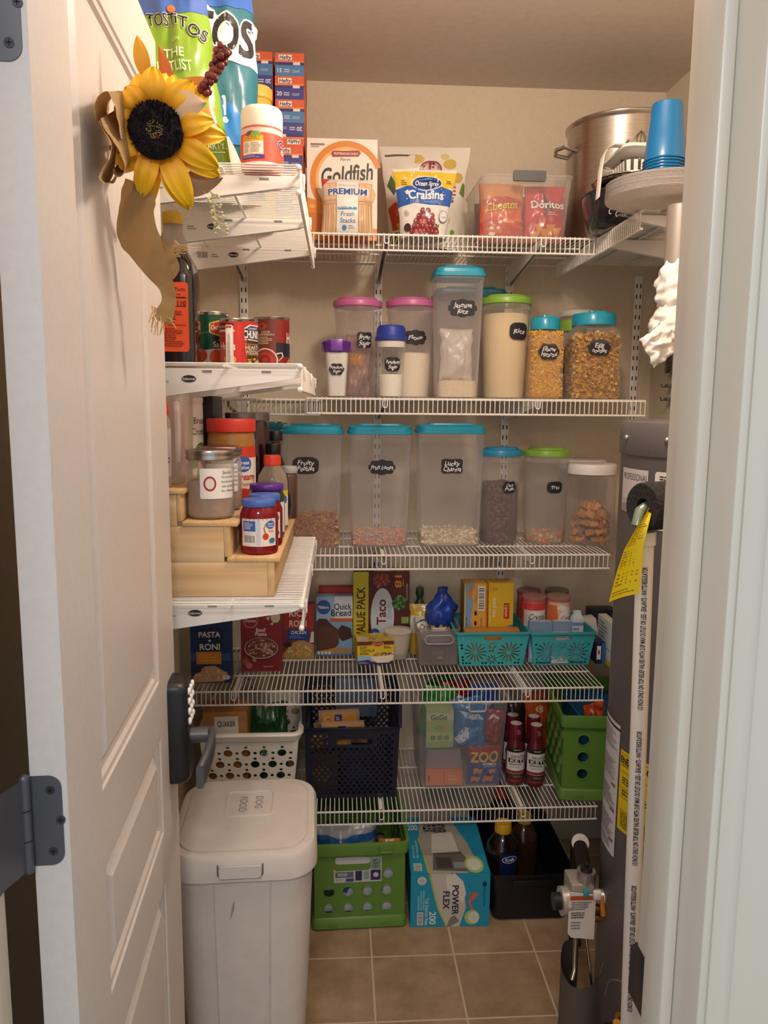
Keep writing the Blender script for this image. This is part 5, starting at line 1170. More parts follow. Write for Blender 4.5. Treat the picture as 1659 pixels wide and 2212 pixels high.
g = G(); g.lathe([(.02, 0), (.024, .01), (.022, .14), (.008, .165), (.014, .18), (.012, .2), (.004, .205)], 16); g.obj('film', M('3f5a44', .3, 0, .4), t)
# smoky clear bin with a tub of frosting
t = tub('clear_bin', 'small smoky clear bin with a cut-out handle', .238, .366, 2.225, 2.36, zd, .118, CLEAR('cfc8cc', .62, .12, .6), .004, .002, .012)
g = G(); a = rr(.043, .013, .0125, 5)
g.tube([(x, -.0685, .085+z) for x, z in a], .0022, 6, closed=True); g.obj('handle_rim', CLEAR('e6e0e4', .3, .1, .8), t)
def baker(a):
    a.r(0, 0, 1, 1, '2a1614'); a.t('Bakery', .38, .82, .17, 'e3cfa4', w=.56, b=.015, sh=.2); a.t('Frosted', .5, .52, .10, 'd6c49a', w=.4); a.t('Brownies', .5, .40, .10, 'd6c49a', w=.44); a.e(.55, .18, .09, .10, 'c9a85a'); a.r(.80, .12, .14, .6, 'b89a48'); a.r(0, .94, 1, .04, '8a6a3a')
jar('frosting_tub', 'dark brown tub with a grey lid inside the smoky bin', .300, 2.285, zd+.0065, [(.040, .0005), (.043, .003), (.0475, .062), (.0475, .066)], M('241412', .35), [(.0485, .066), (.0505, .067), (.0505, .075), (.0485, .078), (.044, .0765), (.043, .0785)], CLEAR('d2d0de', .3, .2), 'lid', baker, .008, .054, .085, .0455, turn(4), cat='tub', open_top=False)

# teal lattice baskets
def flower(cx, cy, R_, n, r0, petal, a0=0.):
    H = []
    for i in range(n):
        th = a0+2*pi*i/n; P = []
        for k in range(12):
            f = 2*pi*k/12; rad = (R_+r0)/2+(R_-r0)/2*cos(f); wid = petal*sin(f)*(.55+.45*(rad/R_))
            P.append((cx+rad*cos(th)-wid*sin(th), cy+rad*sin(th)+wid*cos(th)))
        H.append(P)
    return H
TEALB = M('46b4bc', .35)
def lattice(w, h, hand=True):
    """holes of one basket wall: big daisies with small ones between, kept apart on a grid"""
    H = []; used = []
    n = max(2, int(round(w/.078)))
    for i in range(n):
        cx = (i+.5)*w/n-w/2; cy = h*.46; R_ = min(.034, w/n/2-.003, h*.38)
        H += flower(cx, cy, R_, 14, .006, .0026, .1); used.append((cx, cy, R_))
    for i in range(n-1):
        cx = (i+1)*w/n-w/2
        for cy, R_ in ((h*.22, .0165), (h*.68, .0125)):
            H += flower(cx, cy, R_, 9, .004, .0022, .3); used.append((cx, cy, R_))
    y = .009
    while y < h*.80:
        x = -w/2+.011
        while x < w/2-.009:
            if all((x-a)**2+(y-b_)**2 > (c+.0046)**2 for a, b_, c in used) and not (hand and abs(x) < .034 and y > h*.70): H.append([(x+.0038*cos(k*pi/4+.4), y+.0038*sin(k*pi/4+.4)) for k in range(8)])
            x += .0098
        y += .0098
    return H
def lattice_basket(name, label, cx, yf, z, w, d, h, tp=.014):
    t = thing(name, label, 'basket', (cx, yf+d/2, z), 0, 'teal lattice baskets')
    g = G()
    for k, (hw, off, L) in enumerate(((w, d/2, 0), (w, d/2, pi), (d, w/2, pi/2), (d, w/2, -pi/2))):
        bw = hw-2*tp
        H = lattice(bw, h-.012)
        if k < 2: H = [q for q in H]+[[(x, h*.83+y) for x, y in rr(.024, .0068, .0066, 5)]]
        m = Matrix.Rotation(L, 3, 'Z')
        def fn(x, y, o, m=m, off=off, bw=bw, hw=hw): 
            f = y/h
            return m @ Vector((x*(1+(hw/bw-1)*f), -(off-tp+tp*f)+.0015+o, y))
        add_sheet(g, [(-bw/2, .0005), (bw/2, .0005), (bw/2, h), (-bw/2, h)], H, .0022, fn)
    g.loft([(.0006, rr(w/2-tp, d/2-tp, .004, 2)), (.003, rr(w/2-tp, d/2-tp, .004, 2))])
    g.obj('lattice_wall', TEALB, t)
    g = G(); g.loft([(h-.004, rr(w/2-.001, d/2-.001, .008)), (h-.005, rr(w/2+.004, d/2+.004, .011)), (h+.0015, rr(w/2+.0045, d/2+.0045, .011)), (h+.0015, rr(w/2-.002, d/2-.002, .008))], bot=False, top=False); g.obj('rim', TEALB, t)
    return t
lattice_basket('storage_basket', 'teal lattice basket holding two yellow tea boxes', .464, 2.215, zd, .222, .215, .108)
lattice_basket('storage_basket', 'teal lattice basket holding drink mix canisters, right of the other', .679, 2.215, zd, .198, .215, .106)
zz_ = zd+.004
def lipL(a):
    a.r(0, 0, 1, 1, 'e0a844'); a.p([(0, 0), (.45, 0), (.3, .5), (.5, 1), (0, 1)], '7fa4c8'); a.r(.0, 0, .05, 1, 'd8c070'); a.bars(.60, .62, .3, .34, vert=True); a.blobs(.36, .86, .18, .1, 12, .08, ['c98a3a', 'd8a060'])
    for y in (.58, .44, .26, .10): a.e(.5, y, .06, .035, '3a2a24' if y > .4 else 'c9a060')
    a.fine(.66, .08, .2, .5, 4, '8a5a34', vert=True); a.fine(.08, .1, .1, .7, 1, '5a6a94', vert=True); a.r(.94, 0, .06, 1, 'd9742a')
def lipR(a):
    a.r(0, 0, 1, 1, 'dfb62e'); a.p([(0, 0), (1, 0), (1, .36), (.6, .30), (.3, .18), (0, .12)], '8fb0d8'); a.p([(.5, .3), (.8, .4), (1, .42), (1, .28), (.7, .2)], '4f86c4'); a.p([(0, 0), (1, 0), (1, .10), (.7, .14), (.3, .06)], 'c98a3a'); a.p([(.1, .12), (.35, .22), (.5, .15), (.3, .09)], '6a9a34')
    a.r(.62, .50, .22, .22, 'c0281f'); a.t('Lipton', .73, .61, .045, 'f2d890', rot=-pi/2, b=.02); a.t('iced tea', .26, .66, .06, 'f4f0dc', rot=-pi/2); a.t('24', .24, .92, .05, 'b8902a'); a.fine(.05, .45, .05, .4, 1, 'f0e4a8', vert=True)
carton('tea_box', 'yellow and blue tea box with a barcode, left of the pair', .421, 2.278, zz_+.016, .071, .075, .222, 'd9a640', lipL, lambda a: (a.r(0, 0, 1, 1, 'b58a3a'), a.r(.2, .1, .6, .8, '9a7430')), tilt=(radians(-2), 0, 0))
carton('tea_box', 'yellow iced tea box with a red badge, right of the pair', .4995, 2.278, zz_+.016, .0775, .075, .222, 'dcb030', lipR, tilt=(radians(-2), 0, 0))
carton('tea_box', 'orange tea box lying flat in front, seen through the basket handle', .465, 2.236, zz_+.004, .17, .036, .102, 'cf8a3c', lambda a: (a.r(.1, .2, .5, .6, 'dca050'), a.fine(.2, .78, .6, .1, 1, 'e6c080')))
def cl(a, c='d84a4a'):
    a.r(0, 0, 1, 1, 'e9e2e0'); a.r(0, .86, 1, .14, c); a.t('Crystal', .5, .74, .11, '2a2426', w=.62, sh=.35); a.t('Light', .58, .61, .11, '2a2426', w=.46, sh=.35); a.blobs(.5, .12, .4, .1, 10, .07, [c, 'e8a060', 'f0d8c8'])
def cl2(a):
    a.r(0, 0, 1, 1, 'e9c0a8'); a.p([(0, 0), (.3, 0), (.42, .5), (.3, .95), (0, .95)], 'd9743a'); a.e(.66, .66, .32, .20, 'f0e8e2'); a.t('Crystal', .68, .71, .10, '3a2a2a', w=.5, sh=.35); a.t('Light', .72, .59, .10, '3a2a2a', w=.36, sh=.35); a.p([(.3, .9), (1, .7), (1, .86), (.4, .98)], 'f2ebe4')
for i, (x, y, c, ca, f, lb) in enumerate(((.609, 2.31, 'd8605c', 'e6a0a0', cl, 'red-rimmed drink mix canister with cursive lettering, front left in the basket'), (.687, 2.31, 'c9846a', 'd9b0a4', cl2, 'orange drink mix canister with cursive lettering, front right in the basket'),
                                 (.612, 2.388, 'b8484a', 'b88484', None, 'reddish drink mix canister at the back left of basket'), (.704, 2.388, 'a89a90', '9a928c', None, 'grey-lidded drink mix canister at the back right of basket'))):
    jar('drink_mix_canister', lb, x, y, zz_+.001, [(.034, 0), (.0365, .002), (.0365, .18), (.035, .182)], M(c, .4), [(.0375, .182), (.038, .183), (.038, .192), (.036, .194), (.02, .1945)], CLEAR(ca, .25, .2), 'plastic_lid', f, .012, .165, .088, .0367, turn(3+i*2), cat='canister', open_top=False)
def sm(a): a.r(0, 0, 1, 1, '8fa8c8'); a.r(.08, .1, .84, .5, 'c6d2e2'); a.fine(.15, .2, .6, .3, 2, '5a78a8'); a.t('lt', .4, .4, .3, '4a6aa0', sh=.3)
carton('drink_packet_box', 'small pale blue box at front left of the second teal basket', .616, 2.243, zz_+.001, .070, .022, .128, '9ab0cc', sm, top=lambda a: a.r(.1, .1, .8, .8, 'c4d0e0'), tilt=(0, 0, 0))
carton('drink_packet_box', 'second small pale blue box beside the white carton', .683, 2.243, zz_+.001, .058, .022, .128, 'a4b8d2', sm, top=lambda a: a.r(.1, .1, .8, .8, 'ccd6e4'))
def cart(a): a.r(0, 0, 1, 1, 'dde4ea'); a.fine(.1, .08, .8, .7, 8, '5a80b8'); a.r(0, .84, 1, .08, '7a9ac8')
t = thing('drink_carton', 'white and blue sugar substitute carton with a spout top', 'carton', (.733, 2.262, zz_+.001))
G().loft([(0, rr(.017, .012, .001, 1)), (.135, rr(.017, .012, .001, 1)), (.148, rr(.010, .008, .001, 1)), (.156, rr(.010, .008, .001, 1))]).obj('carton', M('e2e8ec', .4), t)
a = Art(.034, .13); cart(a); a.build('front_print', t, flat(.034, -.012, z0=.003))
carton('drink_packet_box', 'light round-badged packet lying low behind the second basket front', .674, 2.236-.008, zz_+.001, .052, .012, .098, 'd9d4d0', lambda a: (a.e(.5, .86, .42, .12, 'efe9e4'), a.t('Crystal', .5, .86, .07, '2a2a3a', w=.6, sh=.3)))
carton('tea_box', 'dark box with a red oval at the far right of the shelf', .862, 2.385, zd, .085, .06, .128, '1f2236', lambda a: (a.e(.52, .28, .2, .2, 'd9b09a'), a.e(.52, .28, .15, .15, '9a3a34')))
def bb(a): a.r(0, 0, 1, 1, '1b2a52'); a.r(.12, .2, .42, .65, 'eae6e2'); a.e(.33, .55, .1, .12, 'b8382e'); a.r(.66, .0, .34, 1, '2a6ab0')
carton('tea_bag_box', 'small navy box with a white window beside the teal basket', .8035, 2.238, zd, .030, .10, .066, '1b2a52', bb)
carton('tea_bag_box', 'white box leaning behind the small navy box', .815, 2.33, zd, .045, .05, .115, 'e2dcd2', None, tilt=(0, radians(-10), 0))
carton('snack_bar_box', 'tall white and yellow box against the water heater', .834, 2.205, zd, .026, .12, .135, 'd9dee0', lambda a: (a.r(0, 0, 1, .12, 'd9b83a'), a.r(0, .35, 1, .03, '8aa6c0'), a.fine(.2, .5, .6, .4, 4, '6a8aa4'), a.e(.6, .9, .25, .06, 'c9a83a')), left=lambda a: (a.r(0, 0, 1, .12, 'd9b83a'), a.r(0, .35, 1, .03, '8aa6c0'), a.fine(.1, .5, .7, .4, 5, '6a8aa4')))
# ================================================================ lowest shelf: baskets, crates, snack bin
ze = z5+.0016
def wallsheet(g, hw, off, L, h, tp, H, th, z0=.0005, h1=None):
    """one wall of a basket with holes; widens by tp towards the rim"""
    bw = hw-2*tp; m = Matrix.Rotation(L, 3, 'Z'); h1 = h if h1 is None else h1
    def fn(x, y, o):
        f = y/h
        return m @ Vector((x*(1+(hw/bw-1)*f), -(off-tp+tp*f)+th/2+.0002+o, y))
    if h1 == h: out = [(-bw/2, z0), (bw/2, z0), (bw/2, h), (-bw/2, h)]
    else: out = [(-bw/2, z0), (bw/2, z0)]+([(bw/2, h), (-bw/2, h1)] if L > 0 else [(bw/2, h1), (-bw/2, h)])
    add_sheet(g, out, H, th, fn)
def disc(x, y, r, n=16, a0=0.): return [(x+r*cos(a0+2*pi*i/n), y+r*sin(a0+2*pi*i/n)) for i in range(n)]
# white basket with round holes
t = thing('laundry_basket', 'white plastic basket with large and small round holes', 'basket', (-.250, 2.215, ze))
w, d, h, tp = .278, .31, .232, .022
g = G()
for hw, off, L in ((w, d/2, 0), (w, d/2, pi), (d, w/2, pi/2), (d, w/2, -pi/2)):
    bw = hw-2*tp; H = []; r = 0; y = .030
    while y < h-.03:
        x = -bw/2+.020+(.022 if r % 2 else 0)
        while x < bw/2-.013:
            H.append(disc(x, y, .0112))
            if x+.022 < bw/2-.008: H.append(disc(x+.022, y+.0, .0046, 10))
            if y+.0175 < h-.026: H.append(disc(x, y+.0175, .0044, 10))
            x += .044
        y += .035; r += 1
    wallsheet(g, hw, off, L, h-.002, tp, H, .0025)
g.loft([(.0006, rr(w/2-tp, d/2-tp, .004, 2)), (.003, rr(w/2-tp, d/2-tp, .004, 2))])
g.obj('basket_wall', M('e6e2da', .4), t)
g = G(); g.loft([(h-.022, rr(w/2-.002, d/2-.002, .02)), (h-.024, rr(w/2+.004, d/2+.004, .026)), (h-.006, rr(w/2+.011, d/2+.011, .030)), (h, rr(w/2+.007, d/2+.007, .028)), (h, rr(w/2-.003, d/2-.003, .02))], bot=False, top=False); g.obj('rim', M('e6e2da', .4), t)
def quak(a):
    a.r(.26, .70, .54, .25, 'd9d2c8'); a.t('QUAKER', .53, .87, .055, '2c2824', w=.40, b=.02)
carton('cereal_box', 'brown cardboard box with a pale label in the white basket', -.322, 2.10, ze+.004, .125, .09, .275, 'a8743e', quak)
bag('snack_pouch', 'crumpled dark green bag in the white basket', (-.203, 2.175, ze+.004), .115, .262, .08, '1c4a2c', lambda a: (a.e(.5, .5, .3, .1, '2f6a3e'), a.p([(.2, .8), (.5, .95), (.8, .85), (.5, .78)], '2f5f3c')), (radians(-6), 0, .2), 4.4, wr=.02, gusset=.2)
for i, (x, c) in enumerate(((-.30, '8a5a4a'), (-.25, 'a88a70'), (-.20, 'b08a3a'))):
    bag('snack_pouch', ['reddish brown packet low in the white basket, left', 'beige packet low in the white basket, middle', 'golden packet low in the white basket, right'][i], (x, 2.270, ze+.004), .07, .12, .05, c, None, (0, 0, .3*i), 3.+i, wr=.01)
# navy crate with diamond lattice, low front
NAVY = M('141a30', .35)
t = thing('lattice_crate', 'navy blue crate with diamond-hole walls and cut-low front', 'crate', (.039, 2.235, ze))
w, d, tp = .276, .24, .012
def dia(bw, h, skip=None):
    H = []; y = .016; r = 0
    while y < h-.012:
        x = -bw/2+.016+(.0082 if r % 2 else 0)
        while x < bw/2-.012:
            if not (skip and abs(x) < skip[0] and skip[1] < y < skip[2]): H.append(disc(x, y, .0062, 4))
            x += .0164
        y += .0105; r += 1
    return H
g = G()
H = dia(w-2*tp, .214, (.066, .155, .195))+[[(x+.006, .175+y) for x, y in rr(.050, .0085, .008, 4)]]
wallsheet(g, w, d/2, 0, .218, tp*.65, H, .003)
wallsheet(g, w, d/2, pi, .286, tp, dia(w-2*tp, .276), .003)
for L in (pi/2, -pi/2):
    wallsheet(g, d, w/2, L, .286, tp, dia(d-2*tp, .22), .003)
g.loft([(.0006, rr(w/2-tp, d/2-tp, .003, 2)), (.0035, rr(w/2-tp, d/2-tp, .003, 2))])
g.obj('lattice_wall', NAVY, t)
g = G()
g.box(-w/2-.001, w/2+.001, -d/2-.003, -d/2+.004, .212, .220, .002)
for s in (-1, 1): g.tube([(s*(w/2+.001), -d/2, .218), (s*(w/2+.001), -d/2+.006, .286), (s*(w/2+.001), d/2, .288)], .005, 8)
g.tube([(-w/2, d/2, .288), (w/2, d/2, .288)], .005, 8); g.obj('rim', NAVY, t)
# packets of sandwich crackers
def pk(a):
    a.r(0, 0, 1, 1, 'c9963a'); a.r(.36, 0, .22, 1, '2a2f7a'); a.e(.16, .5, .13, .3, 'd9a850'); a.e(.78, .5, .14, .34, 'c98a3a'); a.fine(.40, .3, .14, .4, 2, 'd9d4e8'); a.r(0, 0, 1, .1, 'b8782a'); a.t('PB', .18, .5, .3, 'b8382a', b=.02)
def packet(x, y, z, w_, rz, label, tilt=0.):
    t = thing('cracker_packet', label, 'cracker packet', (x, y, z), rz, 'orange cracker packets in the navy crate')
    for k in range(4):
        G().box(-w_/2+k*w_/4+.002, -w_/2+(k+1)*w_/4-.002, -.017, .017, .002, .033, .006, 2).obj('sandwich_cracker', M(('c9823a', 'd09048', 'c47c34', 'b86f2c')[k], .7), t)
    G().loft([[(x_, y_, z_) for y_, z_ in [(p[0], p[1]+.0175) for p in rr(.0185, .0172, .006, 2)]] for x_ in (-w_/2-.006, w_/2+.006)]).obj('wrapper', CLEAR('f0d8b0', .55, .08, .9), t)
    a = Art(w_*.92, .028); pk(a); a.build('wrapper_print', t, flat(w_*.92, -.0187, z0=.0035), rough=.2, coat=.5)
packet(.012, 2.165, ze+.180, .115, .03, 'upper front packet of orange sandwich crackers in the navy crate')
packet(-.028, 2.158, ze+.145, .118, -.05, 'lower front packet of orange sandwich crackers in the navy crate')
packet(.0, 2.215, ze+.195, .11, .1, 'packet of orange sandwich crackers behind the upper one')
packet(-.01, 2.26, ze+.135, .12, 0, 'packet of orange sandwich crackers at the back of the navy crate')
packet(.03, 2.205, ze+.137, .10, 0, 'packet of orange sandwich crackers seen through the handle slot')
for i, (x, y, z_, c, l) in enumerate(((-.05, 2.19, .004, '6a4a34', 'brown packet filling the bottom left of the navy crate'), (.055, 2.2, .004, '232a52', 'dark blue packet filling the bottom right of the navy crate'))):
    carton('snack_box', l, x, y-.05, ze+z_, .095, .12, .125, c, lambda a: (a.e(.5, .5, .3, .2, 'a87a4a' if c == '6a4a34' else '3a4688'),))
carton('snack_box', 'long blue-grey box lying at the top of the navy crate', .055, 2.31, ze+.17, .13, .04, .125, '5a6a84', None)
# clear bin with snack bags
t = tub('clear_bin', 'large clear latch bin of snack packets on the lowest shelf', .233, .505, 2.155, 2.40, ze, .278, CLEAR('f2f0f4', .80, .2, .6, .5), .014, .008, .022)
g = G(); g.tube([(-.025, -.131, .277), (-.025, -.135, .256), (-.02, -.136, .252), (.02, -.136, .252), (.025, -.135, .256), (.025, -.131, .277)], .0028, 6); o = g.obj('latch', CLEAR('f2f0f4', .3, .2), t); o.location = (.04, 0, 0)
def gogo(a):
    a.r(0, 0, 1, 1, '9fb87a'); a.r(0, .72, 1, .28, 'c3cda4'); a.t('GoGo', .46, .80, .13, '3a4a2c', w=.60, b=.03); a.e(.5, .52, .22, .08, '8aa86a'); a.e(.72, .52, .1, .05, 'c9a04a')
    a.r(0, .16, 1, .24, 'b4c690')
    for x in (.25, .5, .75): a.e(x, .26, .1, .07, '7a9a5a')
carton('applesauce_box', 'pale green fruit pouch box inside the large clear bin', .302, 2.172, ze+.128, .082, .05, .118, 'a8bc84', gogo)
def fs(a):
    a.r(0, 0, 1, 1, '2a78b4'); a.p([(.0, .15), (.3, .5), (.5, .45), (.42, .2), (.2, .05)], 'd8dee4'); a.p([(.1, .85), (.7, .8), (.9, .68), (.3, .7)], 'cfdae2'); a.e(.68, .4, .24, .12, '4a98c8'); a.fine(.55, .3, .3, .12, 2, '1a4a80')
bag('snack_packet', 'blue and white fruit snack packet inside the large clear bin', (.392, 2.182, ze+.128), .098, .126, .03, '2f7ab4', fs, (radians(-5), radians(4), 0), 7.7, wr=.010)
bag('snack_packet', 'second blue fruit snack packet behind the first', (.405, 2.222, ze+.128), .10, .135, .03, '2a6aa6', fs, (radians(-3), radians(-8), 0), 8.8, wr=.010)
bag('snack_packet', 'red snack packet at the right of the large clear bin', (.455, 2.200, ze+.128), .068, .105, .025, 'a02a2c', lambda a: a.p([(.2, .7), (.5, .9), (.8, .75), (.5, .8)], 'e2dede'), (radians(-4), radians(10), 0), 9.2, wr=.010)
def zoo(a):
    a.r(0, 0, 1, 1, '26428e'); a.p([(0, .72), (1, .80), (1, 1), (0, 1)], 'a82a30'); a.t('ZOO', .5, .72, .24, 'e6bc3a', w=.86, b=.03, ol=('4a2a20', .03), rot=.03); a.t('ANIMAL', .66, .55, .07, 'e9e6e0', w=.46, b=.02); a.t('CRACKERS', .66, .48, .05, 'b8c4e0', w=.40)
    for x, y, s_ in ((.28, .36, 1.), (.74, .36, .8), (.22, .14, 1.), (.60, .16, 1.2)):
        a.p([(x-.13*s_, y-.06*s_), (x-.12*s_, y+.06*s_), (x-.04*s_, y+.09*s_), (x+.06*s_, y+.06*s_), (x+.15*s_, y+.09*s_), (x+.14*s_, y), (x+.08*s_, y-.10*s_), (x+.04*s_, y-.04*s_), (x-.06*s_, y-.04*s_), (x-.08*s_, y-.1*s_)], 'c98a4a')
bag('snack_packet', 'blue animal cracker bag with yellow lettering in the clear bin', (.440, 2.182, ze+.006), .102, .122, .026, '26428e', zoo, (radians(-2), 0, 0), 2.5, wr=.004)
t = thing('fruit_cup_pack', 'orange fruit cup pack under a clear tray in the bin', 'fruit cups', (.318, 2.205, ze+.006))
G().box(-.056, .056, -.03, .03, 0, .052, .003).obj('cup_sleeve', M('cf7a4a', .4), t)
a = Art(.112, .052); a.r(0, 0, 1, .8, 'd9855a'); a.r(.49, 0, .02, 1, 'b8643a'); a.r(.08, .3, .03, .3, '5a2a18'); a.fine(.6, .2, .3, .4, 2, 'e6a880'); a.build('front_print', t, flat(.112, -.03))
G().loft([(.0525, rr(.056, .03, .01)), (.058, rr(.058, .032, .01)), (.10, rr(.052, .028, .012)), (.112, rr(.05, .026, .012))]).obj('clear_tray', CLEAR('e6d8dc', .55, .1, .8), t)
for i, (x, y, c, l) in enumerate(((.295, 2.262, '2f8a3a', 'bright green packet on top at left of the clear bin'), (.375, 2.312, '8a1f2a', 'dark red packet at the back of the clear bin'), (.43, 2.268, '2a4fa0', 'royal blue packet at the top right of the clear bin'), (.325, 2.352, '2f6a34', 'second green packet at the back of the clear bin'))):
    bag('snack_packet', l, (x, y, ze+.13), .105, .165, .032, c, lambda a: a.e(.5, .6, .25, .12, 'dfe6e0'), (radians(6), radians(5*(-1)**i), .2*i), 5.5+i, wr=.014)
# slim shake bottles
def shake(a):
    a.r(0, 0, 1, 1, 'e6e2de'); a.r(0, .86, 1, .14, '2a2426'); a.fine(.3, .90, .4, .05, 1, 'c9c4c0'); a.t('SlimFast', .52, .75, .085, '7a2a34', w=.66, sh=.25, b=.01); a.r(.1, .555, .84, .125, '1c1a1c'); a.t('KETO', .53, .617, .095, 'f0eeea', w=.70, b=.025); a.fine(.14, .47, .76, .05, 1, '4a4446'); a.fine(.2, .41, .5, .03, 1, '8a8486')
    a.r(0, 0, 1, .34, '4a2a24'); a.r(0, .24, .82, .10, 'e6e0da'); a.p([(0, .25), (.78, .25), (.83, .29), (.78, .33), (0, .33)], '8e2a36'); a.fine(.3, .12, .4, .06, 2, 'a88a74'); a.r(0, 0, 1, .06, '8e2a36')
def shakeB(x, y, label):
    t = jar('shake_bottle', label, x, y, ze, [(.024, .0005), (.0275, .004), (.0285, .012), (.0285, .040), (.0275, .060), (.0292, .085), (.0292, .105), (.025, .125), (.0195, .138), (.0195, .148)], M('6a1c28', .3, 0, .3),
        [(.0195, .148), (.0205, .149), (.0205, .186), (.0195, .190), (.0185, .1895)], M('6e1a28', .35), 'screw_cap', shake, .015, .108, .082, .0294, turn(10), cat='bottle', group='maroon shake bottles', open_top=False)
    G().lathe([(.0165, .1896), (.0168, .1904)], 24).obj('cap_disc', M('d9d4ce', .4), t)
    a = Art(.018, .02); a.fine(.1, .1, .8, .8, 3, 'c98a8a'); a.build('cap_print', t, cyl(.0206, .018, .158, turn(16)), 6)
shakeB(.539, 2.198, 'maroon-capped shake bottle, front left of four'); shakeB(.598, 2.184, 'maroon-capped shake bottle, front right of four'); shakeB(.543, 2.262, 'maroon-capped shake bottle, rear left, mostly hidden'); shakeB(.606, 2.248, 'maroon-capped shake bottle, rear right, cap showing')
bag('chip_bag', 'orange snack bag standing behind the shake bottles', (.640, 2.36, ze), .10, .225, .06, 'c4562a', lambda a: (a.e(.5, .78, .14, .05, 'e6c4a8'), a.t('C', .5, .78, .06, 'a83a20')), (0, 0, .3), 1.1)
bag('chip_bag', 'dark brown snack bag behind the rear shake bottles', (.565, 2.345, ze), .09, .20, .05, '2a1a18', lambda a: a.t('se', .6, .38, .1, '9a9490', b=.02), (0, 0, 0), 2.3)
# green slotted-hole crates
GRN = M('648f3c', .4)
def crate(name, label, loc, rz, w, d, h, front, side):
    """stackable crate: thick rim, round holes, recessed foot with lugs"""
    t = thing(name, label, 'crate', loc, rz, 'green crates')
    g = G(); hb = .036
    def hs(cols, rows, r, sp, vs, y0, stag=False): 
        return [disc((i-(cols-1)/2)*sp+(sp/2 if stag and j % 2 else 0), y0+j*vs, r, 20) for j in range(rows) for i in range(cols-(1 if stag and j % 2 else 0))]
    for (hw, off, L), H in zip(((w, d/2, 0), (w, d/2, pi), (d, w/2, pi/2), (d, w/2, -pi/2)), (front, front, side, side)):
        m = Matrix.Rotation(L, 3, 'Z')
        add_sheet(g, [(-hw/2+.006, hb), (hw/2-.006, hb), (hw/2-.006, h-.03), (-hw/2+.006, h-.03)], H, .003, lambda x, y, o, m=m, off=off: m @ Vector((x, -(off-.006)+o, y)))
        # raised rings round the holes
        for P in H:
            if len(P) == 20: g.tube([m @ Vector((x, -(off-.0035), y)) for x, y in P], .0013, 5, closed=True)
        for sx in (-.28, .28): 
            b0 = set(g.bm.verts); g.box(sx*hw-.016, sx*hw+.016, -(off+.002), -(off-.012), .006, .022, .002)
            for v in g.bm.verts:
                if v not in b0: v.co = m @ v.co
    g.loft([(hb-.004, rr(w/2-.007, d/2-.007, .006, 2)), (hb-.001, rr(w/2-.007, d/2-.007, .006, 2))])
    g.obj('crate_wall', GRN, t)
    g = G()
    g.loft([(h-.034, rr(w/2-.002, d/2-.002, .012)), (h-.036, rr(w/2+.003, d/2+.003, .014)), (h-.003, rr(w/2+.007, d/2+.007, .016)), (h, rr(w/2+.006, d/2+.006, .016)), (h, rr(w/2-.002, d/2-.002, .01)), (h-.034, rr(w/2-.006, d/2-.006, .008))], bot=False, top=False); g.obj('rim', GRN, t)
    for sx in (w*.28,):
        g = G(); P = [(sx-.020, h-.006), (sx-.020, h-.022), (sx-.016, h-.026), (sx+.016, h-.026), (sx+.020, h-.022), (sx+.020, h-.006)]
        g.tube([(x, -d/2-.009, z) for x, z in P], .0028, 6); g.obj('rim_clip', GRN, t)
    g = G(); g.loft([(.001, rr(w/2-.004, d/2-.004, .012)), (.004, rr(w/2+.002, d/2+.002, .014)), (hb-.006, rr(w/2+.001, d/2+.001, .014)), (hb, rr(w/2-.004, d/2-.004, .01))], bot=False, top=False); g.obj('foot_rail', GRN, t)
    return t
def stagger(cols, rows, r, sp, vs, y0): return [disc((i-(cols-1)/2)*sp+(sp/2 if j % 2 else 0)-(sp/4), y0+j*vs, r, 20) for j in range(rows) for i in range(cols)]
w = .245
fr = [disc(x, y, .0165, 20) for x in (-.06, .018, .09) for y in (.083, .135, .187)]
crate('storage_crate', 'green crate with round holes standing beside the water heater', (.785, 2.232, ze), -.10, w, .33, .262, fr, stagger(5, 4, .0165, .062, .040, .075))
t = tub('plastic_tray', 'blue plastic tub inside the shelf crate', .715, .875, 2.115, 2.34, ze+.04, .195, M('23648c', .4), .01, .002)
bag('snack_packet', 'red and orange snack packet poking out of the shelf crate', (.772, 2.15, ze+.15), .075, .125, .03, 'c8502a', lambda a: (a.p([(.1, .2), (.3, .9), (.5, .5)], 'e6dcd0'), a.e(.7, .4, .2, .2, '8a2a20')), (0, radians(-8), .3), 6.1, wr=.012)
bag('snack_packet', 'silver packet at the right of the shelf crate', (.835, 2.17, ze+.15), .07, .11, .03, '7f848c', None, (0, radians(8), 0), 7.1, wr=.012)
# ================================================================ on the floor: crate, bag box, tote
w, d = .268, .37
fr = [disc(x, y, .0160, 20) for x in (-.088, -.033, .022, .077) for y in (.064, .115)]+[disc(.081, .166, .0160, 20)]+[[(x-.020, .209+y) for x, y in rr(.050, .0125, .010, 5)]]
fc = crate('storage_crate', 'green crate with round holes on the floor beside the dog food bin', (.055, 2.205, .001), .03, w, d, .264, fr, stagger(5, 3, .0155, .062, .044, .075))
a = Art(.136, .074); a.p([(0, 0), (1, 0), (1, 1), (.775, 1), (.775, .56), (.72, .48), (.05, .48), (0, .56)], 'c9ced4'); a.p([(.78, .5), (.98, .5), (.98, .97), (.79, .97)], '7f9a90'); a.r(.03, .2, .38, .24, '6a6f7c'); a.r(.45, .06, .14, .4, '2e3250'); a.r(.77, .06, .21, .42, '3a2f58'); a.r(.62, .1, .12, .34, '8fa8a0'); a.bars(.03, .04, .18, .14); a.r(.25, .03, .17, .14, '3a4a8a'); a.r(.08, .26, .2, .14, 'a8acb4'); a.e(.88, .28, .06, .1, 'cfc4dc'); a.fine(.82, .55, .12, .35, 3, '4a6a70')
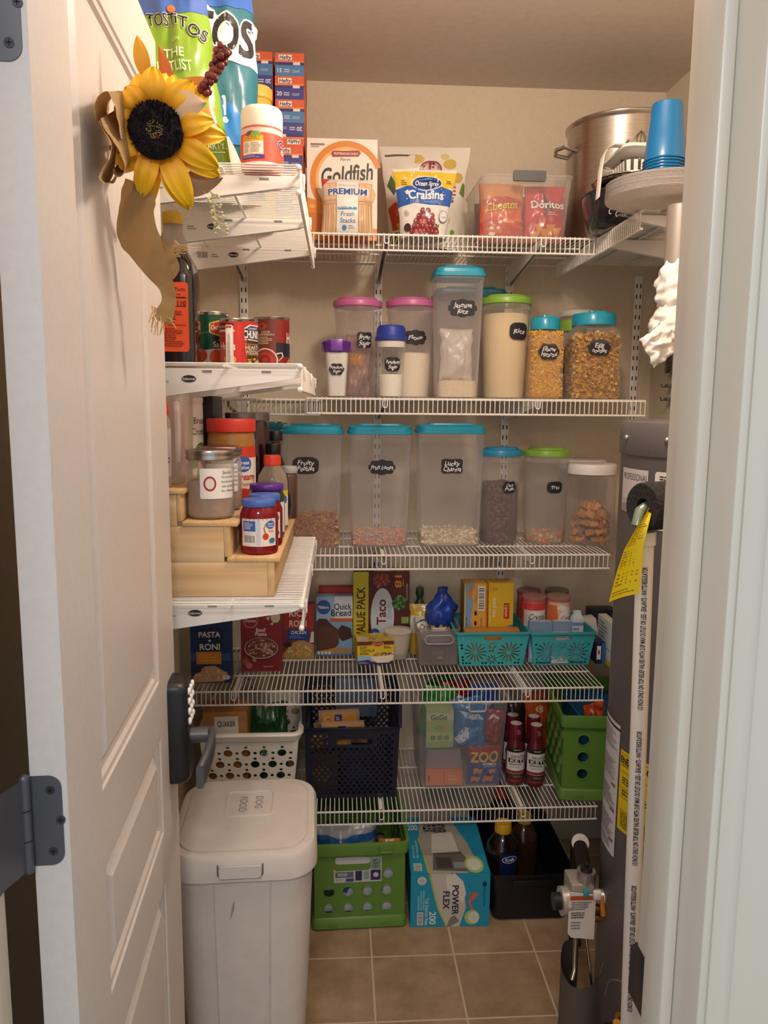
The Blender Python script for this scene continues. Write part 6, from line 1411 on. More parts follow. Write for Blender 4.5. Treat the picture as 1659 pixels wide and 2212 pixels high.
a.build('product_label', fc, flat(.136, -d/2+.0044, -.074, .143), rough=.4)
bag('grocery_bag', 'silver grey bag with blue stripe on top inside the floor crate', (.02, 2.17, .041), .19, .212, .12, '9aa0a8', lambda a: (a.r(0, .82, 1, .1, '2a5a9a'), a.r(0, .1, 1, .3, 'e2dfda'), a.t('WI', .55, .45, .12, '24305a', b=.03)), (radians(8), 0, .03), 3.8, wr=.016, cat='bag')
def wpack(a): a.r(0, 0, 1, 1, 'dfe3e6'); a.r(0, .1, 1, .3, 'e9e6e0'); a.t('w!', .78, .62, .12, 'c8342a', b=.02); a.t('KITS', .8, .48, .08, '2a3a80', b=.02); a.p([(.3, .5), (.45, .9), (.55, .9), (.4, .4)], '2a6ab0'); a.p([(.0, .5), (.1, .9), (.2, .6)], '4a8ac8'); a.t('is', .82, .22, .16, '22262e', b=.02); a.t('ili', .55, .22, .16, '22303e', b=.02); a.r(0, .30, .3, .2, '3a5a3a')
carton('snack_box', 'white box with bold lettering seen through the floor crate holes', .045, 2.045, .041, .225, .05, .135, 'd9dcde', wpack)
bag('snack_packet', 'orange packet in the right corner of the floor crate', (.150, 2.09, .041), .065, .195, .04, 'd98a2e', lambda a: a.e(.5, .6, .3, .1, 'e9c04a'), (0, 0, 0), 9.9)
def pf(a):
    a.r(0, 0, 1, 1, '1f9cc0'); a.p([(.24, 1), (.30, .6), (.36, .3), (.46, 0), (.62, 0), (.70, .35), (.66, .8), (.5, 1)], 'cfc8be'); a.p([(.44, .95), (.55, 1), (.66, .85), (.70, .62), (.66, .44), (.60, .52), (.46, .70)], 'e6e0d6')
    a.p([(.225, 1), (.25, 1), (.31, .6), (.37, .3), (.47, 0), (.45, 0), (.35, .3), (.29, .6)], 'b9c04a'); a.p([(.46, 0), (.5, 0), (.62, .1), (.56, .22), (.5, .16)], '8a8078')
    a.t('POWER', .565, .50, .105, '2a2c3e', rot=-pi/2, b=.03, w=.40*1.36*.735); a.t('FLEX', .45, .50, .105, '2a2c3e', rot=-pi/2, b=.03, w=.24); a.t('200', .28, .17, .11, 'eef2f4', rot=-pi/2, b=.02); a.t('Tall Kitchen Bags', .205, .29, .05, 'dfeef2', rot=-pi/2, b=.01, w=.37)
    a.e(.14, .87, .055, .075, 'e9e6e0'); a.e(.14, .87, .04, .055, 'c9c4be'); a.bars(.085, .04, .075, .24, vert=True); a.fine(.09, .32, .10, .42, 3, '8ad0e0', vert=True)
    for k in range(9): a.e(.79+.05*cos(k*.8), .58+.10*sin(k*.8)*.6, .012, .016, 'd8705a', 8)
    a.p([(.72, .48), (.80, .66), (.85, .62), (.76, .46), (.80, .30), (.77, .30)], 'd8705a'); a.e(.78, .18, .095, .14, 'b8cc7a'); a.e(.80, .18, .07, .11, 'dfe6d4'); a.p([(.93, .86), (.965, .80), (.93, .74), (.895, .80)], '1c3a4a'); a.t("Member's Mark", .93, .55, .035, '14505f', rot=-pi/2, w=.26)
def pft(a):
    a.r(0, 0, 1, 1, '1f9cc0'); a.p([(.24, 0), (.20, .3), (.16, .6), (.2, 1), (.62, 1), (.8, .5), (.88, .1), (.7, 0)], 'b4aca2'); a.p([(.30, .34), (.66, .36), (.62, .72), (.34, .68)], 'e2ddd4'); a.p([(.28, .05), (.32, .33), (.68, .36), (.86, .02)], '6e6862'); a.r(.34, .08, .2, .18, '4a4844'); a.r(.56, .08, .16, .1, '8a9a9a'); a.e(.82, .14, .12, .14, 'b8cc7a'); a.e(.82, .14, .09, .1, 'dfe6d4'); a.t('POWER', .46, .78, .12, '2a2c3e', rot=-pi/2, b=.03, w=.22); a.t('FLEX', .32, .78, .12, '2a2c3e', rot=-pi/2, b=.03, w=.18); a.t('200', .09, .80, .10, 'e9f2f4', b=.02, w=.14); a.bars(.045, .04, .10, .12, vert=True); a.fine(.05, .25, .1, .35, 2, '8ad0e0', vert=True); a.p([(.21, 0), (.24, 0), (.20, .3), (.16, .6), (.14, .6), (.18, .3)], 'b9c04a')
carton('bag_box', 'bright blue box of kitchen bags on the floor beside the green crate', .324, 2.018, .0005, .228, .30, .166, '1f9cc0', pf, top=pft, rz=-.025, bev=.002, left=lambda a: a.r(0, 0, 1, 1, '178aac'))
t = tub('storage_tote', 'black open tote holding bottles on the floor', .437, .683, 2.022, 2.40, .0005, .152, M('121318', .4), .014, .004, .022)
g = G(); g.box(-.06, .06, -.1935, -.186, .122, .136, .003); g.obj('grip', M('17181d', .4), t)
def bottle(nm, lb, x, y, z, r, h, mat, capm, art=None, w_=.06, ah=.1, az=.05, deg=12, hand=False):
    return jar(nm, lb, x, y, z, [(r*.8, .0005), (r*.97, .004), (r, .012), (r, h*.42), (r*.93, h*.52), (r, h*.62), (r*.9, h*.74), (r*.5, h*.86), (r*.38, h*.885)], mat,
        [(r*.46, h*.885), (r*.5, h*.888), (r*.5, h*.985), (r*.46, h)], capm, 'screw_cap', art, az, ah, w_, r*1.006, turn(deg), cat='bottle', open_top=False)
DARKB = M('1c0e0a', .08, 0, .8)
bottle('vinegar_bottle', 'dark bottle with a yellow cap and oval badge in the black tote', .492, 2.125, .007, .050, .252, DARKB, M('d8a81e', .35), lambda a: (a.r(0, 0, 1, 1, '14204a'), a.e(.5, .7, .40, .16, 'e8e8ea'), a.e(.5, .7, .36, .135, '1a2f6a'), a.t('Kraft', .5, .7, .14, 'f2f2f2', w=.46, b=.02)), .06, .07, .11, 14)
bottle('vinegar_bottle', 'brown bottle with a broad yellow cap at the back of the black tote', .575, 2.20, .007, .045, .235, M('3a2418', .12, 0, .6), M('b8942a', .4))
bottle('vinegar_bottle', 'dark amber bottle half hidden under the lowest shelf', .525, 2.30, .007, .045, .27, M('2a1a12', .1, 0, .6), M('a83a2a', .4))
# ================================================================ dog food bin
BINM = MIXMAT('bin_plastic', 'd6cfc8', 'dcd5ce', 'noise', 30, rough=.5, bump=.02)
t = thing('dog_food_bin', 'tall off-white lidded bin marked for dog food', 'bin', (-.197, 1.562, .0005), .035)
hw, hd = .150, .160
g = G(); g.loft([(.0, rr(.108, .118, .05, 7)), (.005, rr(.114, .124, .055, 7)), (.30, rr(.130, .141, .06, 7)), (.566, rr(.141, .151, .062, 7)), (.58, rr(.141, .151, .062, 7))]); g.obj('bin_body', BINM, t)
for x in (-.052, .058):
    g = G(); g.tube([(x*.86, -.1255, .02), (x*.94, -.1426, .30), (x, -.1516, .562)], .0016, 6); g.obj('body_rib', BINM, t)
g = G(); g.loft([(0.5660, rr(hw-.006, hd-.006, .062, 7)), (0.5650, rr(hw, hd, .066, 7)), (0.6060, rr(hw-.001, hd-.001, .066, 7)), (0.6160, rr(hw-.006, hd-.006, .064, 7)), (0.6185, rr(hw-.014, hd-.014, .06, 7)), (0.6185, rr(hw-.019, hd-.019, .056, 7)), (0.6160, rr(hw-.0195, hd-.0195, .056, 7)), (0.6160, rr(hw-.0215, hd-.0215, .055, 7)), (0.6195, rr(hw-.022, hd-.022, .055, 7)), (0.6225, rr(hw-.04, hd-.04, .045, 7)), (0.6240, rr(.05, .05, .03, 7))], bot=False); g.obj('lid', BINM, t)
g = G(); P = rr(.050, .052, .012, 4); 
g.tube([(x+.004, y+.032, .6242) for x, y in P], .0018, 6, closed=True); g.obj('embossed_frame', BINM, t)
a = Art(.10, .10); INK = '8f8790'
def scr(L):
    for p, q in L:
        dx, dy = q[0]-p[0], q[1]-p[1]; l = sqrt(dx*dx+dy*dy) or 1; nx, ny = -dy/l*.008, dx/l*.008
        a.p([(p[0]+nx, p[1]+ny), (q[0]+nx, q[1]+ny), (q[0]-nx, q[1]-ny), (p[0]-nx, p[1]-ny)], INK)
a.t('DOG', .70, .54, .16, INK, rot=-pi/2, sh=.1); a.t('FOOD', .36, .48, .16, INK, rot=-pi/2, sh=.1)
a.build('handwriting', t, lambda u, v, o: Vector((u-.046, v-.018, .6240+o)), rough=.6)
g = G(); g.loft([[(x+.0, -hd-.0015-o, .588+z) for x, z in rr(.041, .0125, .006)] for o in (0, .004)]); g.obj('latch', BINM, t)
g = G(); g.tube([(-.0435, -hd-.0012, .603), (-.0435, -hd-.0012, .582), (-.038, -hd-.0012, .5735), (.038, -hd-.0012, .5735), (.0435, -hd-.0012, .582), (.0435, -hd-.0012, .603)], .0013, 5); g.obj('latch_gap', M('5a5450', .7), t)
a = Art(.02, .04); a.p([(.25, 0), (.4, .3), (.75, 1), (.65, .6), (.45, .25)], '7a7472'); a.p([(.3, .15), (.5, .7), (.75, 1), (.5, .75)], '9a9492'); a.build('scuff', t, lambda u, v, o: Vector((-.028+u, -.1505-o+.016*(v-.04)/.29, .48+v)), rough=.7)

# ================================================================ water heater
HX, HY, HR = .785, 1.50, .211
HG = M('6f6b6c', .42, .15)
t = thing('water_heater', 'tall dark grey cylindrical water heater with labels', 'water heater', (HX, HY, .0005))
G().lathe([(HR-.012, 0), (HR-.012, .02), (HR-.002, .022), (HR, .026), (HR, 1.400), (HR+.001, 1.404)], 72).obj('tank', HG, t)
G().lathe([(HR+.0025, 1.398), (HR+.0035, 1.40), (HR+.0035, 1.452), (HR, 1.462), (HR-.012, 1.466), (HR*.5, 1.469), (.05, 1.47)], 72).obj('top_cap', HG, t)
for dg in (180, 212, 244, 276, 150):
    a_ = radians(dg); g = G(); g.ball(((HR+.004)*cos(a_), (HR+.004)*sin(a_), 1.432), .006, 10, 6); g.obj('screw', M('cfcac4', .2, 1.), t)
def hl(name, deg0, deg1, z0_, z1_, fn, rough=.4):
    W_ = HR*radians(deg1-deg0); a = Art(W_, z1_-z0_); fn(a)
    return a.build(name, t, cyl(HR+.0008, W_, z0_, radians((deg0+deg1)/2)), 14, 0, rough)
def prof(a): a.r(0, 0, 1, 1, 'cfcacb'); a.p([(0, .0), (1, 0), (1, .30), (.5, .24), (0, .16)], '9a9598'); a.p([(0, .16), (.5, .24), (1, .30), (1, .42), (.4, .34), (0, .3)], 'b8b3b5'); a.t('PROFESSIONAL', .54, .82, .14, '4a464c', w=.90, b=.005)
hl('brand_label', 175, 201, 1.285, 1.372, prof)
def warn(a):
    a.p([(.5+x, .5+y) for x, y in rr(.5, .5, .06)], 'e9e4de'); a.fine(.12, .80, .7, .13, 3, '2a2628', fill=.6); a.fine(.1, .1, .8, .68, 14, '3a3638', fill=.55, seed=4)
hl('warning_label', 205.5, 230, 1.262, 1.372, warn)
def instr(a):
    a.r(0, 0, 1, 1, 'd9d9de'); a.r(0, .955, 1, .018, '1c1c20')
    for y, n, s_ in ((.78, 14, 1), (.56, 14, 2), (.34, 13, 3), (.12, 12, 4), (.03, 4, 5)): a.fine(.08, y, .84, .15 if y > .1 else .06, n, '6a6a74', seed=s_)
    for y in (.52, .33, .10): a.r(.70, y, .22, .014, '9c2a30'); a.r(.04, y+.02, .9, .003, '55555c')
hl('instruction_label', 164, 189.5, .555, .845, instr)
def energy(a):
    a.r(0, 0, 1, 1, 'e8c81c'); a.t('ENERGY', .22, .885, .075, '1a1812', b=.04, w=.40); a.t('GUIDE', .74, .885, .075, '1a1812', b=.04, w=.36); a.p([(.60, .78), (.68, .84), (.68, .74)], '1a1812'); a.r(.03, .955, .94, .008, '8a7a1a'); a.fine(.05, .80, .5, .05, 2, '6a5c14', seed=2)
    for y in (.74, .54, .42, .26): a.r(.04, y, .92, .006, '6a5c14')
    a.fine(.08, .58, .7, .1, 3, '5a4e12', seed=8); a.fine(.08, .44, .84, .08, 2, '5a4e12', seed=5); a.fine(.08, .04, .84, .2, 7, '6a5c14', seed=6); a.r(.60, .28, .16, .07, '1a1812')
hl('efficiency_label', 191, 227, .628, .80, energy)
# controls on its lower left flank
g = G(); A0 = radians(184)
def onT(r, da, z): return (r*cos(A0+da), r*sin(A0+da), z)
vx, vy = -HR-.052, .02
g.box(vx-.024, vx+.026, vy-.030, vy+.030, .395, .478, .004); g.tube([(vx+.02, vy, .435), (-HR+.006, vy*.4, .435)], .016, 12); cv = g.obj('gas_control', M('b8b0a8', .35, .5), t)
g = G(); g.loft([[(vx-.030+x, vy-.0345, .375+z) for x, z in ((0, .09), (.058, .082), (.058, -.022), (.008, -.016), (0, -.006))], [(vx-.030+x, vy-.033, .375+z) for x, z in ((0, .09), (.058, .082), (.058, -.022), (.008, -.016), (0, -.006))]]); pt = g.obj('instruction_plate', M('e0dcd8', .4), cv)
a = Art(.056, .10); a.r(.02, .86, .96, .10, 'c4502a'); a.fine(.08, .62, .8, .2, 5, '6a6462', seed=2); a.fine(.08, .42, .74, .16, 3, '3a3634', seed=3); a.fine(.08, .16, .45, .2, 3, '8a8482', seed=5)
a.build('plate_print', cv, lambda u, v, o: Vector((vx-.029+u, vy-.0346-o, .360+v)), rough=.4)
g = G(); g.tube([(vx-.022, vy-.005, .425), (vx-.040, vy-.005, .425)], .030, 24); g.obj('dial_plate', M('cfcac4', .3, .6), cv)
g = G(); g.tube([(vx-.040, vy-.005, .425), (vx-.056, vy-.005, .425)], .018, 20); g.obj('dial_knob', BLK, cv)
g = G(); g.tube([(vx+.012, vy-.012, .478), (vx+.012, vy-.012, .500)], .020, 18); g.obj('igniter_housing', M('a8a4a8', .15, .7), cv)
g = G(); g.tube([(vx+.012, vy-.012, .500), (vx+.012, vy-.012, .510)], .013, 16); g.tube([(vx+.012, vy-.012, .51), (vx+.012, vy-.012, .516)], .005, 10); g.obj('igniter_button', BLK, cv)
g = G(); g.box(vx+.020, vx+.036, vy-.045, vy-.034, .452, .470, .002); g.obj('white_clip', M('eae6e2', .4), cv)
g = G(); g.box(vx+.000, vx+.011, vy-.041, vy-.031, .455, .470, .002); g.obj('teal_plug', M('1d9aa0', .4), cv)
g = G(); g.tube([(vx+.045, vy-.020, .445), (vx+.050, vy-.024, .402)], .0058, 10); g.obj('wire_sleeve', M('d8842a', .5), t, label='orange wire sleeve')
g = G(); g.tube([(vx+.050, vy-.024, .402), (vx+.056, vy-.026, .36), (vx+.054, vy-.03, .30), (vx+.045, vy-.035, .27)], .0012, 5); g.obj('igniter_wire', M('8a5a44', .5), t)
for z in (.388, .41): 
    g = G(); g.tube([(vx+.026, vy-.012, z), (vx+.046, vy-.012, z)], .009, 12); g.obj('brass_nut', M('b08a3e', .25, 1.), cv)
g = G(); g.tube([(vx-.004, vy-.012, .395), (vx-.004, vy-.012, .30), (vx-.010, vy-.03, .275), (vx-.018, vy-.04, .262)], .0062, 10); g.obj('pilot_tube', M('a89c84', .25, 1.), t)
g = G(); g.tube([(vx+.010, vy-.012, .395), (vx+.018, vy-.016, .34), (vx+.024, vy-.018, .30), (vx+.034, vy-.03, .22)], .003, 8); g.obj('thermocouple', M('c4bcb0', .25, 1.), t)
# curved sheet guard round the burner opening, cut low at the front
g = G(); n = 30
def guard(a, b, o=0.):
    th = pi*.45+a*pi*1.25
    top = .30-.055*max(0, sin((a-.25)*pi*1.1))
    return Vector((vx+.014+(.045+o)*cos(th), vy-.005+(.045+o)*sin(th), .0+top*b))
g.grid(lambda a, b: guard(a, b), n, 8); g.grid(lambda a, b: guard(1-a, b, -.0015), n, 8)
bmesh.ops.remove_doubles(g.bm, verts=g.bm.verts, dist=.0003)
g.obj('burner_guard', M('5c5b57', .45, .2), t)
BRS = M('b58e42', .25, 1.)
a_ = radians(208); ux, uy = cos(a_), sin(a_)
g = G(); g.tube([(HR*ux, HR*uy, .232), ((HR+.014)*ux, (HR+.014)*uy, .232)], .021, 20); g.tube([((HR+.012)*ux, (HR+.012)*uy, .232), ((HR+.060)*ux, (HR+.060)*uy, .232)], .0115, 16); g.tube([((HR+.052)*ux, (HR+.052)*uy, .232), ((HR+.062)*ux, (HR+.062)*uy, .232)], .0155, 16)
g.tube([((HR+.034)*ux, (HR+.034)*uy, .236), ((HR+.034)*ux-.004, (HR+.034)*uy-.014, .252)], .0085, 12); g.obj('drain_valve', BRS, t, label='brass drain valve')
g = G(); g.tube([((HR+.0006)*cos(a_+radians(x*10))*1.0, (HR+.0006)*sin(a_+radians(x*10)), .232+.075*sqrt(max(0, 1-x*x/4.)) ) for x in [-2+i*.25 for i in range(17)]], .0012, 5); g.obj('access_seam', M('8a8688', .4), t)
# ---- relief valve pipe in foam, drip pipe, tag
t = thing('insulated_pipe', 'black foam-wrapped pipe end sticking out of the heater', 'pipe', (0, 0, 0))
P0, P1, P2, P3 = Vector((.489, 1.203, 1.333)), Vector((.56, 1.228, 1.335)), Vector((.640, 1.265, 1.336)), Vector((.700, 1.322, 1.336))
FOAM = MIXMAT('black_foam', '221f20', '353132', 'noise', 180, rough=.95, bump=.8, dist=.003)
g = G(); ro, ri = .0395, .014
for r_ in (ro, ri):
    pass
path = [P0, P1, P2, P3]; ax = (P1-P0).normalized()
def ringat(p, tdir, r_, n=28):
    u = Vector((0, 0, 1)); u = (u-tdir*u.dot(tdir)).normalized(); w_ = tdir.cross(u)
    return [p+(u*cos(2*pi*k/n)+w_*sin(2*pi*k/n))*r_ for k in range(n)]
dirs = [ax, (P2-P0).normalized(), (P3-P1).normalized(), (P3-P2).normalized()]
g.loft([ringat(P0+ax*.03, ax, ri), ringat(P0, ax, ri), ringat(P0-ax*.001, ax, ro*.95)]+[ringat(p+(ax*.002 if i == 0 else Vector()), dr, ro) for i, (p, dr) in enumerate(zip(path, dirs))], bot=True, top=True)
g.obj('foam_sleeve', FOAM, t)
g = G(); g.tube([P0+ax*.03, P0+ax*.008, P0-ax*.004+Vector((0, 0, -.006)), P0-ax*.008+Vector((-.003, -.004, -.03))], .0092, 14); g.obj('valve_stem', M('8a9a90', .2, .5), t, label='grey-green valve stem')
t = thing('drip_pipe', 'white plastic pipe with black lettering running down the heater', 'pipe', (.5045, 1.222, .002))
top = Vector((.0, 0, 1.288)); bot = Vector((.0285, 0, 0)); dz = (top-bot).normalized()
g = G(); g.tube([bot, top], .0142, 24); g.tube([top-dz*.022, top], .0168, 24); g.obj('pipe', M('f0ede8', .35), t)
L_ = (top-bot).length; a = Art(.018, L_)
y = L_-.055
for k in range(4):
    a.t('1/2 INCH ONLY ON TOP RELIEF VALVES WITH 210F MAX OUTLET OR LESS - SEALANTS - WATTS REGULATOR', .45, (y-.125)/L_, .0078/L_, '26242a', rot=pi/2, w=.245/.018, b=.025)
    y -= .283
def pm(u, v, o):
    ang = turn(-14)+(u-.009)/.0142
    p = bot+dz*v
    return Vector((p.x+(.0142+o)*cos(ang), p.y+(.0142+o)*sin(ang), p.z))
a.build('pipe_lettering', t, pm, 6, 0, .5)
t = thing('warning_tag', 'bright yellow hanging warning tag with small black print', 'tag', (0, 0, 0))
cs = [(.4985, 1.188, 1.338), (.478, 1.178, 1.306), (.4645, 1.182, 1.272), (.4575, 1.186, 1.235), (.4495, 1.190, 1.186)]
ws = [.004, .020, .032, .042, .050]; W_ = .05
def tagm(u, v, o):
    f = (1-v/.165)*4; i = min(3, int(f)); f -= i
    p = Vector(cs[i]).lerp(Vector(cs[i+1]), f); w_ = ws[i]+(ws[i+1]-ws[i])*f
    x = (u/W_-.5)*w_
    return p+Vector((x*.95+.012*(1-v/.165), .006*sin(3*u/W_)-.10*x-o, x*.30))
a = Art(W_, .165, .00006, .0004); a.r(0, 0, 1, 1, 'f2dc18'); a.fine(.08, .10, .84, .36, 12, '8a7c14', fill=.45, seed=3); a.fine(.10, .50, .8, .36, 12, '8a7c14', fill=.45, seed=5); a.fine(.06, .02, .9, .05, 2, '8a7c14', fill=.4)
a.build('tag_print', t, tagm, 6, 14, .45)
g = G(); g.grid(lambda p, q: tagm(p*W_, q*.165, 0), 6, 16); g.grid(lambda p, q: tagm((1-p)*W_, q*.165, -.0004), 6, 16); bmesh.ops.remove_doubles(g.bm, verts=g.bm.verts, dist=.0002); g.obj('tag_card', M('f2dc18', .45), t)
g = G(); g.tube([(.5005, 1.188, 1.332), (.494, 1.196, 1.347), (.503, 1.192, 1.352), (.5005, 1.188, 1.332)], .0008, 5); g.obj('tie', M('c9c4b8', .4), t)
# dark gas pipe with a white collar
t = thing('gas_pipe', 'dark iron gas pipe with a white collar behind the heater control', 'pipe', (0, 0, 0))
g = G(); g.tube([(.548, 1.535, .44), (.585, 1.70, .435), (.632, 1.87, .33), (.66, 1.93, .0)], .0165, 14); g.obj('iron_pipe', M('2c2422', .5, .4), t)
g = G(); g.tube([(.5915, 1.722, .432), (.595, 1.732, .428)], .021, 18); g.obj('collar', M('e4e0da', .4), t)

# ================================================================ sunflower bow on the door
t = thing('sunflower_bow', 'yellow silk sunflower on a burlap ribbon bow hung on the door', 'door decoration', (0, 0, 0))
FC = Vector((-.208, .945, 1.800)); N = (Vector((.02, .05, 1.52))-FC).normalized(); N = Vector((.10, -.97, -.20)).normalized()
U = Vector((0, 0, 1)); U = (U-N*U.dot(N)).normalized(); Wv = U.cross(N).normalized()
m, nt, b = newmat('petal'); ob_c = nt.nodes.new('ShaderNodeVertexColor') if False else None
tc = nt.nodes.new('ShaderNodeTexCoord'); gr = nt.nodes.new('ShaderNodeTexGradient'); gr.gradient_type = 'SPHERICAL'
mp = nt.nodes.new('ShaderNodeMapping'); mp.inputs['Location'].default_value = tuple(-FC*12.5); mp.inputs['Scale'].default_value = (12.5,)*3
nt.links.new(tc.outputs['Object'], mp.inputs[0]); nt.links.new(mp.outputs[0], gr.inputs[0])
cr = nt.nodes.new('ShaderNodeValToRGB'); cr.color_ramp.elements[0].position = .12; cr.color_ramp.elements[1].position = .62; cr.color_ramp.elements[0].color = hexc('f8c40e'); cr.color_ramp.elements[1].color = hexc('dc8e0a')
nt.links.new(gr.outputs['Fac'], cr.inputs[0]); nt.links.new(cr.outputs[0], b.inputs['Base Color']); b.inputs['Roughness'].default_value = .55
PET = m
q = random.Random(12)
def petal(ang, r0, L, wd, lift, droop, tw):
    def f(a, b_):
        x = (a-.5)*wd*2*max(.06, sin(pi*min(1, .16+b_*.84))**.55)
        y = r0+L*b_; z = lift+.014*sin(pi*b_)-droop*b_*b_-.55*abs(x)*(.5-b_)-.003*cos(a*14)*b_+tw*x*b_
        d_ = Wv*sin(ang)+U*cos(ang); s_ = Wv*cos(ang)-U*sin(ang)
        return FC+d_*y+s_*x+N*z
    return f
for ring, (n, r0, L, wd, lf, dr) in enumerate(((9, .022, .043, .0140, .004, .006), (10, .022, .050, .0150, -.006, .020))):
    for i in range(n):
        ang = 2*pi*(i+ring*.5)/n+q.uniform(-.08, .08)
        kk = 1.+.38*max(0, -cos(ang))+.06*max(0, sin(ang))-.45*max(0, -sin(ang))
        g = G(); g.grid(petal(ang, r0, L*q.uniform(.88, 1.1)*kk, wd*q.uniform(.9, 1.15), lf+q.uniform(-.002, .003), dr*q.uniform(.3, 1.5), q.uniform(-.5, .5)), 8, 12)
        g.obj('petal', PET, t, sharp=180)
g = G()
def disk(a, b_):
    th = 2*pi*a; r_ = .0305*b_; 
    return FC+(Wv*cos(th)+U*sin(th))*r_+N*(.012+.008*sqrt(max(0, 1-b_**3))-.004*max(0, 1-b_*3)+.0016*noise.noise(Vector((r_*900*cos(th), r_*900*sin(th), 0))))
g.grid(disk, 64, 16); g.obj('seed_disc', MIXMAT('seed', '140e14', '2e2024', 'noise', 500, rough=.95, bump=.8), t, sharp=180)
g = G()
for k in range(700):
    th = q.uniform(0, 2*pi); r_ = .0312*sqrt(q.uniform(.05, 1)); p = disk(th/2/pi, r_/.0312); g.tube([p, p+N*q.uniform(.0015, .004)+(Wv*cos(th)+U*sin(th))*.001], .0007, 3, caps=False)
g.obj('disc_bristle', M('33252a', .9), t, kind='stuff')
g = G()
for k in range(90):
    th = q.uniform(0, 2*pi); r_ = .0095*sqrt(q.random()); p = disk(th/2/pi, r_/.0312); g.tube([p, p+N*q.uniform(.002, .0045)], .0009, 4)
g.obj('disc_heart', M('7a6638', .9), t, kind='stuff')
# burlap ribbon
m, nt, b = newmat('burlap'); BUR = m
tc = nt.nodes.new('ShaderNodeTexCoord'); w1 = nt.nodes.new('ShaderNodeTexWave'); w2 = nt.nodes.new('ShaderNodeTexWave'); w1.bands_direction = 'X'; w2.bands_direction = 'Y'
for w_ in (w1, w2): w_.inputs['Scale'].default_value = 26; w_.inputs['Distortion'].default_value = 1.5; w_.inputs['Detail Scale'].default_value = 3
nt.links.new(tc.outputs['UV'], w1.inputs[0]); nt.links.new(tc.outputs['UV'], w2.inputs[0])
mm = nt.nodes.new('ShaderNodeMath'); mm.operation = 'MAXIMUM'; nt.links.new(w1.outputs['Fac'], mm.inputs[0]); nt.links.new(w2.outputs['Fac'], mm.inputs[1])
cr = nt.nodes.new('ShaderNodeValToRGB'); cr.color_ramp.elements[0].color = hexc('b48c56'); cr.color_ramp.elements[1].color = hexc('f0cf98'); cr.color_ramp.elements[0].position = .25; cr.color_ramp.elements[1].position = .85
nt.links.new(mm.outputs[0], cr.inputs[0]); nt.links.new(cr.outputs[0], b.inputs['Base Color']); b.inputs['Roughness'].default_value = .95
bp = nt.nodes.new('ShaderNodeBump'); bp.inputs['Strength'].default_value = .7; bp.inputs['Distance'].default_value = .001; nt.links.new(mm.outputs[0], bp.inputs['Height']); nt.links.new(bp.outputs['Normal'], b.inputs['Normal'])
def ribbon(name, pts, mat=BUR, n=60, th=.0009):
    """pts = [(left edge point, right edge point), ...] smoothed by Catmull-Rom"""
    def cr_(P, t_):
        k = len(P)-1; f = t_*k; i = min(k-1, int(f)); f -= i
        p0, p1, p2, p3 = P[max(0, i-1)], P[i], P[i+1], P[min(k, i+2)]
        return .5*((2*p1)+(p2-p0)*f+(2*p0-5*p1+4*p2-p3)*f*f+(3*p1-p0-3*p2+p3)*f**3)
    A = [Vector(a) for a, _ in pts]; B = [Vector(b_) for _, b_ in pts]
    g = G(); uv = []
    nu = 10
    def f(a, b_): 
        p = cr_(A, b_).lerp(cr_(B, b_), a)
        return p+Vector((.0015*noise.noise(p*90), .0015*noise.noise(p*90+Vector((5, 0, 0))), 0))
    V = [[g.bm.verts.new(f(i/nu, j/n)) for i in range(nu+1)] for j in range(n+1)]
    lay = g.bm.loops.layers.uv.new('UVMap'); ln = sum((A[i+1]-A[i]).length for i in range(len(A)-1)); wd = (A[0]-B[0]).length
    for j in range(n):
        for i in range(nu):
            fc_ = g.face([V[j][i], V[j][i+1], V[j+1][i+1], V[j+1][i]])
            for lp, (x, y) in zip(fc_.loops, ((i, j), (i+1, j), (i+1, j+1), (i, j+1))): lp[lay].uv = (x/nu*1., y/n*ln/max(wd, .03))
    ext = bmesh.ops.solidify(g.bm, geom=g.bm.faces[:], thickness=th)
    return g.obj(name, mat, t, sharp=60)
def dpt(s, z, o): return DP(s, z, o)
# upper loop, rear loop and the long tail, kept just off the door face (s along the door, z, distance off it)
ribbon('ribbon_loop', [((-0.2495, 0.85, 1.7776), (-0.2657, 0.966, 1.8196)), ((-0.2465, 0.84, 1.7874), (-0.2636, 0.956, 1.8326)), ((-0.2413, 0.838, 1.7982), (-0.2512, 0.9424, 1.8408)), ((-0.2348, 0.848, 1.8057), (-0.2421, 0.9524, 1.8419)), ((-0.231, 0.856, 1.7968), (-0.2439, 0.9633, 1.8303)), ((-0.2303, 0.865, 1.7833), (-0.246, 0.9737, 1.8156)), ((-0.2298, 0.875, 1.7692), (-0.2492, 0.9837, 1.8036))])
ribbon('ribbon_loop', [((-0.2411, 0.842, 1.7777), (-0.2498, 0.9261, 1.8148)), ((-0.2373, 0.845, 1.7682), (-0.2415, 0.932, 1.8005)), ((-0.2322, 0.855, 1.759), (-0.2381, 0.942, 1.79)), ((-0.227, 0.862, 1.7491), (-0.2398, 0.9534, 1.7813)), ((-0.2247, 0.866, 1.7379), (-0.2421, 0.9516, 1.7692)), ((-0.2283, 0.864, 1.7279), (-0.2428, 0.9307, 1.7531)), ((-0.2339, 0.86, 1.7276), (-0.2451, 0.918, 1.7518)), ((-0.2355, 0.86, 1.734), (-0.2455, 0.918, 1.7559))])
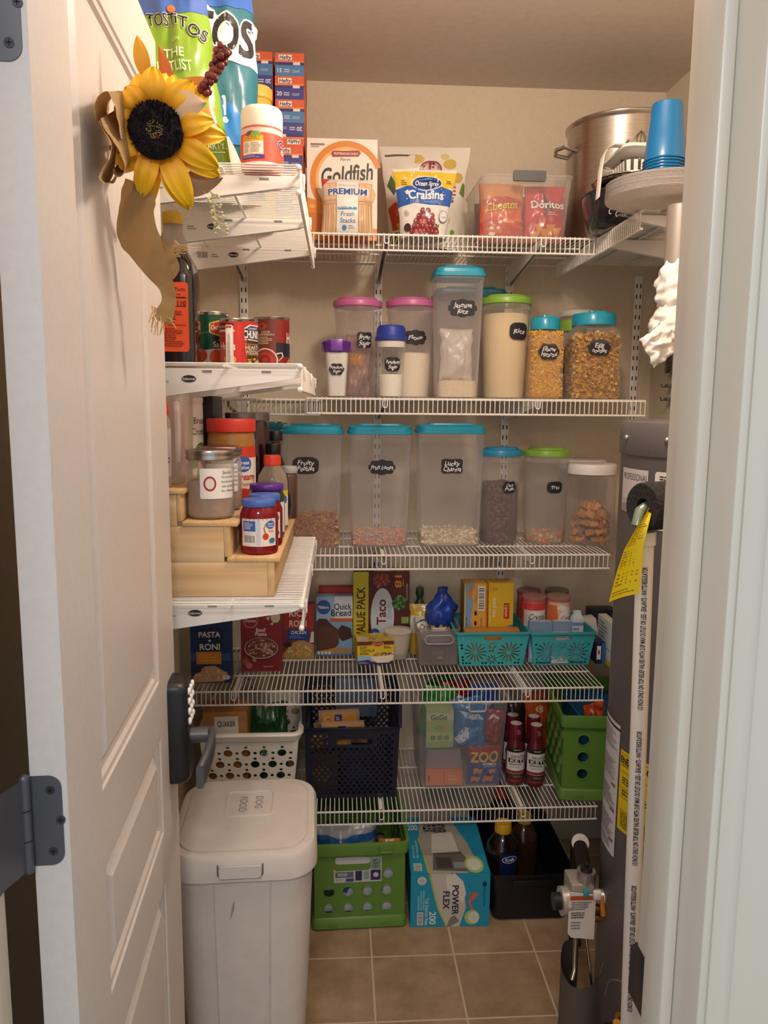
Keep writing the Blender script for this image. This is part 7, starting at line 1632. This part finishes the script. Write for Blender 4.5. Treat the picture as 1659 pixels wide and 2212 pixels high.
ribbon('ribbon_loop', [((-0.242, 0.84, 1.7744), (-0.2556, 0.927, 1.8037)), ((-0.2366, 0.842, 1.7637), (-0.2515, 0.9261, 1.7936)), ((-0.2326, 0.846, 1.7544), (-0.2483, 0.9243, 1.7828)), ((-0.2344, 0.844, 1.7412), (-0.2498, 0.9252, 1.7666)), ((-0.2402, 0.84, 1.73), (-0.2521, 0.927, 1.7533)), ((-0.2437, 0.838, 1.7204), (-0.255, 0.9207, 1.7374)), ((-0.2395, 0.842, 1.7153), (-0.2498, 0.9189, 1.737)), ((-0.2327, 0.852, 1.7236), (-0.2442, 0.9216, 1.7509))])
ribbon('ribbon_tail', [((-0.2469, 0.9500, 1.7498), (-0.2156, 0.9500, 1.7404)), ((-0.2531, 0.9550, 1.7331), (-0.2152, 0.9600, 1.7249)), ((-0.2585, 0.9580, 1.7120), (-0.2189, 0.9650, 1.7145)), ((-0.2609, 0.9600, 1.6925), (-0.2164, 0.9750, 1.6966)), ((-0.2594, 0.9700, 1.6777), (-0.2136, 0.9850, 1.6799)), ((-0.2499, 0.9800, 1.6658), (-0.2106, 0.9950, 1.6670)), ((-0.2381, 0.9900, 1.6492), (-0.2087, 1.0050, 1.6521)), ((-0.2251, 1.0000, 1.6354), (-0.2068, 1.0150, 1.6334)), ((-0.2210, 1.0050, 1.6222), (-0.2077, 1.0200, 1.6169)), ((-0.2271, 1.0000, 1.6085), (-0.2098, 1.0200, 1.6043)), ((-0.2275, 1.0000, 1.5961), (-0.2148, 1.0200, 1.5927))])
ribbon('ribbon_end', [((-0.2259, 0.9850, 1.6769), (-0.2154, 0.9800, 1.6934)), ((-0.2173, 1.0000, 1.6689), (-0.2090, 0.9950, 1.6857)), ((-0.2120, 1.0100, 1.6540), (-0.2002, 1.0050, 1.6690)), ((-0.2075, 1.0150, 1.6470), (-0.1993, 1.0100, 1.6576))])
g = G()
for a_, b_ in ((Vector((-.2330, 1.0, 1.613)), Vector((-.2150, 1.02, 1.604))), (Vector((-.2105, 1.012, 1.681)), Vector((-.2040, 1.010, 1.694)))):
    for k in range(18):
        p = a_.lerp(b_, k/17); dx = q.uniform(-.012, .012); dq = 0 if a_.z < 1.65 else 1
        g.tube([p, p+Vector((.004*dq+dx*.2, -.002, -.006)), p+Vector((.014*dq+dx*(1-dq*.6), -.004, -q.uniform(.010, .034)*(1-.7*dq)))], .0006, 4)
g.obj('frayed_thread', M('c09a62', .95), t, kind='stuff')
g = G(); c = Vector(DP(.27, 1.785, 0)); g.tube([c, c+Vector((.012, -.002, 0)), FC-N*.012], .0035, 8); g.obj('wire_stem', M('5a4a34', .7), t)
# leaves and sprigs
def leafm(p0, p1, wd, nrm, bend=.01):
    p0, p1 = Vector(p0), Vector(p1); d_ = p1-p0; nrm = Vector(nrm).normalized(); s_ = d_.cross(nrm).normalized()
    return lambda a, b_: p0+d_*b_+s_*((a-.5)*2*wd*sin(pi*min(1, .06+.94*b_))**.8*(1-.25*b_))+nrm*(bend*sin(pi*b_)-.35*abs(a-.5)*wd)
for nm, col, p0, p1, wd, lab in (('dry_leaf', 'dcb896', (-.195, .935, 1.822), (-.148, .925, 1.826), .017, 'pale beige leaf'), ('autumn_leaf', 'd8861e', (-.20, .955, 1.835), (-.142, .96, 1.865), .015, 'orange leaf behind the petals'), ('autumn_leaf', 'c4641c', (-.19, .96, 1.84), (-.205, .955, 1.898), .008, 'upright orange leaf'), ('autumn_leaf', 'd89a20', (-.22, .955, 1.86), (-.228, .95, 1.905), .010, 'upright yellow leaf'), ('dry_leaf', '8a6a4a', (-.195, .96, 1.742), (-.138, .975, 1.760), .016, 'brown leaf low behind the petals')):
    g = G(); g.grid(leafm(p0, p1, wd, N, .006), 8, 12); g.obj(nm, M(col, .6), t, sharp=180, label=lab)
g = G(); path = [Vector((-.175, .95, 1.832)), Vector((-.152, .945, 1.848)), Vector((-.138, .945, 1.872)), Vector((-.130, .945, 1.893))]; g.tube(path, .0012, 5); sp = g.obj('berry_stem', M('6a4a34', .7), t)
for k in range(30):
    f = .25+.75*k/30; i = min(2, int(f*3)); p = path[i].lerp(path[i+1], f*3-i); th = k*2.4
    g = G(); g.ball(p+Vector((.0058*cos(th), .0058*sin(th), .003*sin(th*1.7))), q.uniform(.0036, .0046), 9, 7); g.obj('berry', M(('7a2a26', '8a3630', '6a221f')[k % 3], .35), sp)
g = G(); path = [Vector((-.170, .97, 1.762)), Vector((-.152, .975, 1.742)), Vector((-.148, .975, 1.715)), Vector((-.142, .975, 1.698))]; g.tube(path, .0009, 5)
for k in range(46):
    f = .1+.9*k/46; i = min(2, int(f*3)); p = path[i].lerp(path[i+1], f*3-i); th = k*2.1; r_ = .009*(.4+.6*abs(sin(k)))
    e = p+Vector((r_*cos(th), r_*.6*sin(th), -.002+.004*sin(k*1.3))); g.tube([p, e], .0005, 3); g.ball(e, .0021, 6, 5, (1, 1, .8))
g.obj('white_sprig', M('c4bd90', .7), t)
